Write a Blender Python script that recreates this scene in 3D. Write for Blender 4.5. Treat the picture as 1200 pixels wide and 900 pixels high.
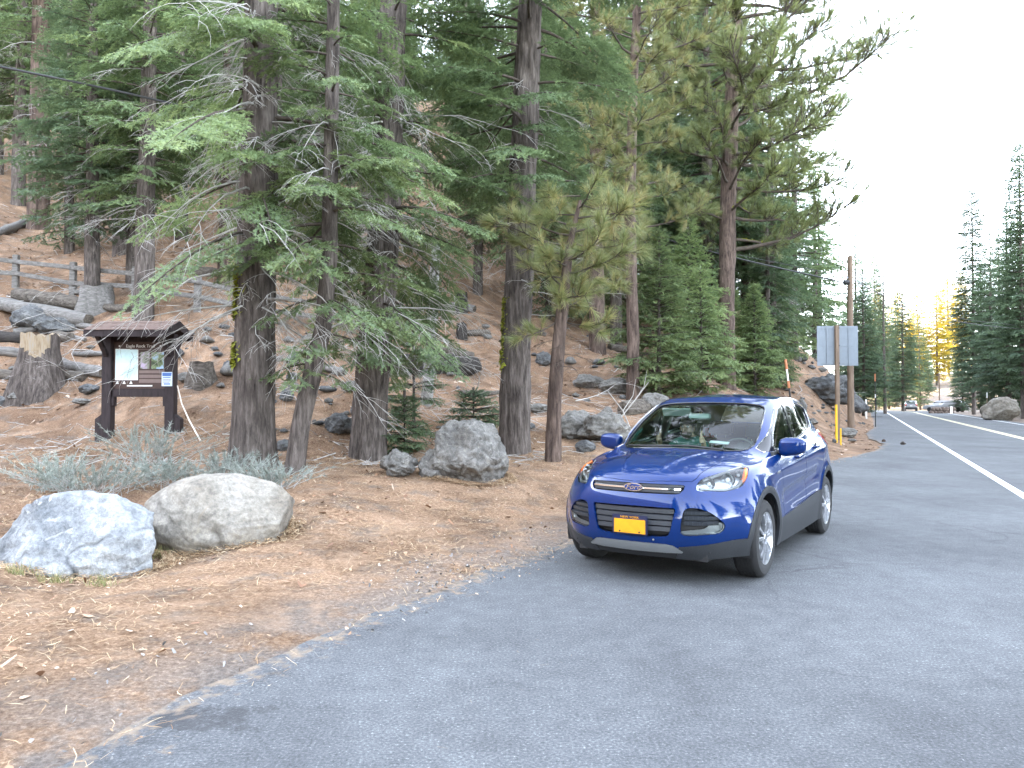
import bpy, bmesh, math, random
import numpy as np
from mathutils import Vector, Matrix, noise
from mathutils.bvhtree import BVHTree

for _o in list(bpy.data.objects):
    bpy.data.objects.remove(_o)
SC = bpy.context.scene
COL = SC.collection
R = math.radians
EYE = 1.5675
PITCH = math.atan(20 / 900)

# ------------------------------------------------------------------ camera, sky, sun, exposure
cam = bpy.data.cameras.new('camera')
camera = bpy.data.objects.new('camera', cam)
COL.objects.link(camera)
cam.sensor_width = 36
cam.lens = 27
cam.clip_start = 0.05
cam.clip_end = 3000
camera.location = (0, 0, EYE)
camera.rotation_euler = (math.pi / 2 + PITCH, 0, 0)
SC.camera = camera

SUN_ELEV, SUN_AZ = R(15), R(-66)          # azimuth from +Y towards +X: the sun stands behind the wooded hill on the left
world = bpy.data.worlds.new('World')
SC.world = world
world.use_nodes = True
wn = world.node_tree
bg = wn.nodes['Background']
sky = wn.nodes.new('ShaderNodeTexSky')
sky.sky_type = 'NISHITA'
sky.sun_disc = False
sky.sun_elevation = SUN_ELEV
sky.sun_rotation = SUN_AZ
sky.altitude = 1900
sky.air_density = 1.0
sky.dust_density = 1.6
sky.ozone_density = 1.0
hsv = wn.nodes.new('ShaderNodeHueSaturation')
hsv.inputs['Saturation'].default_value = 0.42
wn.links.new(sky.outputs[0], hsv.inputs['Color'])
wn.links.new(hsv.outputs[0], bg.inputs['Color'])
bg.inputs['Strength'].default_value = 0.15
sun = bpy.data.lights.new('sun', 'SUN')
sun.energy = 2.2
sun.angle = R(0.5)
sun.color = (1.0, 0.80, 0.48)
sun_ob = bpy.data.objects.new('sun', sun)
COL.objects.link(sun_ob)
_to = Vector((math.sin(SUN_AZ) * math.cos(SUN_ELEV), math.cos(SUN_AZ) * math.cos(SUN_ELEV), math.sin(SUN_ELEV)))
sun_ob.rotation_euler = _to.to_track_quat('Z', 'Y').to_euler()
SC.view_settings.view_transform = 'Standard'
SC.view_settings.look = 'None'
SC.view_settings.gamma = 1
SC.view_settings.use_curve_mapping = False
SC.view_settings.exposure = 4.6
SC.cycles.max_bounces = 7
SC.cycles.diffuse_bounces = 5
SC.cycles.glossy_bounces = 3
SC.cycles.transparent_max_bounces = 16
SC.cycles.transmission_bounces = 4
SC.cycles.caustics_reflective = False
SC.cycles.caustics_refractive = False

# ------------------------------------------------------------------ objects
def tag(o, label=None, cat=None, group=None, kind=None):
    if label: o['label'] = label
    if cat: o['category'] = cat
    if group: o['group'] = group
    if kind: o['kind'] = kind
    return o

def empty(name, loc=(0, 0, 0), rz=0.0, parent=None):
    o = bpy.data.objects.new(name, None)
    COL.objects.link(o)
    o.location = loc
    o.rotation_euler = (0, 0, rz)
    o.empty_display_size = 0.1
    if parent: o.parent = parent
    return o

def link(name, me, mat=None, parent=None, loc=None, rot=None):
    o = bpy.data.objects.new(name, me)
    COL.objects.link(o)
    if mat is not None and not me.materials:
        for m in (mat if isinstance(mat, (list, tuple)) else [mat]):
            me.materials.append(m)
    if parent: o.parent = parent
    if loc is not None: o.location = loc
    if rot is not None: o.rotation_euler = rot
    return o

def copy_tree(o, parent=None):
    c = o.copy()
    COL.objects.link(c)
    c.parent = parent
    for ch in o.children:
        copy_tree(ch, c)
    return c

def np_mesh(name, V, F, smooth=False, tint=None):
    """V (n,3), F (m,k) with k = 3 or 4."""
    V = np.ascontiguousarray(V, dtype=np.float32)
    F = np.ascontiguousarray(F, dtype=np.int32)
    me = bpy.data.meshes.new(name)
    k = F.shape[1]
    me.vertices.add(len(V)); me.vertices.foreach_set('co', V.ravel())
    me.loops.add(F.size); me.loops.foreach_set('vertex_index', F.ravel())
    me.polygons.add(len(F))
    me.polygons.foreach_set('loop_start', np.arange(0, F.size, k, dtype=np.int32))
    me.polygons.foreach_set('use_smooth', np.full(len(F), smooth, dtype=bool))
    if tint is not None:
        a = me.attributes.new('tint', 'FLOAT', 'POINT')
        a.data.foreach_set('value', np.ascontiguousarray(tint, dtype=np.float32))
    me.update(calc_edges=True)
    me.validate()
    return me

class MB:
    """collects boxes, tubes and the like, then links them as one mesh object"""
    def __init__(self): self.v = []; self.f = []
    def add(self, vs, fs):
        n = len(self.v); self.v += [tuple(p) for p in vs]; self.f += [tuple(i + n for i in f) for f in fs]
        return self
    def box(self, c, s, m=None, taper=1.0):
        x, y, z = s[0] / 2, s[1] / 2, s[2] / 2
        P = [Vector((a * x * (taper if d > 0 else 1), b * y * (taper if d > 0 else 1), d * z)) for d in (-1, 1) for b in (-1, 1) for a in (-1, 1)]
        P = [(m @ p if m else p) + Vector(c) for p in P]
        return self.add(P, [(0, 2, 3, 1), (4, 5, 7, 6), (0, 1, 5, 4), (2, 6, 7, 3), (0, 4, 6, 2), (1, 3, 7, 5)])
    def bar(self, a, b, w, h, up=(0, 0, 1)):
        a, b = Vector(a), Vector(b); d = b - a; L = d.length; d.normalize()
        s = d.cross(Vector(up))
        if s.length < 1e-4: s = d.cross(Vector((0, 1, 0)))
        s.normalize(); u = s.cross(d)
        return self.box((a + b) / 2, (L, w, h), Matrix((d, s, u)).transposed())
    def tube(self, pts, rad, n=8, cap=True):
        V, F = tube_np(pts, rad, n)
        self.add(V, F)
        if cap:
            k = len(self.v); m = len(pts)
            self.f.append(tuple(k - m * n + i for i in reversed(range(n))))
            self.f.append(tuple(k - n + i for i in range(n)))
        return self
    def lathe(self, prof, n=32, axis='z', c=(0, 0, 0)):
        """prof: (r, h) pairs turned about the axis through c"""
        vs = []
        for r, h in prof:
            for i in range(n):
                a = 2 * math.pi * i / n
                p = (r * math.cos(a), r * math.sin(a), h)
                if axis == 'y': p = (p[0], h, p[1])
                if axis == 'x': p = (h, p[0], p[1])
                vs.append((p[0] + c[0], p[1] + c[1], p[2] + c[2]))
        fs = [(j * n + i, j * n + (i + 1) % n, (j + 1) * n + (i + 1) % n, (j + 1) * n + i) for j in range(len(prof) - 1) for i in range(n)]
        return self.add(vs, fs)
    def build(self, name, mat=None, parent=None, smooth=False, bevel=0, sub=0, loc=None, rot=None):
        me = bpy.data.meshes.new(name)
        me.from_pydata(self.v, [], self.f)
        bm = bmesh.new(); bm.from_mesh(me)
        if bevel:
            bmesh.ops.bevel(bm, geom=[e for e in bm.edges if len(e.link_faces) == 2 and e.calc_face_angle(0) > .6], offset=bevel, segments=2, affect='EDGES', clamp_overlap=True)
        bmesh.ops.recalc_face_normals(bm, faces=bm.faces)
        bm.to_mesh(me); bm.free()
        if smooth:
            for p in me.polygons: p.use_smooth = True
            if smooth != 'all': me.set_sharp_from_angle(angle=R(35))
        return link(name, me, mat, parent, loc, rot)

def frames(P):
    P = np.asarray(P, float)
    T = np.gradient(P, axis=0) if len(P) > 1 else np.array([[0, 0, 1.]])
    T /= np.linalg.norm(T, axis=1)[:, None] + 1e-12
    up = np.tile([0., 0, 1], (len(P), 1))
    if abs(T[:, 2]).mean() > .75: up = np.tile([0., 1, 0], (len(P), 1))
    S = np.cross(T, up); S /= np.linalg.norm(S, axis=1)[:, None] + 1e-12
    return T, S, np.cross(S, T)

def tube_np(pts, rad, n=8):
    P = np.asarray(pts, float); rad = np.broadcast_to(np.asarray(rad, float), (len(P),))
    T, S, U = frames(P)
    a = np.arange(n) * 2 * np.pi / n
    V = (P[:, None] + rad[:, None, None] * (np.cos(a)[None, :, None] * S[:, None] + np.sin(a)[None, :, None] * U[:, None])).reshape(-1, 3)
    F = []
    for j in range(len(P) - 1):
        for i in range(n):
            F.append((j * n + i, j * n + (i + 1) % n, (j + 1) * n + (i + 1) % n, (j + 1) * n + i))
    return V, F

# ------------------------------------------------------------------ materials
def new_mat(name):
    m = bpy.data.materials.new(name); m.use_nodes = True
    return m, m.node_tree, m.node_tree.nodes['Principled BSDF']

def N(nt, kind, **kw):
    n = nt.nodes.new(kind)
    for k, v in kw.items(): setattr(n, k, v)
    return n

def ramp(nt, fac, stops):
    r = nt.nodes.new('ShaderNodeValToRGB')
    e = r.color_ramp.elements
    while len(e) < len(stops): e.new(0.5)
    for el, (p, c) in zip(e, stops):
        el.position = p
        el.color = tuple(c) + (1,) if not np.isscalar(c) else (c, c, c, 1)
    if fac is not None: nt.links.new(fac, r.inputs[0])
    return r

def tex_coord(nt, scale=(1, 1, 1), coord='Object'):
    tc = nt.nodes.new('ShaderNodeTexCoord'); mp = nt.nodes.new('ShaderNodeMapping')
    mp.inputs['Scale'].default_value = scale
    nt.links.new(tc.outputs[coord], mp.inputs['Vector'])
    return mp.outputs[0]

def tnoise(nt, vec, scale, detail=6, rough=.6, dist=0):
    n = nt.nodes.new('ShaderNodeTexNoise')
    n.inputs['Scale'].default_value = scale; n.inputs['Detail'].default_value = detail
    n.inputs['Roughness'].default_value = rough; n.inputs['Distortion'].default_value = dist
    if vec is not None: nt.links.new(vec, n.inputs['Vector'])
    return n.outputs['Fac']

def mix(nt, fac, a, b, blend='MIX'):
    m = nt.nodes.new('ShaderNodeMix'); m.data_type = 'RGBA'; m.blend_type = blend
    def put(sock, v):
        if hasattr(v, 'is_output') or hasattr(v, 'links') and not isinstance(v, tuple): nt.links.new(v, sock)
        elif np.isscalar(v): sock.default_value = v
        else: sock.default_value = tuple(v) + (1,)
    if np.isscalar(fac): m.inputs[0].default_value = fac
    else: nt.links.new(fac, m.inputs[0])
    put(m.inputs[6], a); put(m.inputs[7], b)
    return m.outputs[2]

def bump(nt, h, strength, dist=.02, normal=None):
    b = nt.nodes.new('ShaderNodeBump')
    b.inputs['Strength'].default_value = strength; b.inputs['Distance'].default_value = dist
    nt.links.new(h, b.inputs['Height'])
    if normal is not None: nt.links.new(normal, b.inputs['Normal'])
    return b.outputs[0]

def flat(name, col, rough=.6, metal=0, **kw):
    """one colour with a faint grain"""
    m, nt, b = new_mat(name)
    v = tex_coord(nt)
    n = tnoise(nt, v, kw.get('scale', 14), 5)
    k = kw.get('var', .12)
    c = np.array(col)
    r = ramp(nt, n, [(.3, c * (1 - k)), (.7, np.minimum(c * (1 + k), 1))])
    nt.links.new(r.outputs[0], b.inputs['Base Color'])
    b.inputs['Roughness'].default_value = rough; b.inputs['Metallic'].default_value = metal
    if 'coat' in kw: b.inputs['Coat Weight'].default_value = kw['coat']; b.inputs['Coat Roughness'].default_value = .03
    if 'bump' in kw: nt.links.new(bump(nt, n, kw['bump'], kw.get('bdist', .01)), b.inputs['Normal'])
    if 'spec' in kw: b.inputs['Specular IOR Level'].default_value = kw['spec']
    return m

def noisy(name, stops, scale=3, stretch=(1, 1, 1), rough=.9, bstr=.6, bdist=.03, bscale=None, detail=8, fine=None):
    m, nt, b = new_mat(name)
    v = tex_coord(nt, stretch)
    n = tnoise(nt, v, scale, detail, .65)
    r = ramp(nt, n, stops)
    c = r.outputs[0]
    if fine:
        n2 = tnoise(nt, v, fine[0], 4, .7)
        r2 = ramp(nt, n2, [(.35, fine[1]), (.65, fine[2])])
        c = mix(nt, fine[3], c, r2.outputs[0], 'OVERLAY' if len(fine) > 4 else 'MULTIPLY')
    nt.links.new(c, b.inputs['Base Color'])
    b.inputs['Roughness'].default_value = rough
    b.inputs['Specular IOR Level'].default_value = .25
    nb = tnoise(nt, v, bscale or scale * 3, 8, .7)
    nt.links.new(bump(nt, nb, bstr, bdist), b.inputs['Normal'])
    return m

def leaf_mat(name, dark, light, warm, trans=.42):
    """needles: colour from the mesh's own 'tint' and a slow noise"""
    m = bpy.data.materials.new(name); m.use_nodes = True; nt = m.node_tree
    nt.nodes.clear()
    out = nt.nodes.new('ShaderNodeOutputMaterial')
    at = N(nt, 'ShaderNodeAttribute', attribute_name='tint')
    r = ramp(nt, at.outputs['Fac'], [(0, dark), (.55, light), (1, warm)])
    oi = nt.nodes.new('ShaderNodeObjectInfo')
    h = nt.nodes.new('ShaderNodeHueSaturation')
    mr = nt.nodes.new('ShaderNodeMapRange')
    mr.inputs['To Min'].default_value = .8; mr.inputs['To Max'].default_value = 1.2
    nt.links.new(oi.outputs['Random'], mr.inputs['Value'])
    nt.links.new(mr.outputs[0], h.inputs['Value'])
    nt.links.new(r.outputs[0], h.inputs['Color'])
    d = nt.nodes.new('ShaderNodeBsdfDiffuse'); t = nt.nodes.new('ShaderNodeBsdfTranslucent')
    nt.links.new(h.outputs[0], d.inputs[0]); nt.links.new(h.outputs[0], t.inputs[0])
    mx = nt.nodes.new('ShaderNodeMixShader'); mx.inputs[0].default_value = trans
    nt.links.new(d.outputs[0], mx.inputs[1]); nt.links.new(t.outputs[0], mx.inputs[2])
    gl = nt.nodes.new('ShaderNodeBsdfGlossy'); gl.inputs['Roughness'].default_value = .45
    gl.inputs[0].default_value = (.8, .9, 1, 1)
    m2 = nt.nodes.new('ShaderNodeMixShader'); m2.inputs[0].default_value = .035
    nt.links.new(mx.outputs[0], m2.inputs[1]); nt.links.new(gl.outputs[0], m2.inputs[2])
    nt.links.new(m2.outputs[0], out.inputs[0])
    return m

def glass_mat(name, tint, ior=1.5, rough=0.0):
    m = bpy.data.materials.new(name); m.use_nodes = True; nt = m.node_tree; nt.nodes.clear()
    out = nt.nodes.new('ShaderNodeOutputMaterial')
    tr = nt.nodes.new('ShaderNodeBsdfTransparent'); tr.inputs[0].default_value = tuple(tint) + (1,)
    gl = nt.nodes.new('ShaderNodeBsdfGlossy'); gl.inputs['Roughness'].default_value = rough
    fr = nt.nodes.new('ShaderNodeFresnel'); fr.inputs[0].default_value = ior
    mx = nt.nodes.new('ShaderNodeMixShader')
    nt.links.new(fr.outputs[0], mx.inputs[0]); nt.links.new(tr.outputs[0], mx.inputs[1]); nt.links.new(gl.outputs[0], mx.inputs[2])
    nt.links.new(mx.outputs[0], out.inputs[0])
    return m

def bark_mat(name, c0, c1, c2, sc=1.0):
    m, nt, b = new_mat(name)
    v = tex_coord(nt, (14 * sc, 14 * sc, 2.2 * sc))
    n = tnoise(nt, v, 1.0, 8, .7, .3)
    v2 = tex_coord(nt, (2, 2, 1.1))
    n2 = tnoise(nt, v2, 1.0, 4, .6)
    r = ramp(nt, n, [(.32, c0), (.5, c1), (.68, c2)])
    r2 = ramp(nt, n2, [(.3, (.62, .58, .56)), (.7, (1.25, 1.2, 1.15))])
    c = mix(nt, 1.0, r.outputs[0], r2.outputs[0], 'MULTIPLY')
    nt.links.new(c, b.inputs['Base Color'])
    b.inputs['Roughness'].default_value = .95; b.inputs['Specular IOR Level'].default_value = .15
    nt.links.new(bump(nt, n, 1.0, .05), b.inputs['Normal'])
    return m

M = {}
M['bark_grey'] = bark_mat('grey fir bark', (.026, .022, .020), (.095, .083, .076), (.19, .17, .157))
M['bark_pine'] = bark_mat('pine bark', (.024, .018, .016), (.095, .072, .061), (.18, .14, .118))
M['bark_far'] = noisy('distant bark', [(.35, (.06, .05, .045)), (.65, (.15, .125, .11))], 3, (3, 3, .6), bstr=.3)
M['twig_dead'] = noisy('dead grey twigs', [(.3, (.26, .245, .225)), (.7, (.48, .46, .43))], 8)
M['twig_dark'] = noisy('dark limbs', [(.3, (.035, .028, .022)), (.7, (.10, .08, .065))], 8)
M['moss'] = noisy('yellow green moss', [(.3, (.10, .12, .012)), (.7, (.30, .30, .03))], 20)
M['fir'] = leaf_mat('fir needles', (.080, .115, .054), (.155, .215, .090), (.25, .305, .12))
M['fir_blue'] = leaf_mat('blue green fir needles', (.062, .102, .055), (.125, .180, .088), (.21, .265, .12))
M['fir_far'] = leaf_mat('distant conifer needles', (.055, .085, .050), (.100, .145, .076), (.15, .20, .09))
M['pine'] = leaf_mat('pine needles', (.10, .125, .048), (.21, .235, .085), (.42, .34, .14))
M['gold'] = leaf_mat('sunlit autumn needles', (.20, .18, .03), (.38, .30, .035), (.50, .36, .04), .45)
def rock_mat(name, dark, mid, light, spot, sc=1.6, crack=.6, bstr=.9):
    m, nt, b = new_mat(name)
    v = tex_coord(nt)
    n1 = tnoise(nt, v, sc, 9, .68, .5); n2 = tnoise(nt, v, sc * 9, 7, .75); n3 = tnoise(nt, v, sc * 34, 4, .8)
    vo = nt.nodes.new('ShaderNodeTexVoronoi'); vo.feature = 'DISTANCE_TO_EDGE'; vo.inputs['Scale'].default_value = sc * 1.5
    wv = nt.nodes.new('ShaderNodeMix'); wv.data_type = 'VECTOR'; wv.inputs[0].default_value = .30
    nv = nt.nodes.new('ShaderNodeTexNoise'); nv.inputs['Scale'].default_value = sc * 2; nt.links.new(v, nv.inputs['Vector'])
    nt.links.new(v, wv.inputs[4]); nt.links.new(nv.outputs['Color'], wv.inputs[5]); nt.links.new(wv.outputs[1], vo.inputs['Vector'])
    c = ramp(nt, n1, [(.30, dark), (.48, mid), (.66, light)]).outputs[0]
    c = mix(nt, .85, c, ramp(nt, n2, [(.32, (.45, .45, .46)), (.55, (1, 1, 1)), (.72, (1.35, 1.33, 1.28))]).outputs[0], 'MULTIPLY')
    c = mix(nt, .6, c, ramp(nt, n3, [(.35, (.55, .55, .55)), (.6, (1.15, 1.15, 1.12))]).outputs[0], 'MULTIPLY')
    lich = ramp(nt, tnoise(nt, v, sc * 4.3, 6, .7, .8), [(.60, 0), (.68, .75)])
    c = mix(nt, lich.outputs[0], c, spot)
    ck = ramp(nt, vo.outputs['Distance'], [(.0, 1), (.035, 0)])
    km = N(nt, 'ShaderNodeMath', operation='MULTIPLY'); nt.links.new(ck.outputs[0], km.inputs[0]); nt.links.new(ramp(nt, n1, [(.45, 0), (.6, crack)]).outputs[0], km.inputs[1])
    c = mix(nt, km.outputs[0], c, tuple(np.array(dark) * .45))
    nt.links.new(c, b.inputs['Base Color']); b.inputs['Roughness'].default_value = .92; b.inputs['Specular IOR Level'].default_value = .25
    inv = N(nt, 'ShaderNodeMath', operation='MULTIPLY'); nt.links.new(km.outputs[0], inv.inputs[0]); inv.inputs[1].default_value = -1
    h = bump(nt, n1, bstr * .8, .10); h = bump(nt, n2, bstr, .035, h); h = bump(nt, n3, bstr * .8, .010, h); h = bump(nt, inv.outputs[0], .8, .03, h)
    nt.links.new(h, b.inputs['Normal'])
    return m
M['rock'] = rock_mat('grey lichened volcanic rock', (.10, .095, .088), (.185, .176, .162), (.285, .27, .245), (.34, .32, .27), 1.9)
M['rock_dark'] = rock_mat('dark rock', (.055, .056, .058), (.12, .122, .124), (.21, .21, .205), (.25, .25, .22), 2.4)
M['rock_white'] = rock_mat('pale bluish granite', (.075, .085, .098), (.265, .278, .29), (.43, .436, .44), (.52, .52, .50), .95, 1.0, .8)
M['rock_tan'] = rock_mat('warm grey granite', (.13, .108, .085), (.235, .214, .182), (.325, .305, .272), (.20, .168, .13), .7, .7, .5)
M['wood_grey'] = noisy('weathered grey wood', [(.3, (.075, .068, .062)), (.55, (.17, .16, .148)), (.75, (.27, .255, .235))], 2, (1.5, 9, 9), bstr=.9, bdist=.02)
M['wood_log'] = noisy('rotting log', [(.3, (.03, .024, .02)), (.5, (.10, .085, .07)), (.75, (.21, .185, .155))], 2.2, (1, 7, 7), bstr=.9, bdist=.03)
M['wood_dark'] = noisy('charred bark', [(.3, (.012, .011, .01)), (.7, (.06, .052, .047))], 3, (1, 6, 6), bstr=.9, bdist=.03)
M['wood_pale'] = noisy('split pale wood', [(.3, (.15, .10, .06)), (.5, (.27, .21, .14)), (.75, (.24, .225, .20))], 2.5, (8, 8, 1), bstr=.6, bdist=.02)
# ------------------------------------------------------------------ the lie of the land
TDIR = np.array([.42, .907]); TDIR = TDIR / np.linalg.norm(TDIR)
RDIR = np.array([TDIR[1], -TDIR[0]])
LINE0 = np.array([8.35, 12.5])                       # a point on the road's left edge line
S0 = float(LINE0 @ TDIR)
CURVE_S, CURVE_R = 118.0, 75.0                         # the road bends left round the foot of the hill

def road_pt(s, off):
    """s metres along the road, off metres to the right of its left edge line"""
    o = LINE0 - S0 * TDIR
    if s <= CURVE_S:
        return o + s * TDIR + off * RDIR
    c = o + CURVE_S * TDIR - CURVE_R * RDIR
    a = min((s - CURVE_S) / CURVE_R, R(95))
    rest = (s - CURVE_S) - a * CURVE_R
    rr = RDIR * math.cos(a) + TDIR * math.sin(a)
    tt = TDIR * math.cos(a) - RDIR * math.sin(a)
    return c + (CURVE_R + off) * rr + max(rest, 0) * tt

OFF_B, OFF_C, OFF_R = 3.55, 6.95, 7.7
EDGE = [(-15.3, -24.0), (-8.5, -10.1), (-4.3, -1.5), (-1.92, 3.35), (-1.13, 5.2), (-.25, 6.95), (.55, 8.4), (2.4, 11.6), (5.4, 16.2), (8.6, 20.4), (11.6, 24.4), (13.75, 28.2), (15.2, 32.5), (17.6, 38.0)]
EDGE += [tuple(road_pt(s, -1.9)) for s in (50, 60, 75, 90, 105, 118, 126, 134, 142, 150, 158, 166, 174, 182, 195, 210, 240)]
EDGE = np.array(EDGE)
RIGHT = np.array([tuple(road_pt(s, OFF_R)) for s in (-60, -20, 20, 60, 90, 118, 126, 134, 142, 150, 158, 166, 174, 182, 195, 210, 240)])

def signed(P, line):
    """signed distance of the points P (n,2) from a polyline, positive on its left"""
    best = np.full(len(P), 1e9); sg = np.ones(len(P))
    for a, b in zip(line[:-1], line[1:]):
        d = b - a; L2 = d @ d
        t = np.clip(((P - a) @ d) / L2, 0, 1)
        q = a + t[:, None] * d
        e = P - q; dist = np.hypot(e[:, 0], e[:, 1])
        cr = d[0] * (P[:, 1] - a[1]) - d[1] * (P[:, 0] - a[0])
        m = dist < best - 1e-9
        best[m] = dist[m]; sg[m] = np.sign(cr[m])
    return best * sg

def sstep(a, b, x):
    t = np.clip((np.asarray(x, float) - a) / (b - a), 0, 1)
    return t * t * (3 - 2 * t)

def ray_dir(px, py):
    cx, cz = (px - 600) / 900, (450 - py) / 900
    return np.array([cx, math.cos(PITCH) - cz * math.sin(PITCH), math.sin(PITCH) + cz * math.cos(PITCH)])

# surveyed spots of the ground: where they are seen in the photograph and how far off they are
SURVEY = [(95, 680, 6.9), (230, 637, 8.2), (0, 600, 9.5), (0, 560, 11.5), (165, 507, 16.6), (60, 520, 16), (48, 459, 20.5), (0, 445, 22), (110, 440, 21.5),
          (20, 345, 26), (110, 352, 25.5), (18, 336, 27), (85, 345, 26.5), (232, 366, 25), (45, 268, 36), (20, 240, 41), (168, 373, 23.5), (296, 545, 12.5), (345, 552, 12),
          (400, 500, 16), (430, 537, 14), (380, 440, 20), (300, 400, 22.5), (250, 300, 31), (505, 472, 19), (540, 440, 25), (545, 557, 12), (603, 532, 16),
          (648, 541, 14), (690, 495, 19), (700, 450, 26), (620, 380, 33), (560, 300, 43), (420, 200, 50), (560, 120, 66), (60, 130, 62), (800, 440, 28),
          (845, 475, 24), (930, 474, 36), (950, 505, 29), (985, 515, 27), (930, 425, 46), (900, 380, 53), (985, 474, 43), (1020, 485, 72), (960, 440, 50), (340, 600, 9.2), (500, 600, 9.6), (560, 600, 10)]

def base_h(P, u):
    v = P @ TDIR
    uu = np.minimum(u, 210)
    h = .09 * uu + .42 * np.log1p(np.exp((uu - 14) / 3.0)) * 3.0
    h = h * (1 - sstep(125, 205, v + .15 * (u - 60)))
    return h

_sp = []
for px, py, D in SURVEY:
    d = ray_dir(px, py); q = d * (D / d[1])
    _sp.append((q[0], q[1], q[2] + EYE))
_sp = np.array(_sp)

def logpol(P):
    r = np.hypot(P[:, 0], P[:, 1]) + 1e-6
    return np.stack([np.arctan2(P[:, 0], np.maximum(P[:, 1], .01)) * 3.2, np.log(r) * 2.1], 1)

_su = signed(_sp[:, :2], EDGE)
_res = (_sp[:, 2] - base_h(_sp[:, :2], _su)) / np.maximum(_sp[:, 1], 5)
_q = logpol(_sp[:, :2]); SIG = .42
_K = np.exp(-((_q[:, None] - _q[None]) ** 2).sum(2) / (2 * SIG ** 2))
_w = np.linalg.solve(_K + .05 * np.eye(len(_K)), _res)

def terrain(P, detail=True):
    P = np.atleast_2d(np.asarray(P, float))
    u = signed(P, EDGE); w = -signed(P, RIGHT)
    v = P @ TDIR
    q = logpol(P)
    k = np.exp(-((q[:, None] - _q[None]) ** 2).sum(2) / (2 * SIG ** 2))
    r = np.hypot(P[:, 0], P[:, 1])
    z = base_h(P, u) + (k @ _w) * np.maximum(r, 5) * (P[:, 1] > 0) * (u > 0)
    z = z * sstep(.2, 3.2, u) - .05 * (1 - sstep(-.1, .7, u))
    zr = np.where(w > 0, .035 * w + .13 * np.maximum(w - 6, 0) * sstep(95, 150, v), 0)
    z = z + np.minimum(zr, 9)
    if detail:
        amp = np.clip((np.maximum(u, w) - .4) / 9, 0, 1)
        nz = np.array([noise.fractal((x * .55, y * .55, 3.1), 1.0, 2.0, 4) for x, y in P])
        n2 = np.array([noise.noise((x * .16, y * .16, 9.7)) for x, y in P])
        n3 = np.array([noise.noise((x * 1.9, y * 1.9, 4.4)) for x, y in P])
        z = z + amp * (.085 * n3 * (r < 70) + .24 * nz + .35 * n2 * np.clip(r / 25, .25, 2.5))
    return z

def gz(x, y): return float(terrain([(x, y)])[0])

def ground_at(px, py, dmax=300):
    """where the line of sight through a spot of the photograph meets the ground"""
    d = ray_dir(px, py); d = d / d[1]
    D = np.concatenate([np.arange(2.5, 40, .1), np.arange(40, dmax, .5)])
    P = D[:, None] * d[None]; P[:, 2] += EYE
    h = terrain(P[:, :2])
    b = np.where(P[:, 2] <= h)[0]
    if not len(b): return Vector((P[-1, 0], P[-1, 1], h[-1]))
    i = b[0]
    return Vector((P[i, 0], P[i, 1], h[i]))

def at_depth(px, py, D):
    d = ray_dir(px, py); d = d / d[1] * D
    return Vector((d[0], d[1], d[2] + EYE))

def _axis(lo, hi, f0, f1, step, grow):
    a = list(np.arange(f0, f1, step)); s = step
    while a[-1] < hi: s *= grow; a.append(a[-1] + s)
    s = step
    while a[0] > lo: s *= grow; a.insert(0, a[0] - s)
    return np.array(a)

gx = _axis(-420, 560, -17, 13, .22, 1.07)
gy = _axis(-120, 760, 2, 34, .22, 1.06)
GX, GY = np.meshgrid(gx, gy)
GP = np.stack([GX.ravel(), GY.ravel()], 1)
GZ = terrain(GP)
_u = signed(GP, EDGE)
nx, ny = len(gx), len(gy)
idx = np.arange(nx * ny).reshape(ny, nx)
GF = np.stack([idx[:-1, :-1].ravel(), idx[:-1, 1:].ravel(), idx[1:, 1:].ravel(), idx[1:, :-1].ravel()], 1)
me = np_mesh('forest_floor', np.column_stack([GP, GZ]), GF, True, tint=np.clip(_u / 10 + .7 * sstep(17, 27, np.hypot(GP[:, 0], GP[:, 1])) * (_u > 0), -1, 1))

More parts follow.
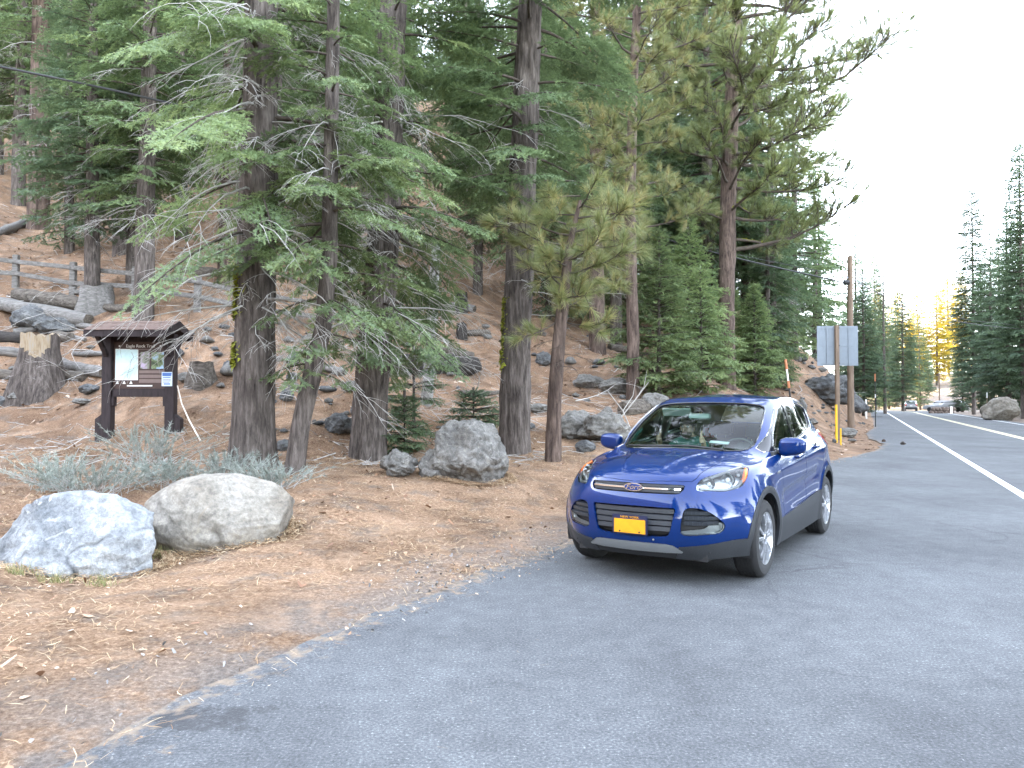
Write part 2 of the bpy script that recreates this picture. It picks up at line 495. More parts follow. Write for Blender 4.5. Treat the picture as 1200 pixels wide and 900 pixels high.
def ground_mat():
    m, nt, b = new_mat('needle covered forest floor')
    v = tex_coord(nt)
    big = tnoise(nt, v, .35, 4, .55)
    mid = tnoise(nt, v, 2.3, 8, .7)
    fin = tnoise(nt, v, 30, 8, .85)
    ved = tex_coord(nt, (60, 14, 30)); str1 = tnoise(nt, ved, 1, 5, .7, .8)
    red = ramp(nt, fin, [(.32, (.050, .027, .017)), (.5, (.205, .130, .085)), (.66, (.41, .29, .205))])
    tan = ramp(nt, fin, [(.32, (.095, .058, .033)), (.5, (.285, .185, .120)), (.66, (.52, .385, .27))])
    dirt = ramp(nt, fin, [(.3, (.10, .085, .072)), (.6, (.22, .19, .165))])
    at = N(nt, 'ShaderNodeAttribute', attribute_name='tint')
    near = ramp(nt, at.outputs['Fac'], [(.12, 1.0), (.62, 0.0)])
    fb = ramp(nt, big, [(.40, 0), (.62, 1)])
    mx = N(nt, 'ShaderNodeMath', operation='MULTIPLY_ADD'); nt.links.new(fb.outputs[0], mx.inputs[0]); mx.inputs[1].default_value = .45; nt.links.new(near.outputs[0], mx.inputs[2])
    cl = N(nt, 'ShaderNodeClamp'); nt.links.new(mx.outputs[0], cl.inputs[0])
    c = mix(nt, cl.outputs[0], red.outputs[0], tan.outputs[0])
    rd = ramp(nt, mid, [(.50, 0), (.66, .75)])
    c = mix(nt, rd.outputs[0], c, dirt.outputs[0])
    duff = ramp(nt, tnoise(nt, v, .9, 7, .7, .6), [(.36, (.45, .42, .40)), (.60, (1.1, 1.08, 1.06))])
    c = mix(nt, .8, c, duff.outputs[0], 'MULTIPLY')
    grav = ramp(nt, fin, [(.3, (.085, .080, .078)), (.5, (.17, .162, .155)), (.68, (.30, .29, .275))])
    eg = ramp(nt, at.outputs['Fac'], [(.01, .8), (.12, 0.0)])
    em = N(nt, 'ShaderNodeMath', operation='MULTIPLY'); nt.links.new(eg.outputs[0], em.inputs[0]); nt.links.new(ramp(nt, tnoise(nt, v, 1.6, 6, .7), [(.36, 0), (.52, 1)]).outputs[0], em.inputs[1])
    c = mix(nt, em.outputs[0], c, grav.outputs[0])
    pale = ramp(nt, tnoise(nt, v, 1.1, 7, .72, .5), [(.52, 0), (.66, .55)])
    c = mix(nt, pale.outputs[0], c, (.41, .285, .195))
    rs = ramp(nt, str1, [(.3, (.6, .58, .56)), (.6, (1.15, 1.12, 1.05))])
    c = mix(nt, .35, c, rs.outputs[0], 'MULTIPLY')
    nt.links.new(c, b.inputs['Base Color'])
    b.inputs['Roughness'].default_value = 1; b.inputs['Specular IOR Level'].default_value = .1
    n1 = bump(nt, fin, .9, .03); n2 = bump(nt, mid, .7, .12, n1)
    nt.links.new(n2, b.inputs['Normal'])
    return m
M['ground'] = ground_mat()
floor = link('forest_floor', me, M['ground'])
tag(floor, 'forest floor of rust brown pine needles rising into a hillside', kind='structure')

# ------------------------------------------------------------------ asphalt and its painted lines
def asphalt_mat():
    m, nt, b = new_mat('worn asphalt')
    v = tex_coord(nt)
    spk = tnoise(nt, v, 60, 5, .8)
    agg = nt.nodes.new('ShaderNodeTexVoronoi'); agg.inputs['Scale'].default_value = 70; nt.links.new(v, agg.inputs['Vector'])
    big = tnoise(nt, v, .45, 5, .6, .4)
    c = ramp(nt, spk, [(.3, (.030, .033, .037)), (.48, (.072, .076, .081)), (.60, (.116, .121, .127)), (.70, (.36, .365, .37))])
    rb = ramp(nt, big, [(.3, (.70, .70, .71)), (.7, (1.22, 1.22, 1.21))])
    md = ramp(nt, tnoise(nt, v, 5.5, 6, .7), [(.32, (.82, .82, .82)), (.68, (1.18, 1.18, 1.17))])
    c = mix(nt, 1, c.outputs[0], rb.outputs[0], 'MULTIPLY'); c = mix(nt, 1, c, md.outputs[0], 'MULTIPLY')
    # tyre-worn and oil-darkened streaks along the pull-out
    vs = tex_coord(nt, (1, 1, 1)); mp = nt.nodes[-1]
    mp.inputs['Rotation'].default_value = (0, 0, R(25)); mp.inputs['Scale'].default_value = (1.1, .10, 1)
    st = tnoise(nt, vs, 1.5, 4, .6, .3)
    rs = ramp(nt, st, [(.35, (.91, .91, .915)), (.62, (1.06, 1.06, 1.055))])
    c = mix(nt, .8, c, rs.outputs[0], 'MULTIPLY')
    # dark damp patch with its own outline near the pavement's edge
    geo = nt.nodes.new('ShaderNodeTexCoord'); mp2 = nt.nodes.new('ShaderNodeMapping')
    mp2.inputs['Location'].default_value = (1.50, -3.85, 0)
    nt.links.new(geo.outputs['Object'], mp2.inputs['Vector'])
    sc = nt.nodes.new('ShaderNodeVectorMath'); sc.operation = 'MULTIPLY'; sc.inputs[1].default_value = (1.15, 2.1, 0)
    nt.links.new(mp2.outputs[0], sc.inputs[0])
    ln = nt.nodes.new('ShaderNodeVectorMath'); ln.operation = 'LENGTH'; nt.links.new(sc.outputs[0], ln.inputs[0])
    wob = N(nt, 'ShaderNodeMath', operation='MULTIPLY_ADD'); nt.links.new(tnoise(nt, v, 4.5, 5, .7), wob.inputs[0]); wob.inputs[1].default_value = 1.3; nt.links.new(ln.outputs['Value'], wob.inputs[2])
    pr = ramp(nt, wob.outputs[0], [(.85, .72), (1.3, 0)])
    c = mix(nt, pr.outputs[0], c, (.028, .028, .03))
    stn = ramp(nt, tnoise(nt, v, 1.9, 6, .68, .9), [(.60, 0), (.70, .42)])
    c = mix(nt, stn.outputs[0], c, (.045, .047, .05))
    vc = nt.nodes.new('ShaderNodeTexVoronoi'); vc.feature = 'DISTANCE_TO_EDGE'; vc.inputs['Scale'].default_value = .55
    dv = nt.nodes.new('ShaderNodeMix'); dv.data_type = 'VECTOR'; dv.inputs[0].default_value = .35
    dn = nt.nodes.new('ShaderNodeTexNoise'); dn.inputs['Scale'].default_value = 1.3; dn.inputs['Detail'].default_value = 6; nt.links.new(v, dn.inputs['Vector'])
    nt.links.new(v, dv.inputs[4]); nt.links.new(dn.outputs['Color'], dv.inputs[5]); nt.links.new(dv.outputs[1], vc.inputs['Vector'])
    ckr = ramp(nt, vc.outputs['Distance'], [(.0, 1), (.006, 0)])
    gate = N(nt, 'ShaderNodeMath', operation='MULTIPLY'); nt.links.new(ckr.outputs[0], gate.inputs[0]); nt.links.new(ramp(nt, tnoise(nt, v, .5, 3, .5), [(.5, 0), (.6, .7)]).outputs[0], gate.inputs[1])
    c = mix(nt, gate.outputs[0], c, (.03, .03, .032))
    # soil and needles that have drifted over the broken edge
    at = N(nt, 'ShaderNodeAttribute', attribute_name='tint')
    ed = N(nt, 'ShaderNodeMath', operation='MULTIPLY_ADD'); nt.links.new(tnoise(nt, v, 5, 7, .72), ed.inputs[0]); ed.inputs[1].default_value = -1.5; nt.links.new(at.outputs['Fac'], ed.inputs[2])
    er = ramp(nt, ed.outputs[0], [(.0, 0), (.16, .85)])
    soil = ramp(nt, tnoise(nt, v, 40, 5, .7), [(.3, (.10, .08, .062)), (.55, (.22, .165, .115)), (.75, (.36, .28, .20))])
    c = mix(nt, er.outputs[0], c, soil.outputs[0])
    nt.links.new(c, b.inputs['Base Color'])
    b.inputs['Roughness'].default_value = .88; b.inputs['Specular IOR Level'].default_value = .35
    nt.links.new(bump(nt, spk, .55, .006, bump(nt, agg.outputs['Distance'], .4, .006)), b.inputs['Normal'])
    return m
M['asphalt'] = asphalt_mat()

def resample(line, step):
    line = np.asarray(line, float)
    d = np.r_[0, np.cumsum(np.hypot(*np.diff(line, axis=0).T))]
    n = max(int(d[-1] / step), 2); t = np.linspace(0, d[-1], n)
    return np.column_stack([np.interp(t, d, line[:, 0]), np.interp(t, d, line[:, 1])])

_el = resample(EDGE, .12)
_n1 = np.array([noise.fractal((x * 1.1, y * 1.1, 0), 1, 2, 4) for x, y in _el])
_tan = np.gradient(_el, axis=0); _tan /= np.linalg.norm(_tan, axis=1)[:, None]
_nl = np.column_stack([-_tan[:, 1], _tan[:, 0]])
_near = np.clip(1.2 - np.hypot(_el[:, 0], _el[:, 1]) / 60, .1, 1)
_edge = _el + _nl * (.10 + .16 * _n1 * _near)[:, None]
# for each edge point the matching point on the road's right-hand edge
_rs = resample(RIGHT, .5)
_frac = np.linspace(0, 1, len(_edge))
rows = []
ks = np.array([0, .03, .07, .13, .25, .45, .7, 1.0])
for p, e in zip(_edge, _el):
    s = (e - LINE0 + S0 * TDIR) @ TDIR
    if s < CURVE_S and e[1] < 140: q = road_pt(s, OFF_R)
    else: q = _rs[np.argmin(np.hypot(*( _rs - e).T))]
    rows.append([p + (q - p) * k for k in ks])
rows = np.array(rows)
A = rows.reshape(-1, 2)
na, nk = rows.shape[:2]
ia = np.arange(na * nk).reshape(na, nk)
AF = np.stack([ia[:-1, :-1].ravel(), ia[:-1, 1:].ravel(), ia[1:, 1:].ravel(), ia[1:, :-1].ravel()], 1)
_ua = np.hypot(*(A.reshape(na, nk, 2) - rows[:, :1]).transpose(2, 0, 1)).ravel()
AZ = np.where(_ua < .02, -.012, 0.0)
me = np_mesh('road', np.column_stack([A, AZ]), AF, True, tint=np.clip(.86 - .75 * _ua, 0, 1))
road = link('road', me, M['asphalt'])
tag(road, 'grey asphalt road and pull-out with a crumbling edge', kind='structure')

def paint_mat(name, col, wear=.5):
    m, nt, b = new_mat(name)
    v = tex_coord(nt)
    n = tnoise(nt, v, 24, 8, .75)
    r = ramp(nt, n, [(.30, (.13, .135, .14)), (.30 + .14 * wear + .02, np.array(col) * .85), (.8, col)])
    nt.links.new(r.outputs[0], b.inputs['Base Color']); b.inputs['Roughness'].default_value = .75
    return m
M['paint_white'] = paint_mat('worn white road paint', (.78, .78, .76))
M['paint_yellow'] = paint_mat('faded yellow road paint', (.74, .66, .40))

def stripe(name, label, off, w, s0, s1, mat):
    V, F = [], []
    ss = np.arange(s0, s1, 1.5)
    for s in ss:
        for k in (-w / 2, w / 2):
            p = road_pt(s, off + k); V.append((p[0], p[1], .004))
    for i in range(len(ss) - 1): F.append((2 * i, 2 * i + 1, 2 * i + 3, 2 * i + 2))
    o = link(name, np_mesh(name, V, F), mat)
    return tag(o, label, kind='structure')
stripe('road_marking', 'white edge line along the left side of the road', 0, .15, -20, 205, M['paint_white'])
stripe('road_marking', 'left stripe of the double yellow centre line', OFF_B - .10, .11, -20, 205, M['paint_yellow'])
stripe('road_marking', 'right stripe of the double yellow centre line', OFF_B + .13, .11, -20, 205, M['paint_yellow'])
stripe('road_marking', 'white edge line along the far side of the road', OFF_C, .13, -20, 205, M['paint_white'])

# ------------------------------------------------------------------ litter on the ground: straw needles, chips, leaf scraps
rng = np.random.default_rng(7)
def litter(name, label, n, rad, size, wid, cols, umin, umax, flatness=.25, power=.5, xr=(-16, 13)):
    rr = rad[0] + (rad[1] - rad[0]) * rng.random(n) ** power
    an = rng.uniform(R(-38), R(38), n)
    P = np.column_stack([rr * np.sin(an), rr * np.cos(an)])
    u = signed(P, EDGE)
    keep = (u > umin) & (u < umax)
    dens = np.array([noise.noise((x * .9, y * .9, 1.3)) for x, y in P])
    keep &= (dens > rng.uniform(-.7, .5, n))
    P = P[keep]; u = u[keep]; n = len(P)
    z = terrain(P); z = np.where(u < .15, np.maximum(z, .002), z) + .004 + rng.random(n) * .012
    L = rng.uniform(*size, n); W = rng.uniform(*wid, n); th = rng.uniform(0, 2 * np.pi, n)
    d = np.column_stack([np.cos(th), np.sin(th), rng.normal(0, flatness, n)]); s = np.column_stack([-np.sin(th), np.cos(th), rng.normal(0, flatness, n)])
    c = np.column_stack([P, z + np.abs(d[:, 2]) * L * .4])
    bend = rng.normal(0, .07, n)[:, None] * s * L[:, None]
    a, b_ = c - d * L[:, None] / 2, c + d * L[:, None] / 2
    w = s * W[:, None] / 2
    V = np.stack([a - w, a + w, c + bend + w, c + bend - w, b_ + w * .5, b_ - w * .5], 1).reshape(-1, 3)
    i = np.arange(n)[:, None] * 6
    F = np.concatenate([i + [0, 1, 2, 3], i + [3, 2, 4, 5]])
    t = np.repeat(rng.random(n), 6)
    m, nt, bs = new_mat(label)
    at = N(nt, 'ShaderNodeAttribute', attribute_name='tint')
    r = ramp(nt, at.outputs['Fac'], cols)
    nt.links.new(r.outputs[0], bs.inputs['Base Color']); bs.inputs['Roughness'].default_value = .85
    o = link(name, np_mesh(name, V, F, tint=t), m)
    return tag(o, label, kind='stuff')
litter('needle_litter', 'dry pine needles strewn over the roadside', 150000, (3, 19), (.03, .11), (.0018, .0042), [(0, (.16, .08, .035)), (.5, (.38, .25, .135)), (1, (.56, .44, .28))], -.14, 30)
litter('leaf_litter', 'pale leaf scraps and bark chips on the ground', 26000, (3, 24), (.010, .034), (.008, .02), [(0, (.20, .12, .07)), (.45, (.33, .22, .13)), (.8, (.40, .30, .20)), (1, (.50, .42, .33))], -.35, 30, .3)
litter('needle_litter', 'sparse needles blown onto the asphalt', 1100, (3, 11), (.02, .06), (.001, .002), [(0, (.18, .12, .07)), (1, (.30, .23, .15))], -1.6, 0, .12)

# grey twigs and broken branch bits lying all over the slope
def twig_litter(n):
    D = 13 + 45 * rng.random(n) ** 1.5; px = rng.uniform(-40, 1010, n); X = (px - 600) / 900 * D
    P = np.column_stack([X, D]); u = signed(P, EDGE); P = P[u > 3]; n = len(P)
    dn = np.array([noise.noise((x * .35, y * .35, 6.1)) for x, y in P]); P = P[dn > rng.uniform(-.5, .5, n)]; n = len(P)
    c = np.column_stack([P, terrain(P) + .02]); L = rng.uniform(.12, .75, n) * rng.uniform(.5, 1.2, n); th = rng.uniform(0, 2 * np.pi, n)
    d = np.column_stack([np.cos(th), np.sin(th), rng.normal(.0, .28, n)]); s = np.column_stack([-np.sin(th), np.cos(th), np.zeros(n)]); up = np.array([0, 0, 1.])
    r = (.004 + .010 * L)[:, None]; a, e = c - d * L[:, None] / 2, c + d * L[:, None] / 2
    V = np.stack([a + s * r, a - s * r * .5 + up * r, a - s * r * .5 - up * r, e + s * r * .4, e - s * r * .2 + up * r * .4, e - s * r * .2 - up * r * .4], 1).reshape(-1, 3)
    i = np.arange(n)[:, None] * 6
    F = np.concatenate([i + [0, 1, 4, 3], i + [1, 2, 5, 4], i + [2, 0, 3, 5]])
    tag(link('twig_litter', np_mesh('twig_litter', V, F), M['twig_dead']), 'small grey twigs and branch bits strewn over the slope', kind='stuff')
twig_litter(9000)
litter('leaf_litter', 'dead needle clumps and chips on the cut bank', 9000, (22, 58), (.05, .16), (.03, .08), [(0, (.10, .06, .04)), (.6, (.30, .19, .12)), (1, (.46, .36, .27))], .1, 40, .3, 1.0)

litter('leaf_litter', 'larger dry leaves and bark flakes on the verge', 3600, (3, 20), (.03, .085), (.018, .045), [(0, (.13, .07, .045)), (.4, (.25, .13, .07)), (.75, (.34, .22, .14)), (1, (.40, .33, .25))], -.12, 30, .35)
litter('gravel', 'loose grey gravel along the crumbling pavement edge', 14000, (3, 14), (.008, .028), (.008, .022), [(0, (.06, .06, .06)), (.6, (.16, .155, .15)), (1, (.30, .29, .275))], -.25, .9, .6)
# ------------------------------------------------------------------ trees
class Twigs:
    """needle bearing twigs, turned into triangles all at once"""
    def __init__(self): self.p = []; self.d = []; self.l = []; self.t = []; self.n = []
    def add(self, p, d, l, tint, n=(0, 0, 1)):
        self.p.append(p); self.d.append(d); self.l.append(l); self.t.append(tint); self.n.append(n)
    def fir(self, seed, spacing=.02, nl=.035, w=.02):
        rg = np.random.default_rng(seed)
        P = np.array(self.p); D = np.array(self.d); L = np.array(self.l); T = np.array(self.t); Nn = np.array(self.n)
        D /= np.linalg.norm(D, axis=1)[:, None]
        S = np.cross(D, Nn); S /= np.linalg.norm(S, axis=1)[:, None] + 1e-9
        U = np.cross(S, D)
        cnt = np.maximum((L / spacing).astype(int), 2)
        ti = np.repeat(np.arange(len(P)), cnt)
        k = np.concatenate([np.arange(c) for c in cnt]); t = (k + .5) / cnt[ti]
        allV, allT = [], []
        for side in (-1, 1):
            m = len(ti)
            up = rg.uniform(-.55, .95, m)
            nd = D[ti] * rg.uniform(.35, .8, m)[:, None] + S[ti] * side * rg.uniform(.6, 1, m)[:, None] + U[ti] * up[:, None]
            nd /= np.linalg.norm(nd, axis=1)[:, None]
            b = P[ti] + D[ti] * (L[ti] * t)[:, None]
            ln = nl * rg.uniform(.7, 1.25, m) * (1.1 - .45 * t)
            wv = D[ti] * (w / 2)
            allV.append(np.stack([b - wv, b + wv, b + nd * ln[:, None]], 1)); allT.append(np.clip(T[ti] + .12 * t + rg.normal(0, .07, m), 0, 1))
        b = P + D * L[:, None]                                  # end needle
        allV.append(np.stack([b - S * w * .5, b + S * w * .5, b + D * nl], 1)); allT.append(np.clip(T + .15, 0, 1))
        V = np.concatenate(allV).reshape(-1, 3); t = np.repeat(np.concatenate(allT), 3)
        return V, t
    def tufts(self, seed, n=46, nl=.19, w=.006, back=.16):
        """pine: long needles round the last bit of each twig"""
        rg = np.random.default_rng(seed)
        P = np.array(self.p); D = np.array(self.d); T = np.array(self.t)
        D /= np.linalg.norm(D, axis=1)[:, None]
        m = len(P); ti = np.repeat(np.arange(m), n)
        s = rg.random(m * n)
        rnd = rg.normal(0, 1, (m * n, 3)); rnd -= (rnd * D[ti]).sum(1)[:, None] * D[ti]; rnd /= np.linalg.norm(rnd, axis=1)[:, None] + 1e-9
        ang = rg.uniform(.15, 1.25, m * n) * (1.05 - .45 * s)
        nd = D[ti] * np.cos(ang)[:, None] + rnd * np.sin(ang)[:, None]
        nd[:, 2] -= .10
        b = P[ti] - D[ti] * (back * (1 - s))[:, None]
        ln = nl * rg.uniform(.75, 1.15, m * n)
        wv = np.cross(nd, rnd + .3 * rg.normal(0, 1, (m * n, 3))); wv /= np.linalg.norm(wv, axis=1)[:, None] + 1e-9
        wv *= w / 2
        V = np.stack([b - wv, b + wv, b + nd * ln[:, None]], 1).reshape(-1, 3)
        t = np.repeat(np.clip(T[ti] + rg.normal(0, .10, m * n) + .22 * (s < .18), 0, 1), 3)
        return V, t

def tri_obj(name, V, t, mat, parent=None):
    return link(name, np_mesh(name, V, np.arange(len(V)).reshape(-1, 3), tint=t), mat, parent)

def rot_about(v, ax, a):
    return Matrix.Rotation(a, 3, Vector(ax)) @ Vector(v)

def fir_branch(rg, tw, limbs, o, az, L, elev, droop, grain=1.0, bare=.22, tint=.4, width=.42, up=0.25):
    """a flat spray of side shoots on a drooping limb"""
    hx, hy = math.cos(az), math.sin(az)
    n = 7
    wob = rg.normal(0, .04 * L, 2)
    pts = []
    for i in range(n):
        s = i / (n - 1)
        side = wob[0] * math.sin(s * 3.1)
        pts.append((o[0] + hx * L * s - hy * side, o[1] + hy * L * s + hx * side, o[2] + L * (elev * s - droop * s * s + up * droop * s ** 3.2)))
    pts = np.array(pts)
    limbs.append((pts, np.linspace(.009 + .011 * L, .003, n)))
    step = .075 * grain ** .75
    s = bare; sgn = 1 if rg.random() < .5 else -1
    while s < 1:
        x = s * (n - 1); i = min(int(x), n - 2); f = x - i
        p = pts[i] * (1 - f) + pts[i + 1] * f
        ax = pts[i + 1] - pts[i]; ax = ax / np.linalg.norm(ax)
        sd = np.cross(ax, (0, 0, 1)); sd /= np.linalg.norm(sd) + 1e-9
        nr = np.cross(sd, ax)
        prof = min(1, (s - bare) * 4 + .35) * (1.02 - s) ** .75
        bl = (width * L * prof + .10) * rg.uniform(.65, 1.2)
        bl = min(bl, .9)
        d = ax * rg.uniform(.5, .9) + sd * sgn * 1.0 + np.array((0, 0, -.12 - .60 * rg.random() ** 1.5))
        d /= np.linalg.norm(d)
        tt = tint + rg.normal(0, .10)
        tw.add(p, d, bl, tt, nr)
        q = .10 * grain; k = 0
        while q < bl:
            sl = min(.085 * grain + .40 * (bl - q), .24 * max(grain, 1)) * rg.uniform(.7, 1.2)
            s2 = np.cross(d, nr) * (1 if k % 2 else -1)
            dd = d * .75 + s2 * .75 + np.array((0, 0, rg.normal(-.08, .32)))
            tw.add(p + d * q, dd, sl, tt + .05, nr); q += .052 * grain ** .75; k += 1
        sgn = -sgn; s += step / L * rg.uniform(.7, 1.3)
    tw.add(pts[-2], pts[-1] - pts[-2], np.linalg.norm(pts[-1] - pts[-2]) + .08, tint + .1)

def dead_branch(rg, o, az, L, droop, out, depth=0, elev=0.0, n=6):
    pts = [np.array(o, float)]; d = np.array((math.cos(az), math.sin(az), elev)); st = L / (n - 1)
    for i in range(n - 1):
        d = d + np.array((rg.normal(0, .16), rg.normal(0, .16), -droop * .33 + rg.normal(0, .10))); d /= np.linalg.norm(d)
        pts.append(pts[-1] + d * st)
    pts = np.array(pts)
    r0 = .0045 + .009 * L if depth == 0 else .0028 + .0035 * L
    out.append((pts, np.linspace(r0, .0018, n)))
    if depth < 2:
        for k in range(int(rg.integers(4, 8) if depth == 0 else rg.integers(2, 5))):
            s = rg.uniform(.25, .97); x = s * (n - 1); i = min(int(x), n - 2)
            p = pts[i] + (pts[i + 1] - pts[i]) * (x - i)
            a2 = az + rg.choice([-1, 1]) * rg.uniform(.4, 1.1)
            dead_branch(rg, p, a2, L * rg.uniform(.22, .5), droop * 1.2, out, depth + 1, rg.uniform(-.6, .1), 5 if depth == 0 else 4)

def tubes_obj(name, tubes, mat, parent=None, n=4):
    Vs, Fs, k = [], [], 0
    for pts, rad in tubes:
        V, F = tube_np(pts, rad, n); Vs.append(V); Fs.append(np.array(F) + k); k += len(V)
    return link(name, np_mesh(name, np.concatenate(Vs), np.concatenate(Fs), True), mat, parent)

def trunk_obj(path, rad, mat, parent, seed=0, sides=14, flare=.35, furrow=.05, name='trunk', step=None):
    """tapered trunk through the points of path; bark plates as relief on close ones"""
    path = np.array(path, float)
    d = np.r_[0, np.cumsum(np.linalg.norm(np.diff(path, axis=0), axis=1))]
    st = step or max(d[-1] / 22, .3)
    t = np.concatenate([np.linspace(0, min(1.2, d[-1] * .2), 7)[:-1], np.arange(min(1.2, d[-1] * .2), d[-1], st), [d[-1]]])
    P = np.column_stack([np.interp(t, d, path[:, i]) for i in range(3)])
    rr = np.interp(t, d, np.broadcast_to(rad, (len(path),)))
    rr = rr * (1 + flare * np.exp(-t / .38))
    V, F = tube_np(P, rr, sides)
    V = V.reshape(len(P), sides, 3)
    c = P[:, None]
    for i in range(len(P)):
        for j in range(sides):
            a = 2 * math.pi * j / sides
            x = noise.fractal((math.cos(a) * 2.2 + seed, math.sin(a) * 2.2, t[i] * .35), 1, 2, 3) * .07
            if furrow:
                x += furrow * noise.fractal((math.cos(a) * 7 + seed, math.sin(a) * 7, t[i] * .9), .8, 2.1, 3)
            x += math.exp(-t[i] / .3) * .22 * noise.noise((math.cos(a) * 1.6, math.sin(a) * 1.6, seed + 5))
            V[i, j] = c[i, 0] + (V[i, j] - c[i, 0]) * (1 + x)
    return link(name, np_mesh(name, V.reshape(-1, 3), F, True), mat, parent)

def moss_on(root, path, rad, z0, z1, az, spread, n, seed, mat=None):
    """clumps of moss clinging to one side of a trunk"""
    rg = np.random.default_rng(seed)
    path = np.array(path, float); z = rg.uniform(z0, z1, n)
    gate = np.array([noise.noise((0, seed, q * 1.6)) for q in z]) > -.25
    z = z[gate]; n = len(z)
    c = np.column_stack([np.interp(z, path[:, 2], path[:, 0]), np.interp(z, path[:, 2], path[:, 1]), z])
    r = np.interp(z, path[:, 2], rad) * 1.03
    a = az + rg.normal(0, spread, n)
    o = np.column_stack([np.cos(a), np.sin(a), np.zeros(n)])
    p = c + o * r[:, None]
    s = rg.uniform(.012, .04, n)[:, None]
    e1 = np.column_stack([-np.sin(a), np.cos(a), rg.normal(0, .5, n)]); e2 = o * rg.uniform(.4, 1.4, n)[:, None] + np.column_stack([np.zeros(n), np.zeros(n), rg.normal(-.6, .6, n)])
    V = np.stack([p - e1 * s, p + e1 * s, p + e2 * s * 1.3], 1).reshape(-1, 3)
    return tag(tri_obj('moss', V, np.repeat(rg.random(n), 3), mat or M['moss'], root), kind='stuff')

def fir_crown(seed, trunk_xy, h, z0, zfull, Rmax, grain, tint=.4, whorl=.42, per=5, gap=0, cone=.9, elev=.05, droop=.35, spare=None, coarse_above=None, sector=None, blade=1.0):
    """branches from z0 up; Rmax at zfull, shrinking to the top. trunk_xy(z) gives the trunk's axis"""
    rg = np.random.default_rng(seed)
    tw, limbs = Twigs(), []
    z = z0
    while z < h - .12:
        g = grain if coarse_above is None or z < coarse_above else grain * 2.2
        f = (h - z) / max(h - zfull, .1)
        Lm = Rmax * min(1, f ** cone) * (1 if z > zfull else .55 + .45 * (z - z0) / max(zfull - z0, .01))
        k = per if g == grain else max(per - 2, 3)
        a0 = rg.uniform(0, 6.28)
        for i in range(k):
            if rg.random() < gap: continue
            az = a0 + 6.283 * i / k + rg.normal(0, .25)
            if sector is not None and z < zfull and not sector(az, rg): continue
            L = max(Lm * rg.uniform(.62, 1.12), .14 + .05 * grain)
            zz = z + rg.normal(0, .13 * whorl)
            x, y = trunk_xy(zz)
            up = min(max((zz - z0) / (h - z0), 0), 1)
            fir_branch(rg, tw, limbs, (x, y, zz), az, L, elev + .45 * up ** 2 + rg.normal(0, .07), droop * (1 - .75 * up) * rg.uniform(.7, 1.3), g * (1 if L > .5 else .8), .18 if L < 1 else .25, tint + rg.normal(0, .09))
        z += whorl * (1 if g == grain else 1.4) * rg.uniform(.75, 1.25) * (.45 + .55 * min(f, 1))
    x, y = trunk_xy(h - .15)
    tw.add(np.array((x, y, h - .3)), np.array((0, 0, 1.)), .35, tint + .1, (1, 0, 0))
    for k in range(4):
        a = k * 1.57 + .4; tw.add(np.array((x, y, h - .25)), np.array((math.cos(a), math.sin(a), .7)), .16 + .05 * h ** .5, tint + .1)
    V, t = tw.fir(seed + 1, .019 * grain ** .8 * blade, .050 * grain ** .8, .021 * grain ** .95)
    return V, t, limbs

def line_xy(path):
    path = np.array(path, float)
    return lambda z: (float(np.interp(z, path[:, 2], path[:, 0])), float(np.interp(z, path[:, 2], path[:, 1])))

NT = {}
def fir_tree(name, label, loc, path, rad, crown=None, dead=None, mat_b='bark_grey', mat_f='fir', cat='tree', group=None, sides=14, furrow=.05, step=None, seed=1, flare=.35):
    root = tag(empty(name, loc), label, cat, group)
    trunk_obj(path, rad, M[mat_b], root, seed, sides, flare, furrow, step=step)
    if crown:
        V, t, limbs = fir_crown(seed, line_xy(path), **crown)
        c = tri_obj('crown', V, t, M[mat_f], root)
        tag(tubes_obj('limbs', limbs, M['twig_dark'], c, 4), kind='stuff')
        NT[name + str(seed)] = len(V) // 3
    if dead:
        rg = np.random.default_rng(seed + 50); out = []; xy = line_xy(path)
        for k in range(dead['n']):
            z = rg.uniform(*dead['z']); x, y = xy(z)
            az = rg.uniform(*dead['az']) if 'az' in dead else rg.uniform(0, 6.28)
            dead_branch(rg, (x, y, z), az, rg.uniform(*dead['L']), dead.get('droop', .45), out)
            if sides > 20:
                tubes_obj('dead_branch', out, M['twig_dead'], root, 3); out = []
        if out: tag(tubes_obj('dead_branches', out, M['twig_dead'], root, 3), kind='stuff')
    return root

